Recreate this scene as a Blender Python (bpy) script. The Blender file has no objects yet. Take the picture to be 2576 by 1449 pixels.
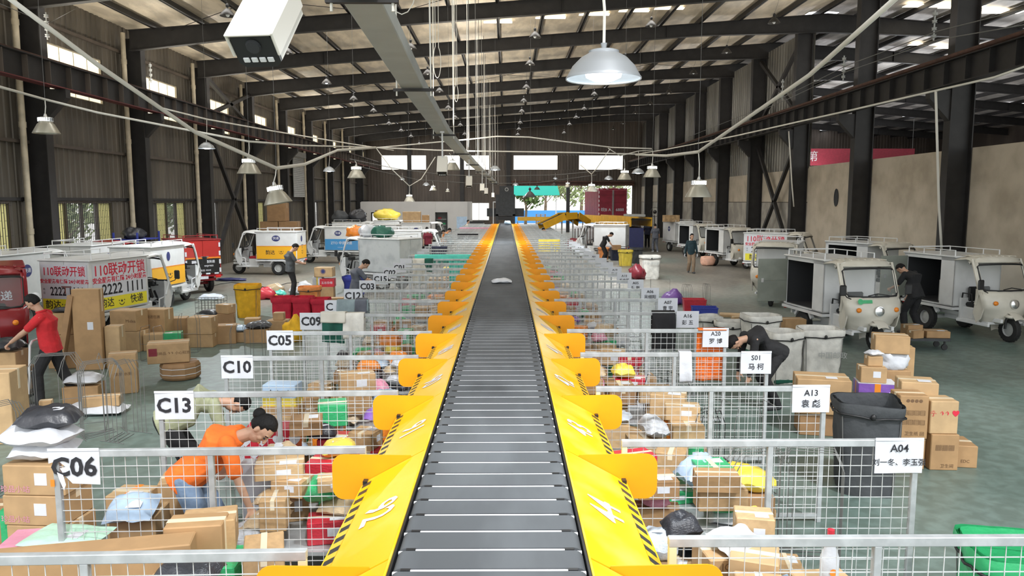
import bpy, math, random
from mathutils import Vector, Matrix, noise as mnoise
R = math.radians
SC = bpy.context.scene
COL = SC.collection
rnd = random.Random(11)

# ------------------------------------------------------------------ camera
FPX, PITCH, YAW, CAMZ = 1900.0, math.atan(217.5 / 1900.0), math.atan(14 / 1900.0), 3.05
cd = bpy.data.cameras.new('camera')
cd.sensor_width = 36.0
cd.lens = FPX / 2576 * 36.0
cd.clip_start, cd.clip_end = 0.05, 400
cd.dof.use_dof = False
cam = bpy.data.objects.new('camera', cd)
cam.location = (0, 0, CAMZ)
cam.rotation_euler = (math.pi / 2 - PITCH, 0, -YAW)
COL.objects.link(cam)
SC.camera = cam
bpy.context.view_layer.update()
CROT = cam.rotation_euler.to_matrix()

# ------------------------------------------------------------------ world, exposure
SC.view_settings.view_transform = 'Standard'
SC.view_settings.look = 'None'
SC.view_settings.gamma = 1.0
SC.view_settings.exposure = -0.22
wd = bpy.data.worlds.new('sky')
SC.world = wd
wd.use_nodes = True
nt = wd.node_tree
bg = nt.nodes['Background']
sky = nt.nodes.new('ShaderNodeTexSky')
sky.sky_type = 'NISHITA'
sky.sun_disc = False
sky.sun_elevation = R(50)
sky.sun_rotation = R(200)
mixn = nt.nodes.new('ShaderNodeMix'); mixn.data_type = 'RGBA'
mixn.inputs[0].default_value = 0.75
mixn.inputs[7].default_value = (7.0, 7.0, 6.8, 1)
nt.links.new(sky.outputs[0], mixn.inputs[6])
nt.links.new(mixn.outputs[2], bg.inputs['Color'])
bg.inputs['Strength'].default_value = 0.32
sun = bpy.data.lights.new('sun', 'SUN')
sun.energy = 3.0
sun.angle = R(4)
so = bpy.data.objects.new('sun', sun)
so.rotation_euler = (R(38), R(18), 0)
so.location = (0, 30, 40)
COL.objects.link(so)

def area(name, loc, rot, sx, sy, power, color=(1, 1, 1)):
    l = bpy.data.lights.new(name, 'AREA')
    l.shape = 'RECTANGLE'
    l.size, l.size_y = sx, sy
    l.energy = power
    l.color = color
    o = bpy.data.objects.new(name, l)
    o.location = loc
    o.rotation_euler = rot
    COL.objects.link(o)
    return o
# daylight through the open end of the hall behind the viewer; fill strips added under the roof and behind every rafter
area('daylight_from_open_hall_end', (-1, -14, 4.5), (R(86), 0, 0), 24, 7, 130, (1.0, .985, .96))
area('added_roof_fill', (-5.5, 9, 9.0), (0, 0, 0), 2.2, 13, 75, (1, .98, .95))
area('added_roof_fill', (1.5, 9, 9.6), (0, 0, 0), 2.2, 13, 45, (1, .98, .95))
for _k in range(10):
    _y = 16 + 6 * _k
    _w = 18 if _k < 2 else 20
    _x = -13 + _w / 2
    area('added_rafter_fill', (_x, _y + .55, 10.22 + .0746 * _x), (0, R(-4.27), 0), _w, .5, (24 if _k < 2 else 34) * _w, (1, .985, .95))
    if _k < 9: area('added_rafter_fill', (27, _y + .55, 10.25), (0, R(4.27), 0), 24, .5, 330, (.97, .98, 1))

# added fill light, no real fixtures, lying on top of the trunking and of both crane girders, shining up at the lining
area('added_trunking_uplight', (-1.33, 34, 4.68), (math.pi, 0, 0), .2, 40, 1600, (1, .93, .82))
area('added_girder_uplight', (-12.6, 40, 7.2), (math.pi, R(12), 0), .2, 56, 750, (1, .93, .80))
area('added_girder_uplight', (12.2, 44, 7.35), (math.pi, R(-12), 0), .2, 56, 750, (1, .95, .88))

area('added_neighbour_uplight', (25, 44, 4.9), (math.pi, 0, 0), .4, 56, 3200, (.95, .97, 1))  # added fill light to brighten the neighbouring roof lining

# ------------------------------------------------------------------ helpers
def ray(px, py):
    d = CROT @ Vector(((px - 1288) / FPX, (724.5 - py) / FPX, -1))
    return d
def G(px, py, h=0.0):
    """point at height h seen at pixel (px, py)"""
    d = ray(px, py)
    t = (h - CAMZ) / d.z
    return Vector((d.x * t, d.y * t, h))
def P(px, py, Y):
    d = ray(px, py)
    t = Y / d.y
    return Vector((d.x * t, Y, CAMZ + d.z * t))

LABELS = {}
def tag(o, label, cat, group=None, kind=None):
    o['label'] = label
    o['category'] = cat
    if group: o['group'] = group
    if kind: o['kind'] = kind
    LABELS.setdefault(label, []).append(o.name)
    return o
def empty(name, loc=(0, 0, 0), rz=0.0):
    o = bpy.data.objects.new(name, None)
    o.empty_display_size = .1
    o.location = loc
    o.rotation_euler = (0, 0, rz)
    COL.objects.link(o)
    return o
def thing(name, label, cat, loc=(0, 0, 0), rz=0.0, group=None):
    return tag(empty(name, loc, rz), label, cat, group)
def kids(o):
    return list(o.children)
def copy_tree(o, parent=None):
    c = o.copy()
    COL.objects.link(c)
    c.parent = parent
    for ch in kids(o):
        copy_tree(ch, c)
    return c
ORD = ['first', 'second', 'third', 'fourth', 'fifth', 'sixth', 'seventh', 'eighth', 'ninth', 'tenth', 'eleventh', 'twelfth',
       'thirteenth', 'fourteenth', 'fifteenth', 'sixteenth', 'seventeenth', 'eighteenth', 'nineteenth', 'twentieth']
def ordn(i):
    if i < 20: return ORD[i]
    t = {2: 'twenty', 3: 'thirty', 4: 'forty'}[(i + 1) // 10]
    u = (i + 1) % 10
    return (t + '-' + ORD[u - 1]) if u else {2: 'twentieth', 3: 'thirtieth', 4: 'fortieth'}[(i + 1) // 10]

TMP = bpy.data.scenes.new('workbench')      # scratch scene: evaluating modifiers there leaves the hall alone
def evaluated(o):
    TMP.collection.objects.link(o)
    with bpy.context.temp_override(scene=TMP, view_layer=TMP.view_layers[0]):
        dg = bpy.context.evaluated_depsgraph_get()
    m = bpy.data.meshes.new_from_object(o.evaluated_get(dg))
    TMP.collection.objects.unlink(o)
    return m
_tc = {}
def text_geo(body, off=0.0):
    k = (body, off)
    if k not in _tc:
        c = bpy.data.curves.new('lettering', 'FONT')
        c.body = body
        c.align_x = 'CENTER'
        c.align_y = 'CENTER'
        c.offset = off
        c.resolution_u = 2
        o = bpy.data.objects.new('lettering', c)
        m = evaluated(o)
        _tc[k] = ([v.co.copy() for v in m.vertices], [tuple(p.vertices) for p in m.polygons])
        bpy.data.objects.remove(o)
        bpy.data.curves.remove(c)
        bpy.data.meshes.remove(m)
    return _tc[k]

def frame(origin, xdir, updir):
    """matrix whose local x runs along xdir and local y along updir"""
    x = Vector(xdir).normalized()
    y = Vector(updir)
    y = (y - x * y.dot(x)).normalized()
    z = x.cross(y)
    m = Matrix((x, y, z)).transposed().to_4x4()
    m.translation = Vector(origin)
    return m

class MB:
    def __init__(s):
        s.v, s.f, s.m = [], [], []
    def add(s, vs, fs, mi=0, M=None):
        b = len(s.v)
        if M is not None: vs = [M @ Vector(v) for v in vs]
        s.v.extend(Vector(v) for v in vs)
        s.f.extend(tuple(i + b for i in f) for f in fs)
        s.m.extend([mi] * len(fs))
        return s
    def box(s, c, d, mi=0, M=None, ch=0.0):
        x, y, z = d[0] / 2, d[1] / 2, d[2] / 2
        if ch <= 0:
            vs = [(c[0] + i * x, c[1] + j * y, c[2] + k * z) for k in (-1, 1) for j in (-1, 1) for i in (-1, 1)]
            fs = [(0, 2, 3, 1), (4, 5, 7, 6), (0, 1, 5, 4), (2, 6, 7, 3), (0, 4, 6, 2), (1, 3, 7, 5)]
            return s.add(vs, fs, mi, M)
        ch = min(ch, x * .9, y * .9, z * .9)
        idx = {}
        vs, fs = [], []
        for i in (-1, 1):
            for j in (-1, 1):
                for k in (-1, 1):
                    for a in range(3):
                        p = [i * x, j * y, k * z]
                        for b in range(3):
                            if b != a: p[b] -= (i, j, k)[b] * ch
                        idx[(i, j, k, a)] = len(vs)
                        vs.append((c[0] + p[0], c[1] + p[1], c[2] + p[2]))
        def quad(l, n):
            a, b2, c2 = [Vector(vs[q]) for q in l[:3]]
            if (b2 - a).cross(c2 - a).dot(Vector(n)) < 0: l = l[::-1]
            fs.append(tuple(l))
        for a in range(3):
            b, e = [q for q in range(3) if q != a]
            for sg in (-1, 1):
                l = []
                for (u, w) in ((-1, -1), (1, -1), (1, 1), (-1, 1)):
                    q = [0, 0, 0]; q[a] = sg; q[b] = u; q[e] = w
                    l.append(idx[(q[0], q[1], q[2], a)])
                n = [0, 0, 0]; n[a] = sg
                quad(l, n)
            for u in (-1, 1):
                for w in (-1, 1):
                    l = []
                    for (sg, ax) in ((-1, b), (-1, e), (1, e), (1, b)):
                        q = [0, 0, 0]; q[a] = sg; q[b] = u; q[e] = w
                        l.append(idx[(q[0], q[1], q[2], ax)])
                    n = [0, 0, 0]; n[b] = u; n[e] = w
                    quad(l, n)
        for i in (-1, 1):
            for j in (-1, 1):
                for k in (-1, 1):
                    quad([idx[(i, j, k, a)] for a in range(3)], (i, j, k))
        return s.add(vs, fs, mi, M)
    def tube(s, p0, p1, r, n=8, mi=0, r2=None, cap=True, M=None):
        return s.path([p0, p1], r, n, mi, cap, M, [r, r if r2 is None else r2])
    def path(s, pts, r, n=6, mi=0, cap=True, M=None, rs=None, closed=False):
        pts = [Vector(p) for p in pts]
        N = len(pts)
        vs, fs = [], []
        prev = None
        for i, p in enumerate(pts):
            if closed:
                t = (pts[(i + 1) % N] - pts[i - 1]).normalized()
            elif i == 0: t = (pts[1] - p).normalized()
            elif i == N - 1: t = (p - pts[i - 1]).normalized()
            else:
                t = ((p - pts[i - 1]).normalized() + (pts[i + 1] - p).normalized())
                t = t.normalized() if t.length > 1e-6 else (p - pts[i - 1]).normalized()
            if prev is None:
                a = Vector((0, 0, 1)) if abs(t.z) < .9 else Vector((1, 0, 0))
                u = t.cross(a).normalized()
            else:
                u = (prev - t * prev.dot(t))
                u = u.normalized() if u.length > 1e-6 else t.orthogonal().normalized()
            prev = u
            w = t.cross(u)
            rr = rs[i] if rs else r
            for k in range(n):
                an = 2 * math.pi * k / n + math.pi / n
                vs.append(p + u * (rr * math.cos(an)) + w * (rr * math.sin(an)))
        last = N if closed else N - 1
        for i in range(last):
            j = (i + 1) % N
            for k in range(n):
                fs.append((i * n + k, i * n + (k + 1) % n, j * n + (k + 1) % n, j * n + k))
        if cap and not closed:
            fs.append(tuple(range(n))[::-1])
            fs.append(tuple(range((N - 1) * n, N * n)))
        return s.add(vs, fs, mi, M)
    def lathe(s, prof, n=24, mi=0, M=None, close=False):
        vs, fs = [], []
        for (r, z) in prof:
            for k in range(n):
                a = 2 * math.pi * k / n
                vs.append((r * math.cos(a), r * math.sin(a), z))
        for i in range(len(prof) - 1):
            for k in range(n):
                fs.append((i * n + k, i * n + (k + 1) % n, (i + 1) * n + (k + 1) % n, (i + 1) * n + k))
        if close:
            fs.append(tuple(range(n))[::-1])
            fs.append(tuple(range((len(prof) - 1) * n, len(prof) * n)))
        return s.add(vs, fs, mi, M)
    def prism(s, poly, h0, h1, mi=0, M=None):
        """polygon in local xy extruded from z=h0 to h1"""
        n = len(poly)
        ar = sum(poly[i][0] * poly[(i + 1) % n][1] - poly[(i + 1) % n][0] * poly[i][1] for i in range(n))
        if ar < 0: poly = poly[::-1]
        vs = [(x, y, h0) for x, y in poly] + [(x, y, h1) for x, y in poly]
        fs = [tuple(range(n))[::-1], tuple(range(n, 2 * n))]
        fs += [(i, (i + 1) % n, n + (i + 1) % n, n + i) for i in range(n)]
        return s.add(vs, fs, mi, M)
    def grid(s, fn, nu, nv, mi=0, M=None, skip=None):
        vs = [fn(i / nu, j / nv) for j in range(nv + 1) for i in range(nu + 1)]
        fs = []
        for j in range(nv):
            for i in range(nu):
                if skip and skip((i + .5) / nu, (j + .5) / nv): continue
                a = j * (nu + 1) + i
                fs.append((a, a + 1, a + nu + 2, a + nu + 1))
        return s.add(vs, fs, mi, M)
    def blob(s, c, rad, n=14, mi=0, M=None, fn=None):
        vs, fs = [], []
        m = n // 2
        for j in range(m + 1):
            th = math.pi * j / m
            for i in range(n):
                ph = 2 * math.pi * i / n
                d = Vector((math.sin(th) * math.cos(ph), math.sin(th) * math.sin(ph), math.cos(th)))
                k = fn(d) if fn else 1.0
                vs.append((c[0] + d.x * rad[0] * k, c[1] + d.y * rad[1] * k, c[2] + d.z * rad[2] * k))
        for j in range(m):
            for i in range(n):
                fs.append((j * n + i, (j + 1) * n + i, (j + 1) * n + (i + 1) % n, j * n + (i + 1) % n))
        return s.add(vs, fs, mi, M)
    def text(s, body, M, size, mi=0, off=0.0, wscale=1.0):
        vs, fs = text_geo(body, off)
        S = Matrix.Diagonal((size * wscale, size, 1, 1))
        return s.add([S @ v for v in vs], fs, mi, M)
    def build(s, name, mats, parent=None, smooth=False, loc=None, rot=None):
        me = bpy.data.meshes.new(name)
        me.from_pydata([tuple(v) for v in s.v], [], s.f)
        if not isinstance(mats, (list, tuple)): mats = [mats]
        for m in mats: me.materials.append(m)
        if len(mats) > 1: me.polygons.foreach_set('material_index', s.m)
        if smooth:
            me.polygons.foreach_set('use_smooth', [True] * len(me.polygons))
            if smooth != 'all':
                try: me.set_sharp_from_angle(angle=R(smooth if smooth is not True else 40))
                except Exception: pass
        me.update()
        o = bpy.data.objects.new(name, me)
        if parent is not None: o.parent = parent
        if loc is not None: o.location = loc
        if rot is not None: o.rotation_euler = rot
        COL.objects.link(o)
        return o

def remesh(mb, name, mat, parent, voxel, smooth_it=3):
    o = mb.build(name, mat)
    md = o.modifiers.new('r', 'REMESH'); md.mode = 'VOXEL'; md.voxel_size = voxel
    if smooth_it:
        sm = o.modifiers.new('s', 'SMOOTH'); sm.iterations = smooth_it; sm.factor = .5
    COL.objects.unlink(o)
    me = evaluated(o)
    me.polygons.foreach_set('use_smooth', [True] * len(me.polygons))
    old = o.data
    bpy.data.objects.remove(o)
    bpy.data.meshes.remove(old)
    me.name = name
    if not me.materials: me.materials.append(mat)
    o = bpy.data.objects.new(name, me)
    o.parent = parent
    COL.objects.link(o)
    return o

# ------------------------------------------------------------------ materials
def mat(name, col, rough=.6, metal=0.0, var=0.0, scale=6.0, bump=0.0, bscale=40.0, col2=None, spec=.5, stretch=None, detail=4, pos=(.42, .62), trans=0.0, sub=0.0):
    m = bpy.data.materials.new(name)
    m.use_nodes = True
    t = m.node_tree
    b = t.nodes['Principled BSDF']
    b.inputs['Base Color'].default_value = (*col, 1)
    b.inputs['Roughness'].default_value = rough
    b.inputs['Metallic'].default_value = metal
    b.inputs['Specular IOR Level'].default_value = spec
    if trans: b.inputs['Transmission Weight'].default_value = trans
    tc = mp = None
    if var or col2 or bump:
        tc = t.nodes.new('ShaderNodeTexCoord')
        mp = t.nodes.new('ShaderNodeMapping')
        if stretch: mp.inputs['Scale'].default_value = stretch
        t.links.new(tc.outputs['Object'], mp.inputs['Vector'])
    if var or col2:
        n = t.nodes.new('ShaderNodeTexNoise')
        n.inputs['Scale'].default_value = scale
        n.inputs['Detail'].default_value = detail
        t.links.new(mp.outputs[0], n.inputs['Vector'])
        r = t.nodes.new('ShaderNodeValToRGB')
        c2 = col2 if col2 else tuple(c * (1 - var) for c in col)
        r.color_ramp.elements[0].position = pos[0]
        r.color_ramp.elements[1].position = pos[1]
        r.color_ramp.elements[0].color = (*c2, 1)
        r.color_ramp.elements[1].color = (*col, 1)
        t.links.new(n.outputs['Fac'], r.inputs['Fac'])
        t.links.new(r.outputs['Color'], b.inputs['Base Color'])
    if bump:
        n2 = t.nodes.new('ShaderNodeTexNoise')
        n2.inputs['Scale'].default_value = bscale
        n2.inputs['Detail'].default_value = 3
        t.links.new(mp.outputs[0], n2.inputs['Vector'])
        bn = t.nodes.new('ShaderNodeBump')
        bn.inputs['Strength'].default_value = bump
        bn.inputs['Distance'].default_value = .02
        t.links.new(n2.outputs['Fac'], bn.inputs['Height'])
        t.links.new(bn.outputs['Normal'], b.inputs['Normal'])
    return m
def emit(name, col, st):
    m = bpy.data.materials.new(name)
    m.use_nodes = True
    b = m.node_tree.nodes['Principled BSDF']
    b.inputs['Base Color'].default_value = (.8, .8, .8, 1)
    b.inputs['Emission Color'].default_value = (*col, 1)
    b.inputs['Emission Strength'].default_value = st
    return m
def glassy(name, tint=(.9, .95, .95), alpha=.18, rough=.05):
    m = bpy.data.materials.new(name)
    m.use_nodes = True
    t = m.node_tree
    b = t.nodes['Principled BSDF']
    b.inputs['Base Color'].default_value = (*tint, 1)
    b.inputs['Roughness'].default_value = rough
    b.inputs['Alpha'].default_value = alpha
    return m
M = {}
M['steel'] = mat('dark_painted_steel', (.022, .020, .020), .55, 0, .3, 3)
M['steel_r'] = mat('rusty_painted_steel', (.10, .045, .03), .7, 0, .4, 4)
M['redflange'] = mat('red_oxide_flange', (.12, .025, .025), .6)
M['corr'] = mat('grey_brown_sheeting', (.125, .108, .085), .5, .15, .35, 1.2, stretch=(1, 1, .15))
M['corr_d'] = mat('dull_brown_sheeting', (.115, .092, .075), .5, .1, .3, 1.0, stretch=(1, 1, .2))
M['corr_s'] = mat('silver_grey_sheeting', (.27, .26, .235), .38, .5, .35, 1.0, stretch=(1, 1, .12))
M['plaster'] = mat('beige_plaster', (.50, .44, .35), .85, 0, 0, 1.3, .25, 25, (.36, .31, .24), pos=(.30, .62), detail=8)
M['block'] = mat('grey_blockwork', (.40, .37, .32), .85, 0, .3, 1.6, .3, 20)
M['foil'] = mat('foil_insulation', (.74, .645, .50), .40, .15, .3, 2.2, .9, 5.5, stretch=(1, .35, 1))
M['foil_g'] = mat('grey_foil_insulation', (.60, .56, .52), .42, .2, .4, 2.0, .9, 5.0, stretch=(1, .35, 1))
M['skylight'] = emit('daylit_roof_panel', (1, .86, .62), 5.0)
M['foilglare'] = emit('painted_foil_glare', (.92, .95, 1), 3.0)  # glare on the grey foil lining, painted as a glow
M['winglow'] = emit('daylit_frosted_window', (1.0, .92, .66), 1.2)
M['winglow_e'] = emit('daylit_end_window', (1.0, .95, .84), 2.2)
M['pipe'] = mat('cream_plastic_pipe', (.52, .45, .33), .45, 0, .25, 3)
M['white'] = mat('white_paint', (.72, .73, .74), .4, 0, .08, 4)
M['cable'] = mat('white_conduit', (.68, .66, .60), .45)
M['thread'] = mat('grey_wire', (.14, .14, .135), .5)
M['galv'] = mat('galvanised_steel', (.50, .525, .535), .42, .25, .2, 9)
M['wire'] = mat('white_wire', (.60, .615, .62), .4, .15)
M['ywire'] = mat('yellowed_steel', (.70, .64, .40), .5)
M['yellow'] = mat('yellow_painted_steel', (.80, .46, .006), .36, 0, 0, 2.5, col2=(.74, .54, .08), pos=(.30, .55))
M['wing'] = mat('orange_yellow_paint', (.84, .34, .003), .42, 0, .06, 3)
M['black'] = mat('black_plastic', (.012, .012, .013), .45)
M['hblack'] = mat('black_hazard_tape', (.03, .03, .028), .5)
M['belt'] = mat('grey_belt_slat', (.105, .112, .12), .62, 0, .22, 3, stretch=(1, .3, 1), spec=.15)
M['gapbar'] = mat('bright_carrier_bar', (.92, .93, .95), .4, .0)
M['chrome'] = mat('bright_steel', (.80, .81, .82), .18, .9)
M['rubber'] = mat('black_rubber', (.018, .018, .018), .75, 0, .3, 8)
M['paper'] = mat('white_paper', (.66, .68, .73), .6, 0, .05, 5)
M['ink'] = mat('black_ink', (.02, .02, .025), .6)
M['tape'] = mat('clear_tape', (.72, .62, .45), .2)
M['otape'] = mat('orange_tape', (.75, .25, .03), .3)
for i, c in enumerate([(.48, .31, .155), (.42, .255, .12), (.53, .36, .19), (.36, .21, .10)]):
    M['card%d' % i] = mat('brown_cardboard', c, .75, 0, .14, 5)
M['cardp'] = mat('brown_print', (.16, .09, .045), .8)
def plastic(k, c, r=.35): M[k] = mat(k + '_plastic_film', c, r, 0, .12, 6, .35, 14)
for k, c in dict(pwhite=(.60, .62, .66), pgrey=(.50, .56, .63), pblack=(.03, .032, .04), pblue=(.10, .22, .55), plblue=(.45, .60, .78), pred=(.55, .03, .05),
                 ppink=(.72, .30, .42), pgreen=(.04, .42, .16), pyellow=(.80, .62, .08), porange=(.85, .26, .03), pteal=(.08, .62, .50), ppurple=(.22, .10, .42),
                 pmint=(.50, .78, .62), pkraft=(.56, .43, .27), pnavy=(.03, .035, .12), pdgreen=(.015, .12, .08), pmaroon=(.22, .02, .035), psalmon=(.78, .45, .33)).items():
    plastic(k, c)
def cloth(k, c): M[k] = mat(k + '_cloth', c, .85, 0, .18, 7, .25, 30)
for k, c in dict(cred=(.62, .022, .03), cblack=(.016, .016, .018), cgrey=(.075, .08, .085), cwhite=(.62, .60, .55), corange=(.85, .17, .02), cdenim=(.18, .26, .38), colive=(.36, .38, .24),
                 cteal=(.012, .035, .045), ckhaki=(.27, .19, .125), cnavy=(.025, .03, .06), cslate=(.12, .13, .16), cgreyblue=(.26, .33, .35), cdgreen=(.012, .10, .07), cream=(.62, .60, .55), ccanvas=(.78, .76, .70), cmaroon=(.20, .02, .04), cyellow=(.80, .45, .02), ccrimson=(.58, .02, .05), csalmon=(.80, .30, .09), cpurple=(.2, .1, .45), cblue=(.04, .06, .35)).items():
    cloth(k, c)
M['skin'] = mat('skin', (.52, .31, .21), .55, 0, .06, 8)
M['hair'] = mat('black_hair', (.010, .009, .009), .7, 0, .3, 40, .5, 60, spec=.25)
M['shoe'] = mat('dark_shoe', (.05, .05, .055), .6)
M['cream'] = mat('cream_gelcoat', (.63, .60, .52), .32, 0, .10, 3)
M['tw'] = mat('white_gelcoat', (.70, .71, .71), .38, 0, .10, 2.5)
M['tgrey'] = mat('grey_box_panel', (.42, .43, .42), .5, 0, .12, 3)
M['tdirty'] = mat('worn_white_panel', (.52, .55, .55), .5, 0, 0, 3, col2=(.38, .41, .42), pos=(.30, .55), detail=6)
M['tred'] = mat('red_tricycle_paint', (.26, .012, .018), .32, 0, .15, 3)
M['tbright'] = mat('bright_red_panel', (.46, .03, .025), .4, 0, .1, 3)
M['tyellow'] = mat('yellow_panel', (.82, .42, .02), .45)
M['adyellow'] = mat('lemon_yellow_panel', (.84, .74, .04), .45)
M['tblue'] = mat('blue_panel', (.06, .28, .58), .45)
M['badge'] = mat('dark_blue_badge', (.03, .04, .16), .4)
M['glass'] = glassy('clear_glass', alpha=.10)
M['glassd'] = glassy('dark_glass', (.25, .28, .3), .5)
M['adred'] = mat('red_lettering', (.62, .02, .05), .5)
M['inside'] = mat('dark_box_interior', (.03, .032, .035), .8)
M['insgreen'] = mat('grey_green_panel', (.25, .27, .23), .6, 0, .15, 3)
M['amber'] = mat('amber_lens', (.80, .24, .02), .25)
M['redlens'] = mat('red_lens', (.60, .02, .02), .3)
M['led_on'] = emit('lit_led', (.86, .94, 1.0), 26)
M['led_off'] = mat('unlit_led', (.70, .72, .72), .4)
M['lampshade'] = mat('spun_aluminium', (.47, .45, .38), .35, .55)
M['lampgrey'] = mat('grey_lamp_shade', (.36, .38, .40), .4, .4)
M['lampdark'] = mat('dark_lamp_shade', (.05, .045, .04), .5)
M['tray'] = mat('grey_trunking', (.44, .47, .46), .42, .2, .1, 2)
M['camw'] = mat('camera_housing', (.70, .67, .60), .4)
M['leaf'] = mat('leaves', (.16, .27, .06), .6, 0, .5, 1.5)
M['leaf_y'] = mat('pale_leaves', (.38, .46, .20), .6, 0, .4, 1.5)
M['bark'] = mat('bark', (.20, .15, .10), .9, 0, .3, 6)
M['outground'] = mat('pale_concrete_yard', (.55, .53, .5), .9, 0, .1, .5)
M['teal'] = mat('teal_awning', (.05, .62, .50), .6)
M['bluefence'] = mat('blue_fence', (.05, .25, .62), .6)
M['truckred'] = mat('truck_red', (.30, .02, .045), .4, 0, .2, 2)
M['conveyellow'] = mat('conveyor_yellow', (.80, .43, .02), .4, 0, .15, 2)
M['office'] = mat('office_white_wall', (.66, .65, .64), .7, 0, .05, 1)
M['frosted'] = mat('frosted_yellow_glass', (.66, .62, .38), .5)
_t = M['frosted'].node_tree
_tl = _t.nodes.new('ShaderNodeBsdfTranslucent'); _tl.inputs[0].default_value = (.92, .88, .58, 1)
_mx = _t.nodes.new('ShaderNodeMixShader'); _mx.inputs[0].default_value = .75
_t.links.new(_t.nodes['Principled BSDF'].outputs[0], _mx.inputs[1]); _t.links.new(_tl.outputs[0], _mx.inputs[2])
_t.links.new(_mx.outputs[0], _t.nodes['Material Output'].inputs[0])
M['wood'] = mat('pale_wood', (.50, .33, .17), .7, 0, .3, 6)
M['mud'] = mat('dark_grey_fabric', (.06, .065, .07), .8, 0, .2, 5, .3, 20)

def floor_mat():
    m = bpy.data.materials.new('worn_painted_concrete')
    m.use_nodes = True
    t = m.node_tree
    b = t.nodes['Principled BSDF']
    tc = t.nodes.new('ShaderNodeTexCoord')
    def ns(sc, det, st=None, dist=0.0):
        mp = t.nodes.new('ShaderNodeMapping')
        if st: mp.inputs['Scale'].default_value = st
        t.links.new(tc.outputs['Object'], mp.inputs[0])
        n = t.nodes.new('ShaderNodeTexNoise')
        n.inputs['Scale'].default_value = sc; n.inputs['Detail'].default_value = det; n.inputs['Distortion'].default_value = dist
        t.links.new(mp.outputs[0], n.inputs['Vector'])
        return n.outputs['Fac']
    def ramp(f, a, b_, ca, cb):
        r = t.nodes.new('ShaderNodeValToRGB')
        r.color_ramp.elements[0].position = a; r.color_ramp.elements[1].position = b_
        r.color_ramp.elements[0].color = (*ca, 1); r.color_ramp.elements[1].color = (*cb, 1)
        t.links.new(f, r.inputs[0])
        return r.outputs[0]
    def mix(f, a, c):
        n = t.nodes.new('ShaderNodeMix'); n.data_type = 'RGBA'
        t.links.new(f, n.inputs[0]); t.links.new(a, n.inputs[6]); t.links.new(c, n.inputs[7])
        return n.outputs[2]
    green = ramp(ns(.7, 8, (1, .5, 1), .6), .35, .65, (.125, .185, .165), (.20, .265, .24))
    grey = ramp(ns(.5, 8, (1, .6, 1), .4), .35, .65, (.20, .185, .16), (.29, .27, .235))
    sx = t.nodes.new('ShaderNodeSeparateXYZ')
    t.links.new(tc.outputs['Object'], sx.inputs[0])
    mr = t.nodes.new('ShaderNodeMapRange')
    mr.inputs[1].default_value = 20; mr.inputs[2].default_value = 27
    t.links.new(sx.outputs['Y'], mr.inputs[0])
    big = t.nodes.new('ShaderNodeMapRange')
    t.links.new(ns(.22, 6, (1, .7, 1), .5), big.inputs[0])
    big.inputs[1].default_value = .35; big.inputs[2].default_value = .65; big.inputs[3].default_value = -.55; big.inputs[4].default_value = .45
    ad = t.nodes.new('ShaderNodeMath'); ad.operation = 'ADD'; ad.use_clamp = True
    t.links.new(mr.outputs[0], ad.inputs[0]); t.links.new(big.outputs[0], ad.inputs[1])
    base = mix(ad.outputs[0], green, grey)
    dirt = ramp(ns(6, 6, None, .3), .40, .62, (.75, .74, .72), (1, 1, 1))
    mu = t.nodes.new('ShaderNodeMix'); mu.data_type = 'RGBA'; mu.blend_type = 'MULTIPLY'
    mu.inputs[0].default_value = 1
    t.links.new(base, mu.inputs[6]); t.links.new(dirt, mu.inputs[7])
    t.links.new(mu.outputs[2], b.inputs['Base Color'])
    b.inputs['Roughness'].default_value = .42
    return m
M['floor'] = floor_mat()
# ------------------------------------------------------------------ the hall
XL, XR, Y0, Y1 = -13.9, 13.5, 12.0, 76.0
FR = [16 + 6 * k for k in range(10)]           # frames along the hall
def zr(x):                                      # underside of the roof sheets
    return 9.34 + .0746 * (x + 13.2) if x < 14 else 9.34 + .0746 * (27.2) - .0746 * (x - 14)
def rb(x):                                      # underside of the rafters
    return zr(x) - .92 + .2 * max(0, 1 - max(0, abs(x) - 8.5) / 5)

b = MB().box((14, 26, -.1), (60, 104, .2))
tag(b.build('floor', M['floor']), 'worn grey green painted concrete floor of the hall', 'floor', kind='structure')
b = MB().box((0, 150, -.13), (240, 148, .2))
tag(b.build('yard_ground', M['outground']), 'pale concrete yard beyond the far gate', 'ground', kind='structure')
b = MB().box((-60, 40, -.14), (90, 130, .2))
tag(b.build('yard_ground', M['outground']), 'strip of ground outside the windowed side wall', 'ground', kind='structure')

def corr(mb, u0, u1, z0, z1, put, per=.30, amp=.028, mi=0):
    """trapezoid-ribbed sheet between u0..u1, z0..z1; put(u, off, z) gives the point"""
    us = []
    u = u0
    k = 0
    pat = [(0, 0), (.32, 0), (.42, 1), (.88, 1), (1, 0)]
    while u < u1 - 1e-6:
        for (f, o) in pat[:-1]:
            uu = u + f * per
            if uu < u1: us.append((uu, o * amp))
        u += per
    us.append((u1, 0))
    vs, fs = [], []
    for (uu, o) in us:
        vs.append(put(uu, o, z0)); vs.append(put(uu, o, z1))
    for i in range(len(us) - 1):
        fs.append((2 * i, 2 * i + 2, 2 * i + 3, 2 * i + 1))
    mb.add(vs, fs, mi)
def band(mb, u0, u1, z0, z1, holes, put, **k):
    u = u0
    for (a, c) in sorted(holes):
        if a > u: corr(mb, u, a, z0, z1, put, **k)
        u = max(u, c)
    if u < u1: corr(mb, u, u1, z0, z1, put, **k)

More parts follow.
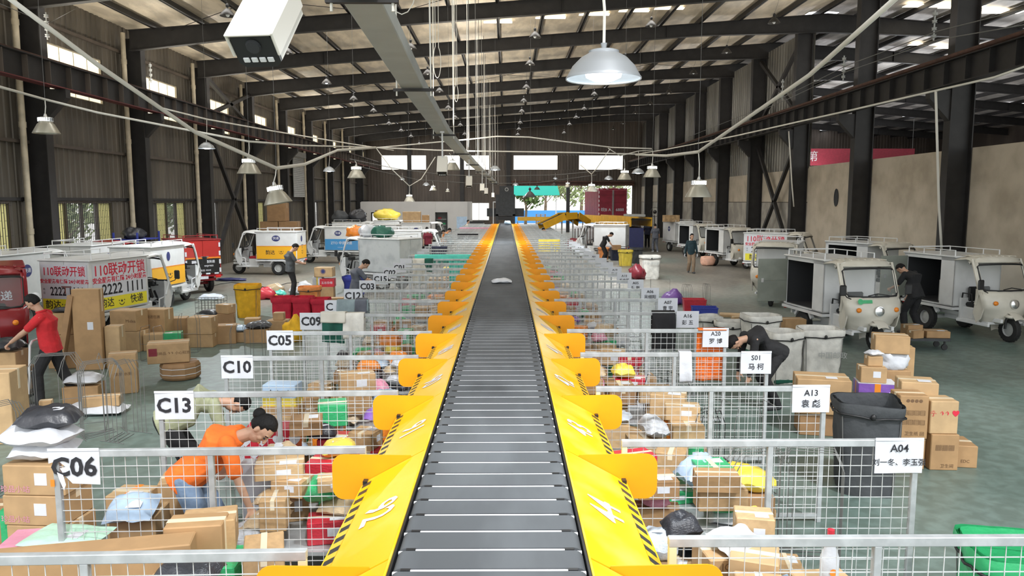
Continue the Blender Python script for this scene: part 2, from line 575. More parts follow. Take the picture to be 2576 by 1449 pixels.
# left wall with its two rows of openings
UPW = [(y + .75, y + 4.7) for y in FR]
LOW = [(19.0, 21.3), (23.1, 26.8), (29.3, 32.9), (35.3, 36.6), (41.2, 43.6), (47.0, 48.6), (52.6, 56.0)]
putL = lambda u, o, z: (XL + o, u, z)
b = MB()
corr(b, Y0, Y1, 0, .9, putL)
band(b, Y0, Y1, .9, 3.02, LOW, putL)
corr(b, Y0, Y1, 3.02, 6.36, putL)
band(b, Y0, Y1, 6.36, 7.85, UPW, putL)
corr(b, Y0, Y1, 7.85, zr(XL) + .05, putL)
# a square hole high up beside the cross braces and another by the frame edge
tag(b.build('wall_left', M['corr']), 'grey brown ribbed sheet wall with two rows of windows', 'wall', kind='structure')
n = 0
for i, (a, c) in enumerate(UPW):
    n += 1
    w = thing('window_%d' % n, 'high glowing strip window, %s along the windowed wall' % ordn(i), 'window', (XL - .05, (a + c) / 2, 7.105))
    w['kind'] = 'structure'
    L = c - a
    f = MB()
    f.box((0, 0, .735), (.1, L, .04)).box((0, 0, -.735), (.1, L, .04))
    f.box((0, L / 2, 0), (.1, .06, 1.48)).box((0, -L / 2, 0), (.1, .06, 1.48))
    for k in range(1, 5): f.box((.0, -L / 2 + L * k / 5, 0), (.02, .006, 1.48))
    f.build('window_frame', M['pipe'], w)
    MB().box((-.03, 0, 0), (.02, L, 1.47)).build('window_pane', M['winglow'], w)
pats = {0: 'CF', 1: 'FCCF', 2: 'CFCF', 3: 'C', 4: 'CF', 5: 'FC', 6: 'CC'}
for i, (a, c) in enumerate(LOW):
    n += 1
    w = thing('window_%d' % n, 'barred ground floor window, %s along the windowed wall' % ordn(i), 'window', (XL - .03, (a + c) / 2, 1.96))
    w['kind'] = 'structure'
    L = c - a
    f = MB()
    f.box((0, 0, 1.06), (.14, L, .07)).box((0, 0, -1.06), (.14, L, .07))
    p = pats[i]
    for k in range(len(p) + 1): f.box((0, -L / 2 + L * k / len(p), 0), (.12, .06, 2.12))
    f.build('window_frame', M['corr_d'], w)
    bars = MB()
    k = -L / 2 + .12
    j = 0
    while k < L / 2:
        bars.tube((.1, k, -1.06), (.1, k, 1.06), .009, 4)
        for q in range(5):
            z = -.9 + q * .42 + (.2 if j % 2 else 0)
            bars.tube((.1, k, z), (.1, k + .11, z), .007, 4)
        k += .11
        j += 1
    bars.build('window_bars', M['steel'], w)
    for k, ch in enumerate(p):
        y = -L / 2 + L * (k + .5) / len(p)
        MB().box((-.02, y, 0), (.012, L / len(p) - .05, 2.06)).build('window_pane', M['frosted' if ch == 'F' else 'glass'], w)

# end wall with four windows and the gate
EW = [(-12.4, -7.95), (-6.15, -1.7), (.7, 5.1), (7.2, 11.6)]
putE = lambda u, o, z: (u, Y1 - o, z)
b = MB()
band(b, XL, 42, 0, 4.62, [(-3.75, -1.75), (.72, 12.55)], putE)
band(b, XL, 42, 4.62, 6.18, [], putE)
band(b, XL, 42, 6.18, 7.62, EW, putE)
corr(b, XL, 42, 7.62, 11.5, putE)
band(b, -3.75, -1.75, 2.9, 4.62, [], putE)
corr(b, -3.75, -1.75, 0, 1.2, putE)
tag(b.build('wall_far', M['corr_d']), 'dull brown ribbed end wall with the open loading gate', 'wall', kind='structure')
for i, (a, c) in enumerate(EW):
    n += 1
    w = thing('window_%d' % n, 'bright high window of the end wall, %s from the windowed side' % ordn(i), 'window', ((a + c) / 2, Y1, 6.9))
    w['kind'] = 'structure'
    L = c - a
    f = MB()
    f.box((0, 0, .72), (L, .1, .06)).box((0, 0, -.72), (L, .1, .06))
    for k in (0, 3): f.box((-L / 2 + L * k / 3, 0, 0), (.05, .1, 1.44))
    f.build('window_frame', M['corr_d'], w)
    MB().box((0, .03, 0), (L, .02, 1.42)).build('window_pane', M['winglow_e'], w)
w = thing('window_%d' % (n + 1), 'low bright window of the end wall beside the white office', 'window', (-2.75, Y1, 2.05))
w['kind'] = 'structure'
f = MB()
for k in (-1, 0, 1): f.box((k, 0, 0), (.06, .12, 1.7))
f.box((0, 0, .85), (2, .12, .06)).box((0, 0, -.85), (2, .12, .06))
f.build('window_frame', M['white'], w)
MB().box((0, .03, 0), (2, .02, 1.7)).build('window_pane', M['winglow_e'], w)
b = MB().box((6.6, Y1 - .1, 4.75), (12.2, .5, .28))
b.box((6.6, Y1 - .2, 5.0), (12.2, .7, .16))
tag(b.build('gate_lintel', M['steel_r']), 'red brown roller beam above the open loading gate', 'lintel', kind='structure')
b = MB().box((6.15, Y1 - .1, 2.35), (.34, .34, 4.7))
tag(b.build('gate_column', M['steel']), 'dark steel post dividing the open loading gate', 'column', kind='structure')

# right wall: plaster up to the open top, then blockwork and sheeting
b = MB().box((XR + .1, 23, 2.3), (.2, 22, 4.6))
o = b.build('wall_right', M['plaster'])
tag(o, 'tall stained beige plaster wall with an open top', 'wall', kind='structure')
b = MB().box((XR + .1, 55, 1.5), (.2, 42, 3.0), 1)
b.box((XR + .1, 55, 3.78), (.2, 42, 1.5), 0)
putR = lambda u, o, z: (XR + .05 - o, u, z)
corr(b, 34, Y1, 4.5, 10.7, putR, per=.36, mi=2)
tag(b.build('wall_right_far', [M['plaster'], M['block'], M['corr_s']]), 'blockwork wall with silver ribbed sheeting above it', 'wall', kind='structure')
b = MB().box((42.1, 44, 5), (.2, 64, 10))
tag(b.build('wall_neighbour', M['corr_d']), 'dark side wall of the neighbouring bay', 'wall', kind='structure')
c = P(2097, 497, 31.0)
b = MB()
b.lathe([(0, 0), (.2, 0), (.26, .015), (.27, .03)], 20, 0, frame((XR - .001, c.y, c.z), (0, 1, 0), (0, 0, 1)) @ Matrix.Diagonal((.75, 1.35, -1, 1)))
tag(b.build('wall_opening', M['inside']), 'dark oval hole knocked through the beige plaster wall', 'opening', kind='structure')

# columns
def column(x, y, side, zt, lab, wide=.66):
    b = MB()
    s = 1 if side == 'L' else -1
    b.box((x, y, zt / 2), (wide, .03, zt))
    b.box((x - wide / 2, y, zt / 2), (.03, .34, zt)).box((x + wide / 2, y, zt / 2), (.03, .34, zt))
    # crane bracket
    xi = x + s * wide / 2
    pl = [(0, 5.35), (s * .62, 6.0), (s * .62, 6.24), (0, 6.24)]
    b.prism([(xi + p[0], p[1]) for p in pl], -.12, .12, 0, Matrix.Translation((0, y, 0)) @ Matrix.Rotation(math.pi / 2, 4, 'X'))
    # haunch below the rafter
    tag(b.build('column', M['steel']), lab, 'column', kind='structure')
for i, y in enumerate(FR):
    column(XL + .38, y + .25, 'L', rb(XL + .4) + .5, 'dark steel column of the windowed wall, %s from the end gate' % ordn(len(FR) - 1 - i))
    column(XR - .36, y + .25, 'R', 10.75, 'dark steel column of the plaster wall row, %s from the end gate' % ordn(len(FR) - 1 - i))
for i, x in enumerate((-9.6, -4.4, .2)):
    b = MB().box((x, Y1 - .25, 5), (.4, .3, 10))
    tag(b.build('end_column', M['steel']), 'dark end wall column, %s from the windowed side' % ordn(i), 'column', kind='structure')

# rafters
for i, y in enumerate(FR):
    b = MB()
    xs = [(-13.5, .74), (-8.5, .54), (8.5, .54), (14, .80), (20, .54), (42, .54)]
    for (a, da), (c, dc) in zip(xs[:-1], xs[1:]):
        ta, tc = zr(a) - .18, zr(c) - .18
        b.add([(a, y - .012, ta - da), (c, y - .012, tc - dc), (c, y - .012, tc), (a, y - .012, ta),
               (a, y + .012, ta - da), (c, y + .012, tc - dc), (c, y + .012, tc), (a, y + .012, ta)],
              [(0, 1, 2, 3), (5, 4, 7, 6), (0, 4, 5, 1), (3, 2, 6, 7), (0, 3, 7, 4), (1, 5, 6, 2)])
        for (z0_, z1_) in ((ta - da, tc - dc), (ta - .025, tc - .025)):
            b.add([(a, y - .11, z0_), (c, y - .11, z1_), (c, y + .11, z1_), (a, y + .11, z0_),
                   (a, y - .11, z0_ + .025), (c, y - .11, z1_ + .025), (c, y + .11, z1_ + .025), (a, y + .11, z0_ + .025)],
                  [(0, 3, 2, 1), (4, 5, 6, 7), (0, 1, 5, 4), (2, 3, 7, 6), (1, 2, 6, 5), (3, 0, 4, 7)])
    for x in (-8, -3, 2, 7, 20, 27, 34):
        b.box((x, y, zr(x) - .45), (.02, .2, .54))
    # small struts from the rafter's foot up to the purlins
    tag(b.build('roof_beam', M['steel']), 'dark tapered roof rafter, %s from the end gate' % ordn(len(FR) - 1 - i), 'rafter', kind='structure')
# purlins and sheets
px = -12.6
k = 0
while px < 41:
    b = MB().box((px, (Y0 + Y1) / 2, zr(px) - .11), (.07, Y1 - Y0, .2))
    b.box((px + .05, (Y0 + Y1) / 2, zr(px) - .2), (.1, Y1 - Y0, .02))
    tag(b.build('roof_beam', M['steel']), 'dark roof purlin, %s from the windowed wall' % ordn(k), 'purlin', kind='structure')
    px += 1.75
    k += 1
# brace rods under the roof
for i in range(1, 9):
    b = MB()
    y = FR[i]
    for (x0, x1) in ((-12, -4), (-4, 4), (4, 12)):
        if (i % 3) == 1 or y > 50:
            b.tube((x0, y, zr(x0) - .3), (x1, y + 6 if y < 70 else 75.8, zr(x1) - .3), .012, 4)
            b.tube((x0, y + 6 if y < 70 else 75.8, zr(x0) - .3), (x1, y, zr(x1) - .3), .012, 4)
    if b.v: tag(b.build('roof_trim', M['steel']), 'thin crossed roof brace rods behind the %s rafter from the viewer' % ordn(i), 'brace rod', kind='structure')
YR0 = 3.0
def roof_grid(x0, x1, nx, name, m, lab, skip):
    def fn(u, v):
        x = x0 + (x1 - x0) * u
        y = YR0 + (Y1 - YR0) * v
        return (x, y, zr(x) + .02)
    b = MB().grid(fn, nx, 64)
    o = b.build(name, m)
    o.data.flip_normals()
    tag(o, lab, 'ceiling', kind='structure')
roof_grid(XL - .1, 14, 20, 'ceiling', M['foil'], 'crinkled tan foil roof lining above the sorting hall', None)
roof_grid(14, 42.2, 14, 'ceiling_neighbour', M['foil_g'], 'grey foil roof lining of the neighbouring bay', None)
# roof lights, and foil glare of the neighbouring bay painted as glowing panels
def roofpt(px, py):
    d = ray(px, py)
    lo, hi = 5.0, 140.0
    for _ in range(50):
        t = (lo + hi) / 2
        if CAMZ + d.z * t < zr(d.x * t) - .02: lo = t
        else: hi = t
    return Vector((d.x * lo, d.y * lo, 0))
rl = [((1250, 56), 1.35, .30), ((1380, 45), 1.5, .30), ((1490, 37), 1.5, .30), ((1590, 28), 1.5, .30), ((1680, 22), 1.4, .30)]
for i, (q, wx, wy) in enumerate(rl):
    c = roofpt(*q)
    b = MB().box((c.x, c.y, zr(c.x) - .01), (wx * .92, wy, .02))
    tag(b.build('ceiling_skylight_and_glare', M['skylight']), 'narrow warm roof light slot, %s in the row over the belt' % ordn(i), 'roof light', kind='structure')
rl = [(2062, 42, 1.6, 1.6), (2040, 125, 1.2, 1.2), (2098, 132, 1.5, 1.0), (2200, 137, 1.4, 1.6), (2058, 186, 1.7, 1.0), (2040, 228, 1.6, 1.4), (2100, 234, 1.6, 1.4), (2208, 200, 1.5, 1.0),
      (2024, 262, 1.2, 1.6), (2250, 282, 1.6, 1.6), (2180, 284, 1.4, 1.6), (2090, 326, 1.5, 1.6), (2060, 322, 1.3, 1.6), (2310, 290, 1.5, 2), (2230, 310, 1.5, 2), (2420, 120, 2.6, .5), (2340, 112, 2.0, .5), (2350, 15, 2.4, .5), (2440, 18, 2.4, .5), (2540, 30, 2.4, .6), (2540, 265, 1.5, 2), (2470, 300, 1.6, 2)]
for i, (qx, qy, wx, wy) in enumerate(rl):  # cool panels imitate glare on the foil by glowing; the warm ones are skylights
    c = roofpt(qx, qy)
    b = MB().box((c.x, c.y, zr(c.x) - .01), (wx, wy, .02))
    tag(b.build('ceiling_skylight_and_glare', M['skylight' if 15 <= i <= 19 else 'foilglare']), 'skylight or painted foil glare over the neighbouring bay, %s panel listed from the plaster wall' % ordn(i), 'roof light', kind='structure')

# girts and downpipes on the left wall, crane girders, wall braces
for i, (z, m) in enumerate(((3.12, 'steel'), (4.75, 'corr_d'), (8.35, 'corr_d'))):
    b = MB().box((XL + .1, (Y0 + Y1) / 2, z), (.08, Y1 - Y0, .10))
    tag(b.build('trim_%d' % (i + 1), M[m]), ('lower', 'middle', 'upper')[i] + ' horizontal rail along the windowed wall', 'rail', kind='structure')
for i, y in enumerate(FR[:9]):
    b = MB().path([(XL + .28, y - .25, 0), (XL + .28, y - .25, 9.0)], .085, 10)
    for z in (2.2, 5.2, 8.0): b.lathe([(.1, z - .08), (.1, z + .08)], 10, 0, Matrix.Translation((XL + .28, y - .25, 0)))
    tag(b.build('rain_pipe', M['pipe'], smooth=True), 'cream rainwater pipe on the windowed wall, %s from the end gate' % ordn(8 - i), 'pipe', group='cream rainwater pipes')
def girder(x, s, lab, red):
    g = thing('crane_girder', lab, 'crane girder', (x, 0, 0))
    g['kind'] = 'structure'
    L, yc = Y1 - Y0, (Y0 + Y1) / 2
    MB().box((0, yc, 6.59), (.03, L, .63)).build('web', M['steel'], g)
    MB().box((0, yc, 6.92), (.36, L, .03)).build('top_flange', M['steel'], g)
    MB().box((0, yc, 6.265), (.32, L, .03)).build('bottom_flange', M['redflange'] if red else M['steel'], g)
    st = MB()
    y = Y0 + .5
    while y < Y1:
        st.box((s * .09, y, 6.59), (.15, .02, .60))
        y += 1.0
    st.build('stiffener_ribs', M['corr_d'] if red else M['steel'], g)
    MB().box((0, yc, 6.97), (.07, L, .08)).build('rail', M['steel_r'], g)
    return g
girder(-12.75, 1, 'long dark crane girder with ribs along the windowed wall', True)
g = girder(12.35, -1, 'long dark crane girder with rusty rail along the plaster wall', False)
MB().tube((-.22, Y0, 7.0), (-.22, Y1, 7.0), .05, 8).build('rusty_pipe', M['steel_r'], g, smooth=True)
def brace(x, z0, z1, lab):
    b = MB()
    for (a, c) in ((34.5, 40.0), (40.0, 34.5)):
        d = Vector((0, c - a, z1 - z0)).normalized()
        b.tube((x, a, z0), (x, c, z1), .11, 4)
    tag(b.build('wall_brace_beam', M['steel']), lab, 'cross brace', kind='structure')
brace(-13.3, .2, 6.1, 'dark cross brace below the crane girder on the windowed wall')
brace(-13.3, 6.9, 8.5, 'dark cross brace above the crane girder on the windowed wall')
brace(13.15, .2, 5.9, 'dark cross brace on the blockwork wall')
brace(13.15, 6.9, 10.2, 'dark cross brace on the silver sheeting above the girder')

# white office box at the far end
of = thing('office', 'white walled office room at the far end', 'office', (-8.0, 66, 0))
of['kind'] = 'structure'
b = MB()
X0, X1 = -4.6, 4.55
b.box((X0 + .45, 0, 1.5), (.9, .12, 3.0)); b.box((X0 + 1.45, 0, 2.55), (1.1, .12, .9)); b.box((X0 + 1.45, 0, .5), (1.1, .12, 1.0))
b.box((X0 + 4.22, 0, 1.5), (4.45, .12, 3.0)); b.box((X0 + 6.95, 0, 2.55), (1.0, .12, .9)); b.box((X0 + 8.3, 0, 1.5), (1.7, .12, 3.0))
b.box((0, 4.9, 3.02), (X1 - X0, 9.9, .06)); b.box((X1, 4.9, 1.5), (.12, 9.9, 3.0)); b.box((X0, 4.9, 1.5), (.12, 9.9, 3.0))
b.build('office_wall', M['office'], of)
b = MB()
for xx in (X0 + .92, X0 + 1.98): b.box((xx, -.02, 1.55), (.1, .18, 1.1))
b.box((X0 + 1.45, -.02, 2.08), (1.15, .18, .1)); b.build('window_frame', M['black'], of)
b = MB()
for xx in (X0 + 6.47, X0 + 7.43): b.box((xx, -.02, 1.05), (.09, .18, 2.1))
b.box((X0 + 6.95, -.02, 2.08), (1.05, .18, .09)); b.build('door_frame', M['black'], of)
MB().box((X0 + 1.45, .03, 1.5), (1.0, .01, 1.1)).build('window_pane', M['winglow_e'], of)
b = MB()
for z in (.5, 1.0, 1.5): b.box((X0 + 6.95, .6, z), (1.0, .4, .03))
b.build('shelf_boards', M['white'], of)
b = MB().box((X0 + 6.95, 1.2, 1.0), (1.6, .05, 2.2)); b.build('back_panel', M['tgrey'], of)
for i, (x, z, m) in enumerate(((X0 + 6.75, 1.59, 'pred'), (X0 + 6.8, 1.09, 'pyellow'), (X0 + 7.1, 1.1, 'pgreen'))):
    b = MB().box((-8 + x, 66.6, z + .02), (.3, .25, .16), ch=.02)
    tag(b.build('storage_box', M[m]), ('red', 'yellow', 'green')[i] + ' bundle on the shelf inside the office doorway', 'bundle')
b = MB().box((-8 + X0 + 1.4, 65.9, 2.22), (.35, .05, .16))
tag(b.build('door_plate', M['wood']), 'small brown plate above the office window', 'sign plate')

# ------------------------------------------------------------------ outside
def leafcloud(mb, c, rad, n, size, rg, mi=0):
    for _ in range(n):
        d = Vector((rg.gauss(0, 1), rg.gauss(0, 1), rg.gauss(0, 1))).normalized() * (rg.random() ** .4)
        p = Vector((c[0] + d.x * rad[0], c[1] + d.y * rad[1], c[2] + d.z * rad[2]))
        a = Vector((rg.gauss(0, 1), rg.gauss(0, 1), rg.gauss(0, 1))).normalized()
        u = a.orthogonal().normalized()
        w = a.cross(u)
        s = size * rg.uniform(.6, 1.3)
        mb.add([p - u * s, p + w * s * .45, p + u * s, p - w * s * .45], [(0, 1, 2, 3)], mi)
def tree(x, y, h, r, lab, m='leaf', n=700, size=.22, grp=None):
    t = thing('tree', lab, 'tree', (x, y, 0), 0, grp)
    rg = random.Random(int(x * 13 + y * 7))
    b = MB()
    b.path([(0, 0, 0), (.1, 0, h * .3), (0, .1, h * .6)], .1, 8, rs=[.16 * h / 5, .12 * h / 5, .07 * h / 5])
    for k in range(6):
        a = k * 1.05
        b.path([(.05, 0, h * (.3 + .05 * k)), (math.cos(a) * r * .6, math.sin(a) * r * .6, h * (.55 + .05 * k))], .04, 6, rs=[.07, .03])
    b.build('trunk', M['bark'], t, smooth=True)
    lb = MB()
    for k in range(7):
        a = k * .9
        leafcloud(lb, (math.cos(a) * r * .5, math.sin(a) * r * .5, h * (.5 + .07 * k)), (r * .6, r * .6, h * .17), n // 7, size, rg)
    o = lb.build('crown', M[m], t)
    o['kind'] = 'stuff'
for i, y in enumerate((18, 21.5, 24.2, 26.5, 29.5, 31.5, 35.5, 38, 42, 47, 53)):
    tree(-16.6 - (i % 3) * .8, y, 4.2 + (i % 2) * .8, 1.7, 'leafy garden tree outside the barred windows, %s along the wall' % ordn(i), ('leaf_y', 'leaf')[i % 2], 520, .16)
for i, (x, y, h, m) in enumerate(((2.3, 92, 6.5, 'leaf'), (6, 118, 9, 'leaf_y'), (12, 122, 10, 'leaf_y'), (-3, 116, 8, 'leaf'), (17, 120, 9, 'leaf_y'), (9, 112, 7, 'leaf_y'), (1, 125, 11, 'leaf'))):
    tree(x, y, h, 3.4 if i else 2.2, ('bare limbed tree just beyond the gate', 'tall pale tree behind the blue fence', 'broad pale tree behind the red truck', 'dark tree seen past the grey machine', 'pale tree at the edge of the gate view',
         'low pale bushy tree beyond the gate post', 'large dark tree at the back of the yard')[i], m, 600, .35)
b = MB()
b.add([(.4, 84, 5.0), (5.6, 84, 4.9), (5.9, 84, 3.75), (.4, 84, 3.7), (.4, 88, 5.3), (5.6, 88, 5.2), (5.9, 88, 3.75), (.4, 88, 3.7)],
      [(0, 3, 2, 1), (4, 5, 6, 7), (0, 1, 5, 4), (1, 2, 6, 5), (0, 4, 7, 3)])
aw = thing('awning', 'teal canopy on white posts outside the gate', 'awning')
b.build('canopy', M['teal'], aw)
for x in (.6, 5.5): MB().tube((x, 84.2, 0), (x, 84.2, 3.8), .07, 8).build('post', M['white'], aw)
b = MB().box((8, 108, .9), (16, .1, 1.8))
tag(b.build('yard_fence', M['bluefence']), 'blue sheet fence across the back of the yard', 'fence')
t = thing('pallet_stack_rack', 'tall stack of orange wooden pallets in the yard', 'pallet stack', (3.9, 86, 0))
for k in range(11):
    b = MB()
    for q in (-.5, 0, .5): b.box((q, 0, .05), (.1, 1.0, .09))
    for q in range(5): b.box((0, -.45 + q * .22, .115), (1.2, .14, .03))
    b.build('pallet', M['wood'], t, loc=(0, 0, k * .15))
t = thing('box_truck', 'dark red box truck backed up outside the gate', 'truck', (10.9, 77.6, 0))
b = MB().box((0, 7, 2.75), (2.9, 13.6, 3.3), ch=.03)
for k in range(22): b.box((-1.47, .8 + k * .6, 2.7), (.06, .2, 3.0))
b.build('cargo_body', M['truckred'], t)
for s in (-1, 1):
    b = MB().box((s * .71, .1, 2.7), (1.36, .08, 3.05), ch=.02)
    for k in range(4): b.box((s * .71, .05, 1.5 + k * .75), (1.2, .04, .05))
    b.build('door', M['truckred'], t)
for x in (-.05, .05): MB().tube((x, .0, 1.2), (x, .0, 4.2), .03, 6).build('lock_rod', M['tgrey'], t)
b = MB()
for k in range(7):
    for s in (-1, 1): b.box((s * 1.43, .02, 1.35 + k * .44), (.08, .03, .24), 0)
for k in (-1.2, -.6, .6, 1.2): b.box((k, .02, 4.33), (.22, .03, .06), 0)
b.build('reflector_strips', M['white'], t)
b = MB()
for s in (-1, 1):
    for k in (0, .25): b.add([(s * (.55 + k), .03, 1.55), (s * (.72 + k), .03, 1.55), (s * (.90 + k), .03, 1.42), (s * (.73 + k), .03, 1.42)], [(0, 1, 2, 3)])
b.build('hazard_marks', M['amber'], t)
MB().text('皖B A', frame((-.72, .0, 2.2), (1, 0, 0), (0, 0, 1)), .42).text('6888', frame((.70, .0, 2.2), (1, 0, 0), (0, 0, 1)), .42).build('lettering', M['paper'], t)
for s in (-1, 1):
    for y in (2, 3.4, 11.5): MB().lathe([(.2, -.15), (.5, -.15), (.5, .15), (.2, .15)], 18, 0, Matrix.Translation((s * 1.15, y, .5)) @ Matrix.Rotation(math.pi / 2, 4, 'Y')).build('wheel', M['rubber'], t)
MB().box((0, 15.0, 1.7), (2.4, 2.0, 2.4), ch=.2).box((0, 7.5, .85), (1, 14, .3)).build('cab', M['truckred'], t)
# red banner and its wall in the neighbouring bay
b0, b1 = P(2010, 395, 62), P(2300, 395, 62)
t = thing('hanging_banner', 'dark red hanging banner seen over the plaster wall', 'banner', ((b0.x + b1.x) / 2, 62, b0.z))
MB().box((0, 0, 0), (b1.x - b0.x, .04, 1.35)).build('cloth_panel', M['pmaroon'], t)
MB().text('第', frame((-3.6, -.03, 0), (1, 0, 0), (0, 0, 1)), .9).build('lettering', M['tgrey'], t)
for x in (-4.5, 4.5): MB().tube((x, 0, .6), (x, 0, zr(27) - b0.z), .015, 4).build('hanger', M['thread'], t)
# ------------------------------------------------------------------ sorting conveyor
XB, BZ = -.08, 1.37
YW = lambda n: 5.02 + 1.597 * (n - 1)
YFL = lambda n: (3.74 + 1.576 * n - .194) / .987
YFR = lambda n: (3.87 + 1.576 * n - .194) / .987
NB = 35
cv = thing('sorting_conveyor', 'long grey slatted belt conveyor running down the middle of the hall', 'conveyor', (XB, 0, 0))
prof = [(-.452, -.12), (-.452, -.05)]
for k in range(5):
    a = math.pi - k * math.pi / 8
    prof.append((-.412 + .04 * math.cos(a), -.045 + .045 * math.sin(a)))
prof += [(-x, z) for x, z in prof[::-1]]
sl, gp = MB(), MB()
PITCH_S = .206
y = -.6
k = 0
RX = Matrix.Rotation(math.pi / 2, 4, 'X')
while y < 60.2:
    sl.prism(prof, -.178, 0, 0, Matrix.Translation((0, y, BZ)) @ RX)
    # bright carrier bar in the gap, black end caps
    gp.box((0, y + .1905, BZ - .0132), (.80, .021, .02), 0)
    for s in (-1, 1):
        gp.box((s * .385, y + .1905, BZ - .008), (.045, .021, .022), 1)
        gp.box((s * .428, y + .1905, BZ - .022), (.035, .017, .02), 0)
    y += PITCH_S
    k += 1
sl.build('belt_slats', M['belt'], cv, smooth=35)
gp.build('gap_bars', [M['gapbar'], M['black']], cv)
b = MB().box((0, 29.8, BZ - .16), (.86, 61, .14))
b.build('belt_bed', M['black'], cv)
b = MB()
for s in (-1, 1):
    b.box((s * .462, 29.8, BZ - .12), (.012, 61, .22))
b.build('side_frame', M['black'], cv)
for s in (-1, 1):
    MB().box((s * .474, 29.8, BZ - .06), (.010, 61, .12)).build('edge_strip', M['yellow'], cv)
k = 0
for yy in range(2, 60, 4):
    b = MB()
    for s in (-1, 1): b.box((s * .40, yy, (BZ - .23) / 2), (.06, .06, BZ - .23))
    b.box((0, yy, .4), (.8, .04, .04))
    b.build('leg', M['tgrey'], cv)

# yellow chutes with their upright wing plates
def slope_z(x): return BZ - .01 - (x - .478) * (.232 / .425)
NUML = lambda n: 91 - (n - 2)
NUMR = lambda n: 43 - (n - 2)
_cm = {}
def chute(n, s):
    side = 'windowed' if s < 0 else 'plaster wall'
    yw = YW(n)
    num = (NUML(n) if s < 0 else NUMR(n))
    lab = 'yellow chute with orange wing numbered %d on the %s side of the belt' % (num, side)
    t = thing('chute', lab, 'chute', (XB, yw, 0), 0, 'yellow chutes along the belt')
    if s not in _cm:
        L = 1.58
        b = MB()
        pts = [(.482, 0), (.577, 0), (.90, 0), (.90, -L), (.482, -L)]
        top = [(s * x, y, slope_z(x)) for x, y in pts]
        bot = [(s * x, y, slope_z(x) - .012) for x, y in pts]
        N = len(pts)
        f1 = tuple(range(N)) if s < 0 else tuple(range(N))[::-1]
        fs = [f1, tuple(i + N for i in f1[::-1])]
        fs += [(i, (i + 1) % N, N + (i + 1) % N, N + i) for i in range(N)]
        b.add(top + bot, fs)
        # folded outer lip
        b.box((s * .902, -L / 2, slope_z(.90) - .04), (.012, L, .07))
        plate = b.build('slide_plate', M['yellow'], t)
        # wing
        w = [(.577, slope_z(.577) + .012), (1.03, 1.325)]
        for k in range(6):
            a = math.pi / 2 - k * math.pi / 10
            w.append((1.04 + .08 * math.cos(a), 1.245 + .08 * math.sin(a)))
        for k in range(6):
            a = -k * math.pi / 10
            w.append((1.04 + .08 * math.cos(a), 1.085 + .08 * math.sin(a)))
        w += [(.80, 1.005), (.80, slope_z(.80) - .03), (.577, slope_z(.577) - .02)]
        b = MB().prism([(s * x, z) for x, z in w], -.004, .004, 0, Matrix.Translation((0, .012, 0)) @ RX)
        wing = b.build('wing_plate', M['wing'], t)
        b = MB()
        vs, fs, ms = [], [], []
        for k in range(23):
            y = -.06 - k * .069
            sk = 0 if s < 0 else .045
            vs += [(s * .838, y, slope_z(.838) + .0025), (s * .896, y - sk, slope_z(.896) + .0025)]
        for k in range(22):
            q = (2 * k, 2 * k + 1, 2 * k + 3, 2 * k + 2)
            fs.append(q if s < 0 else q[::-1]); ms.append(k % 2)
        b.add(vs, fs); b.m = ms
        st = b.build('hazard_marking', [M['hblack'], M['yellow']], t)
        b = MB()
        b.box((s * .885, -.03, slope_z(.885) + .004), (.03, .05, .03))
        cl = b.build('corner_clip', M['black'], t)
        _cm[s] = (plate.data, wing.data, st.data, cl.data)
    else:
        for nm, d in zip(('slide_plate', 'wing_plate', 'hazard_marking', 'corner_clip'), _cm[s]):
            o = bpy.data.objects.new(nm, d)
            o.parent = t
            COL.objects.link(o)
    if n < 22:
        x = .672
        up = Vector((-s * .425, 0, .232))
        fm = frame((s * x, -.80, slope_z(x) + .004), (0, 1 if s > 0 else -1, 0), up)
        MB().text(str(num), fm, .31, 0, .014, .9).build('lettering', M['paper'], t)
for n in range(0, NB + 1):
    for s in (-1, 1): chute(n, s)

# ------------------------------------------------------------------ wire mesh fences
def make_fence(name, label, yel):
    t = thing(name, label, 'fence', (0, 0, 0), 0, 'wire mesh fences between the sorting bays')
    L, H = 2.17, 1.33
    MB().box((L / 2, 0, H - .025), (L, .045, .05), ch=.004).build('top_rail', M['galv'], t)
    for x in (.022, L * .5, L - .022):
        MB().box((x, 0, (H - .05) / 2), (.04, .04, H - .05), ch=.003).build('post', M['ywire' if (yel and x < .1) else 'galv'], t)
    MB().box((L / 2, 0, .07), (L, .03, .03)).build('bottom_rail', M['galv'], t)
    b = MB()
    x = .08
    while x < L - .03:
        b.tube((x, .0, .07), (x, .0, H - .04), .0026, 4, cap=False)
        x += .08
    z = H - .12
    while z > .1:
        b.tube((.03, .006, z), (L - .03, .006, z), .0034, 4, cap=False)
        z -= .08
    b.build('wire_mesh', M['wire'], t)
    return t
LN = {1: 'C06', 2: 'C13', 3: 'C10', 4: 'C05', 5: 'C09', 7: 'C12', 8: 'C03', 9: 'C15', 10: 'C02', 11: 'C01'}
RN = {1: 'A04', 2: 'A13', 3: 'S01', 4: 'A20', 5: 'A16', 6: 'A07', 7: 'A06', 8: 'A05', 9: 'A10', 10: 'A19', 13: 'A01', 16: 'A14'}
NM = {1: ['袁', ''], }
def fname(n, s):
    d = LN if s < 0 else RN
    if n in d: return 'the %s fence' % d[n]
    if n == 0: return 'the unsigned front fence by the windowed side' if s < 0 else 'the unsigned front fence by the plaster side'
    k = max(q for q in d if q < n)
    return 'the %s fence beyond %s' % (ordn(n - k - 1), d[k])
fp = make_fence('mesh_fence', '', True)
first = True
FENCE_JIT = {}
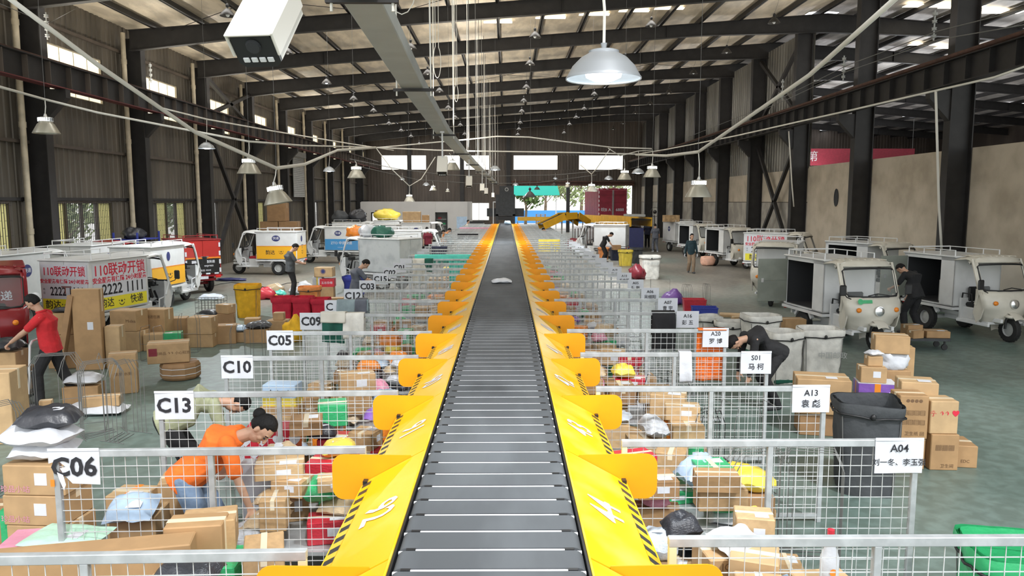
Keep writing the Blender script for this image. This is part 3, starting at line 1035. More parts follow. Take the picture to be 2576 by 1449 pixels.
for s in (-1, 1):
    for n in range(NB):
        o = fp if first else copy_tree(fp)
        if first: del LABELS['']
        first = False
        x0 = XB + s * (.915 + (rnd.uniform(-.02, .02) if n > 2 else 0))
        yy = (YFL if s < 0 else YFR)(n)
        rz = (math.pi if s < 0 else 0) + (R(1.6) if s < 0 else 0) * (1 if n < 4 else .3) + (rnd.uniform(-.008, .008) if n > 3 else 0)
        o.location = (x0, yy, 0)
        o.rotation_euler = (0, 0, rz)
        FENCE_JIT[(s, n)] = (x0, yy, rz)
        d = LN if s < 0 else RN
        if n in d: lab = 'white wire mesh fence carrying the %s sign' % d[n]
        elif n == 0: lab = 'front wire mesh fence without a sign on the %s side' % ('windowed' if s < 0 else 'plaster wall')
        else: lab = 'wire mesh fence on the %s side, %s beyond the %s one' % ('windowed' if s < 0 else 'plaster wall', ordn(n - max(q for q in d if q < n) - 1), d[max(q for q in d if q < n)])
        tag(o, lab, 'fence', 'wire mesh fences between the sorting bays')

def fence_pt(s, n, d, z, off=-.03):
    """point d metres out along fence n from the belt end, in front (off<0 is towards the viewer)"""
    x0, yy, rz = FENCE_JIT[(s, n)]
    u = Vector((math.cos(rz), math.sin(rz), 0))
    return Vector((x0, yy + off, z)) + u * d, u
def sign(s, n, code, name, d=None, w=.35, h=.25, blank=False, torn=False, dz=0.0):
    p, u = fence_pt(s, n, (2.17 - w / 2 + .02) if d is None else d, 1.335 - h / 2 + dz, -.027)
    xd = u if s > 0 else -u
    M4 = frame(p, xd, (0, 0, 1))
    lab = ('white paper sign lettered %s taped to its fence end' % code) if not blank else ('white paper sign with unreadable print on %s' % fname(n, s))
    t = thing('paper_sign', lab, 'sign', p, math.atan2(xd.y, xd.x), 'paper signs on the fence ends')
    b = MB()
    if torn:
        poly = [(-w / 2, h / 2), (w / 2, h / 2), (w / 2 - .005, -h / 2), (-.02, -h / 2 + .01), (-.075, -h / 2 + .075), (-.10, -.005), (-.06, .005), (-.11, .05), (-w / 2, .03)]
        b.prism(poly, -.0015, .0015, 0, RX)
        b.prism([(-.115, -.03), (-.075, -.05), (-.06, -.12), (-.075, -.16), (-.10, -.09)], -.0015, .0015, 0, Matrix.Translation((0, -.012, 0)) @ RX)
    else:
        b.grid(lambda q, r: ((q - .5) * w, -.003 - .004 * math.sin(q * 5 + r * 3 + n), (r - .5) * h), 8, 6)
        b.grid(lambda q, r: ((.5 - q) * w, -.001 - .004 * math.sin((1 - q) * 5 + r * 3 + n), (r - .5) * h), 8, 6)
    b.build('sheet', M['paper'], t)
    if torn:
        MB().box((-.155, -.004, -.11), (.028, .002, .05)).build('tape_patch', M['otape'], t)
    MB().box((0, -.004, h / 2 + .004), (w, .006, .02)).build('tape', M['paper'], t)
    fm = frame((0, -.0085, 0), (1, 0, 0), (0, 0, 1))
    if not blank:
        b = MB()
        if name is None:
            b.text(code, fm @ Matrix.Translation((.0, .0, 0)), h * .74, 0, .030)
        else:
            b.text(code, fm @ Matrix.Translation((0, h * .24, 0)), h * .32, 0, .012)
            if name: b.text(name, fm @ Matrix.Translation((0, -h * .18, 0)), min(h * .32, w * 1.12 / max(len(name), 3)), 0, .010)
        b.build('lettering', M['ink'], t)
    else:
        MB().text('▪▪ ▪▪' if False else '一二', fm, h * .3).build('lettering', M['ink'], t) if False else None
    return t
for n, c in LN.items(): sign(-1, n, c, None, torn=(n == 1))
sign(-1, 6, 'C with the rest covered', None) if False else None
t6 = thing('paper_sign', 'white paper sign showing only the letter C beside a grey jacket', 'sign', (0, 0, 0), 0, 'paper signs on the fence ends')
p, u = fence_pt(-1, 6, 2.17 - .155, 1.21, -.027)
t6.location = p
MB().box((0, 0, 0), (.35, .003, .25)).build('sheet', M['paper'], t6)
MB().text('C', frame((-.09, -.004, 0), (1, 0, 0), (0, 0, 1)), .185, 0, .02).build('lettering', M['ink'], t6)
for n, (c, nm) in {1: ('A04', '刘一冬、李玉强'), 2: ('A13', '袁 彪'), 3: ('S01', '马 柯'), 4: ('A20', '罗 博'), 5: ('A16', '彭 五'), 6: ('A07', '曹 宇'), 7: ('A06', '吴细阳'), 8: ('A05', '陈 刚'),
                   9: ('A10', '毛金国'), 10: ('A19', '阳 甘'), 13: ('A01', ''), 16: ('A14', '')}.items(): sign(1, n, c, nm)
for n in (11, 12, 14, 15, 17, 18): sign(1, n, None, None, blank=True)
for n in (12, 14, 15): sign(-1, n, None, None, blank=True)

# garments and sheets draped over the rails
def drape(name, label, cat, s, n, d0, w, front, back, mats, seed, thick=.02, flare=.03, split=None):
    p, u = fence_pt(s, n, d0, 1.335, 0)
    t = thing(name, label, cat, p, math.atan2(u.y * s, u.x * s))
    rg = random.Random(seed)
    ph = [rg.uniform(0, 6) for _ in range(4)]
    layer = [0.0]
    def body(x0, x1, fr, bk, m, nm):
        tot = fr + bk
        def fn(uu, v, o=0):
            q = v * tot
            x = x0 + (x1 - x0) * uu
            fold = math.sin(x * 22 + ph[0]) * .6 + math.sin(x * 41 + ph[1] + q * 6) * .4 + mnoise.noise(Vector((x * 7, q * 5, seed))) * 1.2
            if q < fr:
                dz = fr - q
                amp = min(1, dz * 4)
                edge = .03 * math.sin(x * 9 + ph[2])
                return (x * (1 + .12 * flare * dz * 10), -(.03 + o) - amp * flare * (fold + .9), -dz * (1 + edge) + o * .6 + .012)
            dz = q - fr
            amp = min(1, dz * 4)
            return (x, .03 + o + amp * flare * (fold + .9), -dz + o * .6 + .012)
        nu, nv = 22, 18
        b = MB().grid(lambda a, c: fn(a, c, .008 + layer[0]), nu, nv)
        layer[0] += .016
        ob = b.build(nm, m, t, smooth='all')
        so_ = ob.modifiers.new('t', 'SOLIDIFY'); so_.thickness = .012; so_.offset = 0
        return ob
    for (x0, x1, fr, bk, m, nm) in mats: body(x0, x1, fr, bk, M[m], nm)
    return t
drape('draped_jacket', 'white and dark green jacket hung over the C09 fence', 'jacket', -1, 5, 1.50, .9, .5, .4, [(-.34, .0, .46, .2, 'cdgreen', 'front_panel'), (-.02, .30, .40, .35, 'ccanvas', 'sleeve'), (-.36, .02, .17, .25, 'cream', 'yoke')], 3)
drape('draped_jacket', 'grey blue jacket hung over the fence before C12', 'jacket', -1, 6, 1.70, .6, .3, .3, [(-.27, .28, .22, .3, 'cgreyblue', 'body'), (.05, .25, .3, .3, 'cslate', 'lining')], 4)
drape('draped_coat', 'black coat hung over the A16 fence beside its sign', 'coat', 1, 5, 1.64, .4, .6, .4, [(-.18, .18, .62, .4, 'cblack', 'body')], 5)
drape('draped_sheet', 'bright teal plastic sheet hung along a fence past C01', 'plastic sheet', -1, 13, .75, 1.3, .3, .3, [(-.1, .60, 1.05, .3, 'pteal', 'long_panel'), (-1.2, .60, .22, .3, 'pteal', 'rail_cover')], 6)
drape('draped_bag', 'cream and green cloth bag hung on a fence just past C01', 'cloth bag', -1, 12, 1.55, .7, .5, .3, [(-.25, .15, .8, .3, 'cream', 'cream_side'), (.1, .35, .42, .3, 'cdgreen', 'green_side')], 7)
drape('draped_cloth', 'yellow patterned cloth hung on a mesh fence of the plaster wall side', 'cloth', 1, 19, 1.1, .9, .5, .3, [(-.48, .48, .6, .3, 'pyellow', 'cloth_panel')], 8)
drape('draped_cloth', 'navy cloth hung on a far fence behind the teal sheet', 'cloth', -1, 16, 1.6, .6, .5, .3, [(-.3, .3, .55, .3, 'cnavy', 'cloth_panel')], 9)
drape('draped_sheet', 'mauve plastic sheet hung on a far fence near the office', 'plastic sheet', -1, 29, 1.1, 1.8, .5, .3, [(-1.0, 1.0, .25, .3, 'ppink', 'sheet_panel')], 10)
drape('draped_sheet', 'black sheet hung on a far fence below the mauve one', 'plastic sheet', -1, 23, 1.0, 1.2, .5, .3, [(-.6, .5, .16, .3, 'cblack', 'sheet_panel')], 12)
drape('draped_bag', 'small white carrier bag tied on the S01 fence', 'carrier bag', 1, 3, 1.20, .14, .3, .05, [(-.07, .07, .36, .05, 'pwhite', 'bag_body')], 13)
drape('draped_vest', 'orange vest hung behind the A20 sign', 'vest', 1, 4, 1.97, .3, .04, .7, [(-.19, .19, .03, .75, 'corange', 'body')], 14)

# ------------------------------------------------------------------ overhead trunking, cameras
tr = thing('cable_trunking', 'long grey overhead cable trunking hanging above the belt', 'cable trunking', (0, 0, 4.5))
tp = [(-.86, 2.2), (-1.03, 5.6), (-1.19, 9.95), (-1.355, 16.6), (-1.37, 23.2), (-1.33, 30), (-1.25, 37), (-1.15, 45), (-1.0, 54), (-.9, 62)]
for (a, c) in zip(tp[:-1], tp[1:]):
    v = Vector((c[0] - a[0], c[1] - a[1], 0))
    ang = math.atan2(v.x, v.y)
    b = MB().box((0, v.length / 2, .075), (.29, v.length + .01, .15), ch=.008)
    o = b.build('trunking_length', M['tray'], tr, loc=(a[0] - .02, a[1], 0), rot=(0, 0, -ang))
for i, (x, y) in enumerate(tp[1:]):
    b = MB()
    b.box((x, y, 4.475), (.52, .05, .035))
    hg = thing('trunking_hanger', 'hanger rods and bar carrying the trunking, %s from the viewer' % ordn(i), 'hanger', (0, 0, 0), 0, 'hangers of the overhead trunking')
    b.build('cross_bar', M['steel'], hg)
    for s in (-1, 1):
        MB().tube((x + s * .22, y, 4.40), (x + s * .19, y + .1, zr(x) - .02), .011, 6).build('rod', M['cable'], hg)
hw = [(4.0, 1180), (7, 1197), (10, 1205), (13, 1212), (16, 1217), (20, 1221), (24, 1225), (28, 1229), (33, 1237), (38, 1240), (44, 1246)]
for i, (dy, px) in enumerate(hw):
    q = P(px, 300, 18 + dy)
    b = MB().tube((q.x, q.y, 4.6), (q.x, q.y, zr(q.x) - .02), .012, 4)
    tag(b.build('drop_wire', M['thread'], None), 'thin wire dropping from the roof to the trunking, %s from the viewer' % ordn(i), 'wire', 'thin drop wires over the belt')

def cctv(loc, sc, tilt, ztop, lab, rz=0.0):
    t = thing('security_camera', lab, 'camera', loc, rz, 'security cameras hanging under the trunking')
    S = Matrix.Rotation(tilt, 4, 'X') @ Matrix.Diagonal((sc, sc, sc, 1))
    b = MB()
    # housing: hood with a sloping brow, front towards -y
    pr = [(-.095, -.06), (-.095, .05), (-.075, .075), (.075, .075), (.095, .05), (.095, -.06), (.07, -.085), (-.07, -.085)]
    b.prism(pr, -.17, .17, 0, S @ RX)
    b.box((0, -.005, .083), (.205, .40, .014), 0, S, ch=.005)
    for s in (-1, 1): b.box((s * .1, -.01, .03), (.012, .37, .11), 0, S, ch=.004)
    b.build('housing', M['camw'], t)
    b = MB().prism([(x * .99, z * .99) for x, z in pr], .165, .185, 0, S @ RX)
    b.build('front_glass', M['black'], t, smooth=False)
    b = MB().lathe([(0, .012), (.028, .012), (.034, 0)], 16, 0, S @ Matrix.Translation((0, -.187, .02)) @ RX)
    b.build('lens', M['inside'], t)
    b = MB()
    for k in range(4): b.box((-.054 + k * .036, -.188, -.045), (.028, .008, .024), 0, S, ch=.003)
    b.build('lamp_row', M['white'], t)
    zt = (ztop - loc[2])
    b = MB().tube((0, .02 * sc, .08 * sc), (0, .02 * sc, zt), .017, 8).box((0, .02, zt - .02), (.08, .08, .03))
    b.build('mounting_rod', M['white'], t, smooth=30)
q = P(674, 62, 2.25)
cctv(q, .66, R(46), 4.5, 'large cream security camera close under the roof trunking', R(-8))
for i, (px, py, w) in enumerate(((1113, 418, 25), (1180, 458, 15), (1213, 473, 11), (1223, 482, 9), (1240, 492, 7))):
    Y = .205 * 1900 / w
    q = P(px, py, Y)
    cctv(q, 1.0, R(55), 4.47, 'cream security camera on a rod under the trunking, %s past the large one' % ordn(i), 0)

# ------------------------------------------------------------------ lamps
def bay_lamp(p, D, lit, top, lab, style='bay', tilt=0.0, power=0, hang=True, grp='high bay lamps with spun shades'):
    t = thing('hanging_lamp', lab, 'lamp', p, 0, grp)
    r = D / 2
    S = Matrix.Rotation(tilt, 4, 'Y')
    sm = {'bay': 'lampshade', 'dome': 'lampgrey', 'dark': 'lampdark'}[style]
    b = MB()
    if style == 'bay':
        pf = [(r, 0), (r * .99, .01), (r * .62, D * .36), (r * .50, D * .42), (r * .50, D * .47)]
    elif style == 'dome':
        pf = [(r, 0), (r * 1.0, .008), (r * .95, D * .05), (r * .82, D * .17), (r * .62, D * .27), (r * .42, D * .325), (r * .36, D * .35)]
    else:
        pf = [(r, 0), (r, .01), (r * .75, D * .22), (r * .42, D * .40), (r * .12, D * .50), (r * .10, D * .56)]
    inner = [(q * .97, z + .004) for q, z in pf[::-1]]
    b.lathe(pf + inner + [pf[0]], 28, 0, S)
    b.build('shade', M[sm], t, smooth=50)
    b = MB()
    if style != 'dark':
        zc = D * .47 if style == 'bay' else D * .335
        for k in range(20):
            a = k * math.pi / 10
            b.box((math.cos(a) * r * .46, math.sin(a) * r * .46, zc + D * .07), (.02 + r * .12, .012, D * .15), 0, S @ Matrix.Rotation(0, 4, 'Z'))
        b.lathe([(r * .36, zc - .01), (r * .52, zc), (r * .52, zc + .012), (r * .42, zc + .014), (r * .42, zc + D * .13), (r * .5, zc + D * .135), (r * .48, zc + D * .16), (r * .15, zc + D * .2), (.02, zc + D * .3)], 24, 0, S)
        if style == 'dome':
            b = MB().lathe([(r * .36, zc - .005), (r * .40, zc), (r * .40, zc + D * .03), (r * .30, zc + D * .045), (r * .06, zc + D * .06), (.02, zc + D * .13)], 24, 0, S)
        b.build('heat_sink', M['chrome'] if style == 'bay' else M['lampgrey'], t, smooth=40)
        ztop = zc + D * (.3 if style == 'bay' else .12)
    else:
        b.lathe([(.012, D * .54), (.05, D * .6), (.05, D * .72), (.015, D * .8)], 12, 0, S)
        b.build('holder', M['black'], t)
        ztop = D * .8
    b = MB()
    if style == 'dark':
        b.blob((0, 0, D * .14 if lit else D * .1), (r * .26, r * .26, D * .16), 12, 0, S)
    else:
        if style == 'dome': b.lathe([(0, -D * .03), (r * .25, -D * .02), (r * .46, D * .03), (r * .50, D * .10)], 22, 0, S)
        else: b.lathe([(0, D * .10), (r * .48, D * .10), (r * .50, D * .16)], 22, 0, S)
    b.build('bulb' if style == 'dark' else 'led_disc', M['led_on'] if lit else M['led_off'], t)
    tz = Vector((0, 0, ztop))
    e = Vector(top) - Vector(p)
    b = MB().path([S @ tz, (S @ tz).lerp(e, .5) + Vector((.01, 0, 0)), e], .009 if style != 'dark' else .006, 5)
    b.build('cord', M['cable'] if style != 'dark' else M['thread'], t)
    if hang:
        tp_ = Vector(top) - Vector(p)
        MB().tube(tp_, (tp_.x, tp_.y, zr(top[0]) - p[2] - .01), .0035, 4).build('suspension_wire', M['thread'], t)
    if lit and power:
        l = bpy.data.lights.new('lamp_light', 'AREA')
        l.shape = 'DISK'; l.size = D * .55; l.energy = power; l.color = (.90, .96, 1)
        o = bpy.data.objects.new('lamp_light', l)
        o.location = (0, 0, -D * .05)
        o.parent = t
        COL.objects.link(o)
    return t
def lamp_px(px, py, w, D=.46, **k):
    Y = D * 1900 / w
    return P(px, py, Y)
BL = [  # rim px, py, rim width px, lit, style, cord top px, tilt, label
    (1518, 200, 186, 1, 'dome', (1514, -60), 0, 'large glowing white lamp close overhead beside the belt', 120),
    (117, 336, 62, 0, 'bay', (113, 250), 0, 'unlit aluminium lamp beside the cream rainwater pipe', 0),
    (627, 437, 58, 0, 'bay', (626, 356), 0, 'unlit aluminium lamp under the knot of white conduits', 0),
    (700, 512, 70, 0, 'bay', (695, 423), R(-10), 'unlit tilted aluminium lamp hanging lowest over the tricycles', 0),
    (897, 448, 45, 0, 'bay', (893, 405), 0, 'unlit aluminium lamp in front of the end wall corner', 0),
    (1757, 496, 66, 0, 'bay', (1757, 382), 0, 'unlit aluminium lamp hanging before the blockwork wall', 0),
    (1640, 446, 44, 0, 'bay', (1642, 380), 0, 'unlit aluminium lamp beside a lit one near the girder end', 0),
    (1605, 436, 32, 1, 'dome', (1606, 380), 0, 'lit lamp beside the unlit one near the girder end', 300),
    (520, 374, 40, 1, 'dome', (520, 300), 0, 'bright lit lamp in front of a dark wall column', 300),
    (828, 431, 30, 1, 'dome', (830, 372), 0, 'bright lit lamp before the roller shutter bay', 300),
    (1245, 428, 28, 1, 'dome', (1246, 385), 0, 'lit lamp hanging over the belt below the end windows', 260),
    (1138, 428, 38, 0, 'bay', (1130, 385), 0, 'unlit lamp behind the trunking and the small camera', 0),
    (1571, 452, 36, 0, 'bay', (1570, 400), 0, 'unlit lamp in front of the last end window', 0),
    (1030, 507, 27, 0, 'bay', (1030, 468), 0, 'unlit lamp on a sagging cable before the office wall', 0),
    (1488, 482, 30, 0, 'bay', (1488, 438), 0, 'unlit lamp in front of the open gate', 0),
    (1531, 451, 22, 1, 'dome', (1531, 420), 0, 'small lit lamp above the red truck', 200),
    (1428, 471, 18, 0, 'bay', (1428, 440), 0, 'small unlit lamp before the gate post', 0),
    (1090, 479, 18, 0, 'bay', (1088, 455), 0, 'small unlit lamp left of the small cameras', 0),
    (1072, 466, 18, 1, 'dome', (1072, 440), 0, 'small lit lamp above the office wall', 200),
    (1012, 452, 13, 1, 'dome', (1012, 435), 0, 'tiny lit lamp above the office wall', 160),
    (1126, 483, 12, 0, 'bay', (1126, 460), 0, 'tiny unlit lamp near the far end of the office wall', 0),
    (1297, 466, 16, 1, 'dome', (1296, 450), 0, 'small lit lamp in front of the gate edge', 200),
    (1333, 496, 30, 0, 'dark', (1334, 380), 0, 'black cone lamp on a long cord before the gate', 0),
    (1351, 477, 15, 0, 'dark', (1351, 440), 0, 'small dark lamp in front of the teal canopy', 0),
    (1394, 467, 15, 0, 'dark', (1394, 440), 0, 'small dark lamp above the gate opening', 0),
    (1397, 450, 12, 1, 'dome', (1397, 435), 0, 'tiny lit lamp above the gate opening', 160),
]
for (px, py, w, lit, st, top, tilt, lab, pw) in BL:
    D = .46
    Y = D * 1900 / w
    bay_lamp(P(px, py, Y), D, lit, P(top[0], top[1], Y), lab, st, tilt, pw)
rows = [(-8.0, 'row by the windowed wall'), (-3.5, 'second row from the windowed wall'), (1.05, 'row over the belt'), (5.3, 'row over the plaster wall side'), (9.8, 'row by the plaster wall')]
for j, (x, nm) in enumerate(rows):
    for i in range(1, 10):
        y = FR[i] + .5
        if j == 2 and i in (1,): continue
        lit = (j == 0 and i == 3)
        p = Vector((x, y, rb(x) - .75 + .08 * ((i * 7 + j) % 3)))
        bay_lamp(p, .44, lit, (x, y - .5, rb(x) + .05), ('lit' if lit else 'dark') + ' cone lamp under the roof, %s in the %s' % (ordn(i - 1), nm), 'dark', 0, 120 if lit else 0, False, 'cone lamps under the roof')

# ------------------------------------------------------------------ strung cables
def cable(pts, r, lab, m='cable', sag=0.0, cat='cable', name='overhead_cable'):
    q = []
    for k in range(len(pts) - 1):
        a, c = Vector(pts[k]), Vector(pts[k + 1])
        n = 8 if sag else 2
        for i in range(n):
            f = i / n
            v = a.lerp(c, f)
            v.z -= sag * 4 * f * (1 - f) * (c - a).length * .1
            q.append(v)
    q.append(Vector(pts[-1]))
    o = MB().path(q, r, 6).build(name, M[m], None, smooth='all')
    tag(o, lab, cat)
    return o
def PP(*l): return [P(*q) for q in l]
cable(PP((10, -14, 8.0), (250, 166, 9.0), (492, 333, 10.8), (695, 423, 12.49), (765, 414, 14), (849, 378, 17), (945, 371, 21)), .03, 'thick cream cable slanting down from the top corner on the windowed side')
cable(PP((2262, -12, 7.0), (2036, 189, 9.2), (1757, 382, 13.24), (1676, 392, 16), (1600, 389, 20)), .028, 'thick cream cable slanting down from the top corner on the plaster side')
cable(PP((-20, 213, 12), (113, 250, 14.1), (245, 283, 14.6), (425, 318, 15.2), (626, 356, 15.07), (760, 366, 20), (945, 371, 26)), .022, 'white conduit carrying the lamp by the cream pipe')
cable(PP((400, 270, 20), (520, 300, 21.85), (700, 332, 26), (890, 363, 32), (990, 378, 40)), .022, 'upper white conduit carrying the lit lamp by the dark column')
cable(PP((945, 371, 26), (1100, 378, 27), (1260, 381, 27), (1450, 384, 27), (1610, 388, 27)), .022, 'white conduit strung across the hall below the last rafters')
cable(PP((940, 372, 26), (1000, 367, 27), (1180, 350, 24), (1250, 343, 24), (1330, 345, 24), (1450, 360, 25), (1540, 371, 27), (1640, 374, 27)), .02, 'arched white conduit strung above the trunking')
cable(PP((2590, 163, 17), (2500, 195, 17.6), (2354, 228, 19.5), (2150, 275, 22.5), (2010, 306, 26), (1850, 342, 31), (1676, 376, 40), (1600, 388, 48)), .028, 'long white conduit strung along the girder by the plaster wall')
cable(PP((2354, 228, 19.5), (2362, 520, 20.2), (2370, 650, 20.6)), .035, 'white conduit dropping down the near plaster wall column')
cable(PP((1984, 330, 34.03), (1992, 460, 34.03), (1997, 520, 34.03)), .03, 'thin white conduit leaning down beside the cross brace')
cable(PP((2590, 20, 14), (2360, 78, 18), (2130, 165, 22), (1980, 240, 27), (1870, 290, 33), (1730, 345, 44)), .012, 'dark wire strung on insulators above the girder', 'thread')
cable(PP((2590, 60, 14), (2360, 100, 18), (2130, 180, 22), (1980, 250, 27), (1870, 297, 33)), .012, 'lower dark wire strung on insulators above the girder', 'thread')
cable(PP((945, 371, 26), (985, 425, 25), (1030, 468, 25), (1060, 450, 26), (1095, 395, 26.5)), .016, 'white cable sagging before the office wall')
cable(PP((1530, 373, 26), (1560, 392, 26.5), (1606, 380, 27), (1642, 378, 28)), .016, 'white cable sagging beside the last end window')
cable(PP((1535, 374, 27), (1500, 425, 27.5), (1488, 438, 28), (1460, 415, 29)), .016, 'white cable sagging before the gate')
cable(PP((880, 400, 34), (1000, 425, 36), (1120, 440, 38), (1240, 443, 40), (1400, 440, 42), (1560, 425, 40)), .016, 'grey cable crossing in front of the end wall', 'thread')
cable(PP((900, 418, 40), (1050, 452, 44), (1200, 462, 48), (1350, 460, 48), (1500, 440, 44)), .016, 'lower grey cable crossing in front of the end wall', 'thread')
cable(PP((-10, 5, 15), (120, 60, 21), (190, 22, 24)), .008, 'thin wire under the first rafter', 'thread')
for i, (px, py, Y) in enumerate(((118, 75, 21), (379, 190, 28.1), (2350, 75, 18.6), (2122, 180, 22.5), (1968, 232, 27.5))):
    q = P(px, py, Y)
    b = MB().tube((q.x, q.y, q.z - .25), (q.x, q.y, q.z + .45), .02, 6)
    for k in range(4): b.lathe([(.02, -.04), (.06, -.03), (.045, 0), (.06, .03), (.02, .04)], 10, 0, Matrix.Translation((q.x, q.y, q.z - .15 + k * .17)))
    tag(b.build('insulator_rack', M['tgrey']), 'rack of small insulators on a column, %s of those holding the thin wires' % ordn(i), 'insulator')
lo = [(1010, 0, 9.6, 1.0), (1100, 190, 14.5, .7), (1148, 260, 20, .5)]
for i, (px, py, Y, r) in enumerate(lo):
    c = P(px, py, Y)
    pts = [c + Vector((math.sin(a) * r * .16 * (1.2 if i == 0 else .6), .02 * a, -math.cos(a) * r * .42 + .25)) for a in [k * math.pi / 8 for k in range(-7, 8)]]
    zt = zr(c.x) - .02
    pts = [Vector((pts[0].x, pts[0].y, zt))] + pts + [Vector((pts[-1].x, pts[-1].y, zt))]
    o = MB().path(pts, .007, 5).build('cable_loop', M['cable'], None, smooth='all')
    tag(o, 'loose loop of white cable hanging by the trunking, %s from the viewer' % ordn(i), 'cable loop')
# ------------------------------------------------------------------ delivery tricycles
def wheel(t, x, y, r, w, rim='tgrey', name='wheel'):
    e = MB()
    S = Matrix.Translation((x, y, r)) @ RX
    pf = [(r * .55, -w / 2), (r * .90, -w / 2), (r, -w * .3), (r, w * .3), (r * .90, w / 2), (r * .55, w / 2)]
    e.lathe(pf, 22, 0, S)
    for k in range(22):
        a = k * 2 * math.pi / 22
        e.box((math.cos(a) * r * .995, math.sin(a) * r * .995, 0), (.014, .022, w * .62), 0, S)
    o = e.build(name, M['rubber'], t, smooth=35)
    b = MB().lathe([(0, -w * .2), (r * .2, -w * .3), (r * .5, -w * .12), (r * .55, -w * .42), (r * .55, w * .42), (r * .5, w * .12), (r * .2, w * .3), (0, w * .2)], 18, 0, S)
    b.build('rim', M[rim], o, smooth=35)
    return o

def rack(t, x0, x1, yw, z, m, h=.13):
    b = MB()
    for s in (-1, 1):
        b.path([(x0 + .05, s * yw, z), (x0 + .05, s * yw, z + h), (x1 - .05, s * yw, z + h), (x1 - .05, s * yw, z)], .015, 6)
        for q in (.35, .68): b.tube((x0 + (x1 - x0) * q, s * yw, z), (x0 + (x1 - x0) * q, s * yw, z + h), .012, 6)
    b.path([(x0 + .05, -yw, z + h), (x0 + .05, yw, z + h)], .015, 6)
    b.build('roof_rack', M[m], t, smooth=40)

def smiley(b, fm, s, mi=0):
    pts = [(s * .36 * math.cos(a), s * .36 * math.sin(a) - .0 * s) for a in [math.pi * (1.12 + .76 * k / 10) for k in range(11)]]
    for k in range(10):
        (x0, y0), (x1, y1) = pts[k], pts[k + 1]
        l = 1.2
        b.add([(x0, y0, 0), (x1, y1, 0), (x1 * .80, y1 * .80, 0), (x0 * .80, y0 * .80, 0)], [(3, 2, 1, 0)], mi, fm)
    star = []
    for k in range(10):
        a = math.pi / 2 + k * math.pi / 5
        r = s * (.17 if k % 2 == 0 else .075)
        star.append((r * math.cos(a), r * math.sin(a) + s * .03, 0))
    b.add(star, [tuple(range(10))], mi, fm)
    for x in (-.33, .33):
        b.add([(x * s - .05 * s, .03 * s, 0), (x * s + .05 * s, .03 * s, 0), (x * s + .05 * s, .13 * s, 0), (x * s - .05 * s, .13 * s, 0)], [(0, 1, 2, 3)], mi, fm)

def face_frame(face, L0, L1, W, z):
    """frame in the middle of a box face at height z, x to the right as one looks at the face"""
    if face == 'right': return frame(((L0 + L1) / 2, -W / 2 - .004, z), (1, 0, 0), (0, 0, 1)), L1 - L0
    if face == 'left': return frame(((L0 + L1) / 2, W / 2 + .004, z), (-1, 0, 0), (0, 0, 1)), L1 - L0
    return frame((L0 - .024, 0, z), (0, -1, 0), (0, 0, 1)), W

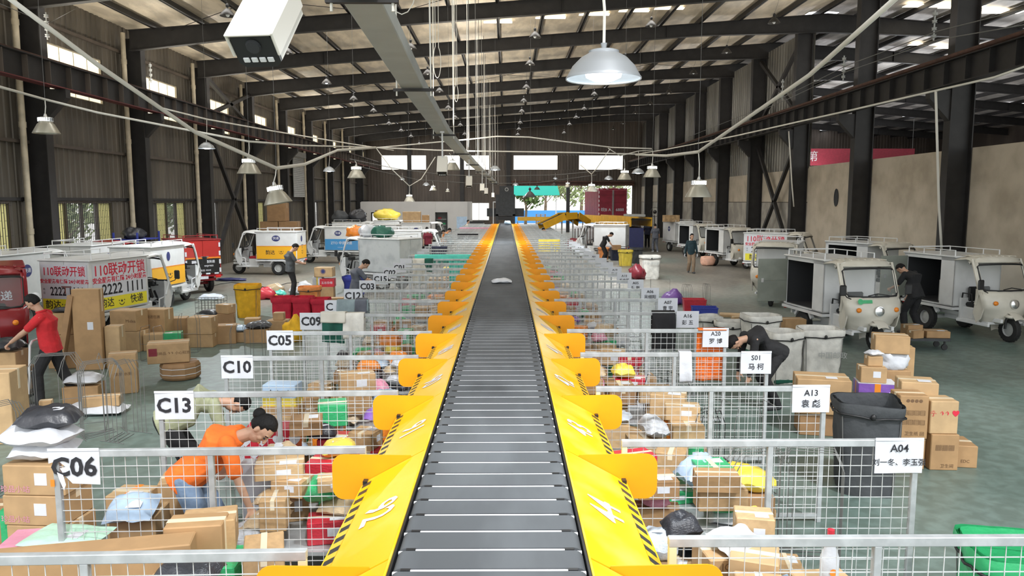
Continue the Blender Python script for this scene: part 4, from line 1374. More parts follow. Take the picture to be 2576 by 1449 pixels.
def decal(t, face, style, L0, L1, W, z0, z1):
    zm = (z0 + z1) / 2
    fm, w = face_frame(face, L0, L1, W, zm)
    H = z1 - z0
    T = lambda x, y: fm @ Matrix.Translation((x, y, .006))
    def panel(x0, x1, y0, y1, m, nm):
        MB().prism([(x0, y0), (x1, y0), (x1, y1), (x0, y1)], 0, .004, 0, fm).build(nm, M[m], t)
    if style == 'lock':
        panel(-w * .46, w * .46, -H * .46, -H * .22, 'adyellow', 'yellow_panel')
        panel(-w * .46, w * .46, -H * .22, H * .44, 'paper', 'ad_panel')
        k = w / 1.7 if w > 1.4 else w / 1.25
        MB().text('110联动开锁', T(0, H * .30), .235 * k * (1 if w < 1.4 else 1.25), 0, .014, .84 if w < 1.4 else .95).text('安全服务有保障 24小时服务', T(0, H * .115), .10 * k * (1 if w < 1.4 else 1.3), 0, .028).build('red_lettering', M['adred'], t)
        MB().text('2222 1111', T(.05 * w, -H * .08), .26 * k * (1 if w < 1.4 else 1.2), 0, .02, .78 if w < 1.4 else .95).text('电', T(-.42 * w, -H * .04), .06).text('话', T(-.42 * w, -H * .11), .06).build('number_lettering', M['ink'], t)
        MB().text('韵达', T(-.25 * w, -H * .34), .20 * k, 0, .012).text('快递', T(.27 * w, -H * .34), .20 * k, 0, .012).build('name_lettering', M['ink'], t)
        b = MB()
        smiley(b, T(0, -H * .34), .24 * k)
        b.build('smile_emblem', M['ink'], t)
    elif style in ('yunda', 'yunda_rear'):
        panel(-w * .49, w * .49, -H * .48, -H * .02, 'tyellow', 'yellow_panel')
        panel(-w * .49, w * .49, -H * .03, .0, 'porange', 'orange_stripe')
        b = MB()
        if style == 'yunda':
            b.text('韵达', T(-.15 * w, -H * .25), .20, 0, .01)
            smiley(b, T(.12 * w, -H * .22), .26)
        else:
            smiley(b, T(.05, -H * .22), .30)
        b.build('black_lettering', M['ink'], t)
        if style == 'yunda':
            S2 = T(0, H * .28) @ Matrix.Diagonal((1, .72, 1, 1))
            MB().lathe([(0, 0), (.17, 0), (.17, -.006)], 24, 0, S2).build('badge', M['badge'], t)
            MB().text('快递', T(0, H * .28) @ Matrix.Translation((0, 0, .004)), .13, 0, .012).build('badge_lettering', M['paper'], t)
        else:
            MB().lathe([(0, 0), (.085, 0), (.085, -.006)], 20, 0, T(0, H * .25) @ Matrix.Diagonal((1, 1.5, 1, 1))).build('badge', M['badge'], t)
    elif style == 'badge':
        MB().lathe([(0, 0), (.15, 0), (.15, -.006)], 24, 0, T(0, H * .15)).build('badge', M['badge'], t)
        MB().text('快递', T(0, H * .15) @ Matrix.Translation((0, 0, .004)), .12, 0, .014).build('badge_lettering', M['paper'], t)
    elif style == 'blue':
        panel(-w * .49, w * .49, -H * .48, 0, 'tblue', 'blue_panel')
        MB().text('ZTO 中通快递', T(0, -H * .18), .17, 0, .01).text('www.zto.com', T(0, -H * .36), .07).build('white_lettering', M['paper'], t)
        MB().lathe([(0, 0), (.17, 0), (.17, -.006)], 24, 0, T(-.1 * w, H * .25) @ Matrix.Diagonal((1, .72, 1, 1))).build('badge', M['badge'], t)
        MB().text('快递', T(-.1 * w, H * .25) @ Matrix.Translation((0, 0, .004)), .13, 0, .012).build('badge_lettering', M['paper'], t)
    elif style == 'sto':
        panel(-w * .47, w * .47, -H * .48, -H * .03, 'black', 'black_panel')
        panel(-w * .49, w * .49, -H * .05, H * .01, 'porange', 'orange_stripe')
        b = MB().text('申通快递', T(.15 * w, -H * .13), .105, 0, .012).text('express', T(.15 * w, -H * .24), .10, 0, .01).text('服务电话: 95543', T(0, -H * .38), .07, 0, .01)
        b.prism([(-.32 * w, -H * .26), (-.16 * w, -H * .26), (-.16 * w, -H * .08), (-.32 * w, -H * .08)], 0, .002, 0, T(0, 0))
        b.build('white_lettering', M['paper'], t)
        MB().text('sto', T(-.24 * w, -H * .17) @ Matrix.Translation((0, 0, .006)), .10, 0, .016).build('logo_lettering', M['black'], t)
    elif style == 'stobar':
        decal(t, face, 'sto', L0, L1, W, z0, z1)
        b = MB()
        for s in (-1, 1):
            for k in range(4): b.prism([(s * w * .47 - .03, -H * .45 + k * H * .25), (s * w * .47 + .03, -H * .45 + k * H * .25), (s * w * .47 + .03, -H * .45 + k * H * .25 + H * .13), (s * w * .47 - .03, -H * .45 + k * H * .25 + H * .13)], .004, .008, 0, fm)
        for k in range(4): b.prism([(-w * .42 + k * w * .24, -H * .50), (-w * .42 + k * w * .24 + w * .12, -H * .50), (-w * .42 + k * w * .24 + w * .12, -H * .455), (-w * .42 + k * w * .24, -H * .455)], .004, .008, 0, fm)
        b.build('reflector_strips', M['paper'], t)

def tricycle(label, p, hd, box='tw', cab='cream', cabtype='closed', decals={}, open_side=None, door=False, rear_doors=True, rackm='white', grp='parked delivery tricycles', mirror=True, interior=None, red=False, L=1.7, W=1.2, seatm='black'):
    """p: ground point under the rear axle's middle; hd: heading vector"""
    rz = math.atan2(hd[1], hd[0])
    t = thing('delivery_tricycle', label, 'delivery tricycle', (p[0], p[1], 0), rz, grp)
    L0, L1, z0, z1 = -.80, -.80 + L, .66, 1.78
    # chassis
    b = MB()
    for s in (-1, 1): b.box((.65, s * .3, .48), (2.7, .06, .08))
    b.box((0, 0, .30), (.08, .98, .08)).box((-.7, 0, .48), (.06, .9, .08)).box((.5, 0, .42), (.5, .5, .22))
    b.box((L0 + L / 2, 0, .61), (L + .06, W + .06, .06))
    b.build('chassis', M['tw' if not red else 'tred'] if box != 'tgrey' else M['tw'], t)
    for s in (-1, 1):
        wheel(t, 0, s * .52, .29, .15)
        MB().path([(-.36, s * .52, .46), (-.2, s * .52, .635), (.2, s * .52, .635), (.36, s * .52, .46)], .05, 4).build('fender', M['white' if not red else 'tred'], t)
    # cargo box
    th = .025
    b = MB()
    c = (L0 + L / 2)
    zc, H = (z0 + z1) / 2, z1 - z0
    b.box((L1 - th / 2, 0, zc), (th, W, H))
    b.box((c, 0, z0 + th / 2), (L, W, th))
    for s, nm in ((-1, 'right'), (1, 'left')):
        y = s * (W / 2 - th / 2)
        if open_side == nm:
            b.box((L0 + .05, y, zc), (.1, th, H)); b.box((L1 - .22, y, zc), (.44, th, H)); b.box((c, y, z1 - .04), (L, th, .08))
        else: b.box((c, y, zc), (L, th, H))
    if not rear_doors: b.box((L0 + th / 2, 0, zc), (th, W, H))
    b.build('cargo_box', M[box], t)
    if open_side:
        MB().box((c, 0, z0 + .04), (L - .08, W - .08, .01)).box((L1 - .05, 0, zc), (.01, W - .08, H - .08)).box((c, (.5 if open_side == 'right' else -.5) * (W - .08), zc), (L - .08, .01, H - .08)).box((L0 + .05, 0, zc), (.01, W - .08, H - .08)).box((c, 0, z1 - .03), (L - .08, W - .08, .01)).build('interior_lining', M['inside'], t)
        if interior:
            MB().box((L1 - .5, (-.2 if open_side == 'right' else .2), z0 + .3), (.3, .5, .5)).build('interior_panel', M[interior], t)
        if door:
            sg = -1 if open_side == 'right' else 1
            d = MB().box((0, sg * .36, 0), (.03, .72, H - .12), ch=.005)
            for k in (-.3, 0, .3): d.box((-.02, sg * .36, k), (.01, .66, .012))
            d.box((0.02, sg * .36, .0), (.01, .70, .01))
            o = d.build('side_door', M['insgreen'], t, loc=(L0 + .1, sg * W / 2, zc))
            MB().box((.02, sg * .62, 0), (.03, .06, .1)).build('handle', M['chrome'], o)
    if rear_doors:
        for s in (-1, 1):
            o = MB().box((L0 - .002, s * W / 4, zc), (.03, W / 2 - .01, H - .02), ch=.004).build('rear_door', M[box], t)
            if s == 1:
                MB().box((L0 - .03, -.05, zc + .02), (.02, .26, .035), ch=.005).box((L0 - .03, -.02, zc - .06), (.02, .035, .14), ch=.005).build('handle', M['chrome'], o)
    b = MB().box((c, 0, z1 + .018), (L + .08, W + .08, .045), ch=.018)
    b.build('box_roof', M['tw'] if not red else M['tred'], t)
    if rackm: rack(t, L0 + .05, L1, W / 2 - .03, z1 + .03, rackm)
    for s in (-1, 1): MB().box((L0 - .03, s * .48, .58), (.03, .18, .09), ch=.01).build('tail_light', M['redlens'], t)
    MB().box((L0 - .02, 0, .56), (.02, .3, .1)).build('number_plate', M['paper'], t)
    for f, st in decals.items(): decal(t, f, st, L0, L1, W, z0, z1)
    # cab
    X = L1
    fx = X + 1.05
    cm = M[cab]
    hw = .53
    if cabtype in ('closed', 'open'):
        pr = [(X - .02, 1.80), (X + .36, 1.845), (X + .60, 1.81), (X + .70, 1.71), (X + .93, 1.10), (X + 1.02, .94), (X + 1.05, .78), (X + 1.01, .58), (X + .92, .40)]
        wd_ = [.61, .63, .63, .625, .625, .62, .60, .54, .42]
        # dense profile
        dp = []
        for i in range(len(pr) - 1):
            n = 4 if i in (0, 3) else 3
            for k in range(n):
                f = k / n
                dp.append((pr[i][0] + (pr[i + 1][0] - pr[i][0]) * f, pr[i][1] + (pr[i + 1][1] - pr[i][1]) * f, wd_[i] + (wd_[i + 1] - wd_[i]) * f, i + f))
        dp.append((*pr[-1], wd_[-1], len(pr) - 1))
        NU = 14
        wz0, wz1 = 1.11, 1.69
        def fn(u, v):
            j = min(int(round(v * (len(dp) - 1))), len(dp) - 1)
            x, z, w, q = dp[j]
            y = (u - .5) * 2
            bend = abs(y) ** 4
            back = .03 * y * y + .16 * bend if q >= 2 else .0
            drop = (.015 * y * y + .07 * bend) if q < 2.7 else 0
            if q > 6.4: back += .10 * y * y
            return (x - back, y * w, z - drop)
        def skip(u, v):
            j = v * (len(dp) - 1)
            q = dp[min(int(j), len(dp) - 1)][3]
            return 3.0 <= q < 4.0 and .075 < u < .925
        b = MB().grid(fn, NU, len(dp) - 1, 0, None, skip)
        # roof ribs
        for k in range(-3, 4):
            if cabtype == 'closed': b.box((X + .27, k * .155, 1.846 - .015 * (k * .25) ** 2), (.52, .035, .02), ch=.008)
        o = b.build('cab_shell', cm, t, smooth=50)
        sd = o.modifiers.new('t', 'SOLIDIFY'); sd.thickness = .022; sd.offset = -1
        # side cheeks of the nose
        for s in (-1, 1):
            b = MB()
            b.prism([(X + .64, 1.14), (X + .84, 1.08), (X + .89, .92), (X + .89, .72), (X + .82, .50), (X + .70, .40), (X + .60, .60), (X + .64, .86)], -.012, .012, 0, Matrix.Translation((0, s * .575, 0)) @ RX)
            b.path([(X + .50, s * .605, 1.78), (X + .62, s * .61, 1.5), (X + .76, s * .61, 1.1), (X + .66, s * .59, .8)], .03, 6)
            b.build('cab_cheek', cm, t, smooth=40)
        # windscreen and gasket
        f0, f1 = Vector((X + .715, 0, 1.68)), Vector((X + .935, 0, 1.12))
        def sc(u, v):
            y = (u - .5) * 2
            p_ = f0.lerp(f1, v)
            return (p_.x - .03 * y * y - .10 * abs(y) ** 4 + .004, y * .56, p_.z)
        MB().grid(sc, 10, 3).build('windscreen', M['glass'], t, smooth='all')
        loop = [sc(.03, .03), sc(.25, 0), sc(.5, -.01), sc(.75, 0), sc(.97, .03), sc(1.0, .1), sc(1.0, .5), sc(1.0, .9), sc(.96, .99), sc(.75, 1.01), sc(.5, 1.01), sc(.25, 1.01), sc(.04, .99), sc(0, .9), sc(0, .5), sc(0, .1)]
        MB().path(loop, .022, 6, closed=True).build('windscreen_gasket', M['black'], t, smooth='all')
        MB().path([sc(.36, .97), sc(.55, .90), sc(.75, .96), sc(.93, 1.04)], .012, 5).build('wiper', M['black'], t)
        # nose details
        S = Matrix.Translation((X + 1.085, 0, .84)) @ Matrix.Rotation(R(86), 4, 'Y')
        MB().lathe([(.095, -.02), (.105, .0), (.10, .022), (.085, .026)], 24, 0, S).build('headlight_ring', M['chrome'], t, smooth=40)
        MB().lathe([(.086, .02), (.06, .032), (0, .038)], 24, 0, S).build('headlight', M['glassd'] if False else M['chrome'], t, smooth='all')
        for s in (-1, 1):
            S = Matrix.Translation((X + 1.03, s * .41, .86)) @ Matrix.Rotation(R(80), 4, 'Y') @ Matrix.Rotation(s * R(-8), 4, 'X')
            MB().lathe([(.05, -.01), (.045, .02), (0, .03)], 16, 0, S).build('turn_signal', M['amber'], t, smooth='all')
        b = MB()
        def fen(u, v):
            a = R(200) - u * R(165)
            y = (v - .5) * 2
            return (X + .97 + .36 * math.cos(a), y * .12, .34 + .34 * math.sin(a) - .03 * y * y)
        b.grid(fen, 10, 6)
        b.blob((X + 1.08, 0, .57), (.14, .19, .055), 14)
        o = b.build('front_fender', cm, t, smooth='all')
        # arch lining and fork
        b = MB()
        for s in (-1, 1): b.path([(X + .98, s * .10, .29), (X + 1.0, s * .10, .60), (X + .92, s * .06, .85)], .025, 6)
        b.build('fork', M['black'], t)
        wheel(t, X + 1.0, 0, .275, .11, 'tgrey', 'front_wheel')
        # floor, seat, handlebar
        b = MB().box((X + .42, 0, .40), (.90, .86, .05)).box((X + .2, 0, .54), (.42, .80, .26), ch=.02).box((X + .05, 0, .62), (.06, .9, .5))
        b.build('floor_pan', M['tw'], t)
        o = MB().box((X + .24, 0, .72), (.40, .66, .10), ch=.03).box((X + .07, 0, .95), (.07, .56, .34), ch=.03).build('seat', M[seatm], t)
        for s in (-1, 1): MB().path([(X + .05, s * .42, .78), (X + .08, s * .42, .98), (X + .34, s * .42, .98), (X + .38, s * .42, .74)], .018, 6).build('arm_rail', M['black'], t)
        b = MB().path([(X + .72, -.33, 1.02), (X + .80, -.15, 1.0), (X + .82, 0, 1.0), (X + .80, .15, 1.0), (X + .72, .33, 1.02)], .015, 6).tube((X + .82, 0, 1.0), (X + .96, 0, .6), .025, 6)
        b.box((X + .86, 0, 1.04), (.12, .3, .14), ch=.03)
        b.build('handlebar', M['black'], t)
        for s in (-1, 1): MB().box((X + .45, s * .45, .36), (.95, .05, .07), ch=.01).build('side_step', M['white'], t)
        if mirror:
            for s in (-1, 1):
                o = MB().path([(X + .92, s * .53, 1.08), (X + .95, s * .64, 1.12), (X + .93, s * .70, 1.2)], .012, 5).box((X + .93, s * .72, 1.26), (.05, .15, .22), ch=.03).build('mirror', M['black'], t)
        if cabtype == 'open':
            b = MB()
            for s in (-1, 1): b.path([(X + .62, s * .50, .42), (X + .78, s * .52, .66), (X + .70, s * .52, .74), (X + .52, s * .50, .70), (X + .50, s * .5, .42)], .018, 6)
            b.build('leg_guard', M['white'], t)
    else:
        # bare motor tricycle front
        b = MB().path([(X, 0, .6), (X + .5, 0, .55), (X + .85, 0, .75), (X + 1.05, 0, .3)], .05, 8)
        b.build('front_frame', M['tred'], t)
        MB().blob((X + .45, 0, .76), (.42, .16, .14), 14).build('seat', M['black'], t, smooth='all')
        MB().blob((X + .85, 0, .85), (.16, .18, .2), 14).build('tank', M['tred'], t, smooth='all')
        MB().path([(X + .62, -.38, 1.08), (X + .82, -.12, 1.02), (X + .82, .12, 1.02), (X + .62, .38, 1.08)], .017, 6).build('handlebar', M['chrome'], t)
        wheel(t, X + 1.05, 0, .29, .12, 'tgrey', 'front_wheel')
    return t

def at2(px, py): v = G(px, py); return (v.x, v.y)
def tri_rear(wheel_px, hd, side):
    """rear axle middle from the ground pixel of one rear wheel; side +1 when that wheel is the tricycle's left one"""
    v = G(*wheel_px)
    n = Vector(hd).normalized()
    left = Vector((-n.y, n.x))
    return (v.x - left.x * .52 * side, v.y - left.y * .52 * side)
# plaster wall side
hd = (.13, -1)
TRI = {}
TRI['T1'] = tricycle('cream cab tricycle with green sticker and open grey door, parked nearest the white canvas bins', tri_rear((2020, 845), hd, -1), hd, 'tw', 'cream', open_side='right', door=True, interior='wood')
S = Matrix.Translation((.90 + 1.005, -.25, 1.03)) @ Matrix.Rotation(R(72), 4, 'Y') @ Matrix.Rotation(R(90), 4, 'Z')
o = MB().box((0, 0, .012), (.26, .07, .006), ch=.002, M=S).lathe([(.06, .02), (0, .022)], 16, 0, S @ Matrix.Translation((-.13, 0, 0))).build('green_sticker', M['pgreen'], TRI['T1'])
hd = (.16, -1)
TRI['T2'] = tricycle('cream cab tricycle with open dark box against the plaster wall, cut by the photo edge', tri_rear((2330, 826), hd, -1), hd, 'tw', 'cream', open_side='right', door=True, interior='tgrey')
hd = (-.45, -.9)
TRI['T3'] = tricycle('white box tricycle with a round badge, parked behind the green sticker one', (8.6, 23.6), hd, 'tw', 'cream', decals={'right': 'badge', 'left': 'badge', 'rear': 'badge'}, mirror=False)
hd = (.35, -.94)
TRI['T4'] = tricycle('cream cab tricycle parked beside the man in black', (11.0, 23.4), hd, 'tw', 'cream', open_side='right', mirror=False)
hd = (.80, -.60)
TRI['T5'] = tricycle('white tricycle with red lock repair advert beside the cross brace', tri_rear((1920, 700), hd, -1), hd, 'tw', 'cream', decals={'right': 'lock'}, mirror=False)
hd = (.25, -.97)
TRI['T6'] = tricycle('cream tricycle with a dark red open box behind the walking woman', tri_rear((1797, 668), hd, -1), hd, 'tw', 'cream', open_side='right', interior='tred')
TRI['T7'] = tricycle('middle cream tricycle of the row along the blockwork wall', (10.55, 42.3), hd, 'tw', 'cream', open_side='right', mirror=False)
TRI['T8'] = tricycle('white tricycle at the far end of the row along the blockwork wall', tri_rear((1684, 632), hd, -1), hd, 'tw', 'tw', decals={'right': 'badge'})
hd = (-1, .33)
TRI['T9'] = tricycle('plain white tricycle standing alone before the yellow loader', (5.75, 41.0), hd, 'tw', 'tw', 'open', mirror=False)
# windowed side
hd = (.22, .97)
TRI['L1'] = tricycle('white tricycle with lock repair adverts on both visible faces, next to the man in red', (-9.25, 16.9), hd, 'tw', 'tw', 'open', decals={'right': 'lock', 'rear': 'lock'}, W=1.24, L=1.78)
hd = (.12, .99)
TRI['L2'] = tricycle('white and yellow tricycle with smiling emblem behind the lock advert one', (-10.25, 21.6), hd, 'tw', 'tw', 'open', decals={'right': 'yunda_rear', 'rear': 'badge'})
hd = (-.72, .70)
TRI['L3'] = tricycle('dark red tricycle with black lower panels and reflector strips', (-10.55, 25.4), hd, 'tbright', 'tred', 'bare', decals={'rear': 'stobar', 'left': 'sto'}, red=True, rackm='tred', rear_doors=True)
hd = (-1, .06)
TRI['L4'] = tricycle('white and orange yellow tricycle side on behind the man in grey', tri_rear((702, 692), hd, 1), hd, 'tw', 'tw', 'open', decals={'left': 'yunda', 'rear': 'yunda_rear'}, seatm='pred')
hd = (-.86, .50)
TRI['L5'] = tricycle('worn plain white tricycle behind the man with a box', (-3.95, 26.0), hd, 'tdirty', 'tw', 'open', L=1.75)
hd = (-1, .10)
TRI['L6'] = tricycle('blue and white tricycle behind the worn plain one', (-8.0, 37.8), hd, 'tw', 'tw', 'open', decals={'left': 'blue'})
TRI['L7'] = tricycle('white tricycle with blue badge beyond the blue one', (-6.7, 41.6), hd, 'tw', 'tw', 'open', decals={'left': 'badge'}, mirror=False)
hd = (1, .05)
TRI['L8'] = tricycle('white tricycle with yellow smiling door behind the man in white', (-4.6, 33.2), hd, 'tw', 'tw', 'open', decals={'right': 'badge', 'rear': 'yunda_rear'}, mirror=False)
TRI['L9'] = tricycle('white tricycle carrying a big carton on its roof', (-5.4, 45.2), hd, 'tw', 'tw', 'open', decals={'right': 'badge'}, mirror=False)
TRI['L10'] = tricycle('white tricycle with a yellow bundle on its roof', (-8.0, 50.6), hd, 'tw', 'tw', 'open', mirror=False)
TRI['L11'] = tricycle('white tricycle by the roller shutter with dark bags on its roof', (-9.8, 46.6), (1, .1), 'tw', 'tw', 'open', mirror=False)
TRI['L12'] = tricycle('white tricycle at the photo edge behind the red cab', (-12.2, 18.3), (.1, .99), 'tw', 'tw', 'open', decals={'right': 'badge', 'rear': 'badge'}, mirror=False)
TRI['L13'] = tricycle('white tricycle with yellow crate and red lettering beneath the barred window', (-12.35, 22.3), (.03, 1), 'tw', 'tred', 'open', decals={'right': 'badge'}, mirror=False)
# red cab tricycle by the left edge
t = tricycle('dark red cab tricycle with a wide windscreen by the man in red', (-10.35, 15.05), (.55, -.83), 'tred', 'tred', 'closed', red=True, rackm=None, mirror=False)
MB().text('极兔速递', frame((1.0 + .03, 0, 1.25), (0, 1, 0), (0, 0, 1)), .2, 0, .012).build('white_lettering', M['paper'], t)
MB().path([(1.85, .55, 1.1), (1.9, .68, 1.2)], .012, 5).blob((1.9, .74, 1.28), (.03, .09, .11), 14).build('mirror', M['white'], t, smooth='all')

# goods lying on tricycle roofs
def lump(name, lab, cat, p, rad, m, seed=0, rz=0.0, rough=.42):
    rg = random.Random(seed)
    off = Vector((rg.uniform(0, 50), rg.uniform(0, 50), rg.uniform(0, 50)))
    def fn(d):
        k = 1 + rough * mnoise.noise(d * 1.6 + off) + rough * .5 * mnoise.noise(d * 4 + off)
        if d.z < -.55: k *= .55 / -d.z
        return k
    b = MB().blob((0, 0, rad[2] * .55), rad, 22, 0, None, fn)
    o = b.build(name, M[m], None, smooth='all', loc=p, rot=(0, 0, rz))
    tag(o, lab, cat)
    return o
lump('cloth_bundle', 'yellow bundle on a tricycle roof before the office window', 'bundle', (-8.0, 50.6, 1.83), (.8, .5, .45), 'pyellow', 1)
lump('sack', 'brown sack on a tricycle roof by the roller shutter', 'sack', (-10.2, 46.6, 1.83), (.55, .45, .4), 'mud', 2)
lump('sack', 'dark grey sack on a tricycle roof by the roller shutter', 'sack', (-9.1, 46.6, 1.83), (.6, .45, .45), 'pblack', 3)
lump('sack', 'green sack on the roof of the worn white tricycle', 'sack', (-4.3, 26.2, 1.83), (.34, .30, .26), 'pdgreen', 4)
lump('sack', 'pale sack on the roof of the worn white tricycle', 'sack', (-4.85, 26.5, 1.83), (.26, .3, .28), 'pwhite', 5)
lump('sack', 'orange and black sack on the roof of the worn white tricycle', 'sack', (-5.35, 26.8, 1.83), (.32, .26, .24), 'porange', 6)
# ------------------------------------------------------------------ people
def capsule(mb, p0, p1, r0, r1, n=12, flat=None, axis=None):
    """closed tapered limb; flat squeezes the section along one side axis"""
    p0, p1 = Vector(p0), Vector(p1)
    t = (p1 - p0)
    L = t.length
    t = t / L if L > 1e-6 else Vector((0, 0, 1))
    u = Vector(axis) if axis is not None else t.orthogonal()
    u = (u - t * u.dot(t)).normalized()
    w = t.cross(u)
    fl = flat or 1.0
    rings = []
    for k in range(1, 4):
        a = math.pi / 2 * (1 - k / 3)
        rings.append((p0 - t * (r0 * math.sin(a)), r0 * math.cos(a) if k < 3 else r0))
    for k in range(1, 4):
        a = math.pi / 2 * k / 4
        rings.append((p1 + t * (r1 * math.sin(a)), r1 * math.cos(a)))
    rings.insert(3, (p1, r1))
    vs, fs = [p0 - t * r0], []
    for c, r in rings:
        for i in range(n):
            a = 2 * math.pi * i / n
            vs.append(c + u * (r * math.cos(a)) + w * (r * fl * math.sin(a)))
    vs.append(p1 + t * r1)
    m = len(rings)
    for i in range(n): fs.append((0, 1 + (i + 1) % n, 1 + i))
    for j in range(m - 1):
        for i in range(n):
            a, b = 1 + j * n + i, 1 + j * n + (i + 1) % n
            fs.append((a, b, b + n, a + n))
    e = len(vs) - 1
    for i in range(n): fs.append((e, 1 + (m - 1) * n + i, 1 + (m - 1) * n + (i + 1) % n))
    mb.add(vs, fs)
def loft(mb, secs, side, n=16):
    """torso: list of (centre, half width, half depth, forward dir)"""
    vs, fs = [], []
    side = Vector(side)
    for c, w, d, f in secs:
        for i in range(n):
            a = 2 * math.pi * i / n
            ca, sa = math.cos(a), math.sin(a)
            k = 1.0 / (abs(ca) ** 2.6 + abs(sa) ** 2.6) ** (1 / 2.6)
            vs.append(Vector(c) + side * (w * ca * k) + Vector(f) * (d * sa * k))
    for j in range(len(secs) - 1):
        for i in range(n):
            fs.append((j * n + i, j * n + (i + 1) % n, (j + 1) * n + (i + 1) % n, (j + 1) * n + i))
    fs.append(tuple(range(n))[::-1])
    fs.append(tuple(range((len(secs) - 1) * n, len(secs) * n)))
    mb.add(vs, fs)
def ik(a, c, l1, l2, hint):
    a, c = Vector(a), Vector(c)
    d = c - a
    D = min(d.length, (l1 + l2) * .998)
    t = d.normalized()
    x = (l1 * l1 - l2 * l2 + D * D) / (2 * D)
    h = math.sqrt(max(l1 * l1 - x * x, 0))
    hv = Vector(hint)
    hv = hv - t * hv.dot(t)
    hv = hv.normalized() if hv.length > 1e-5 else t.orthogonal().normalized()
    return a + t * x + hv * h, a + t * D
def hand(mb, wrist, el, sgn, curl=.5, palm=None, glove=False):
    """palm and five fingers; sgn +1 left, -1 right"""
    w = Vector(wrist)
    t = (w - Vector(el)).normalized()
    pn = Vector(palm) if palm is not None else Vector((0, -sgn, 0))
    pn = (pn - t * pn.dot(t))
    pn = pn.normalized() if pn.length > .05 else t.orthogonal().normalized()
    sd = t.cross(pn) * sgn            # towards the thumb
    c = w + t * .045
    capsule(mb, w + t * .012, w + t * .078, .034, .038, 12, .42, sd)
    for i, (o, l, r) in enumerate(((.030, .070, .0088), (.010, .078, .0092), (-.010, .073, .0088), (-.029, .058, .008))):
        b0 = w + t * .085 + sd * o
        a1 = curl * (.75 + .08 * i)
        d1 = (t * math.cos(a1) + pn * math.sin(a1))
        b1 = b0 + d1 * l * .5
        a2 = curl * 1.9
        d2 = (t * math.cos(a2) + pn * math.sin(a2))
        b2 = b1 + d2 * l * .5
        capsule(mb, b0, b1, r, r * .95, 8)
        capsule(mb, b1, b2, r * .95, r * .8, 8)
    b0 = w + t * .03 + sd * .03
    d1 = (t * .65 + sd * .7 + pn * .3).normalized()
    b1 = b0 + d1 * .038
    d2 = (t * .85 + sd * .3 + pn * .45).normalized()
    capsule(mb, b0, b1, .012, .0105, 8)
    capsule(mb, b1, b1 + d2 * .032, .0105, .009, 8)

def push(me, f):
    co = [v.co.copy() for v in me.vertices]
    no = [v.normal.copy() for v in me.vertices]
    out = []
    for c, n in zip(co, no): out.extend(c + n * f(c))
    me.vertices.foreach_set('co', out)
    me.update()

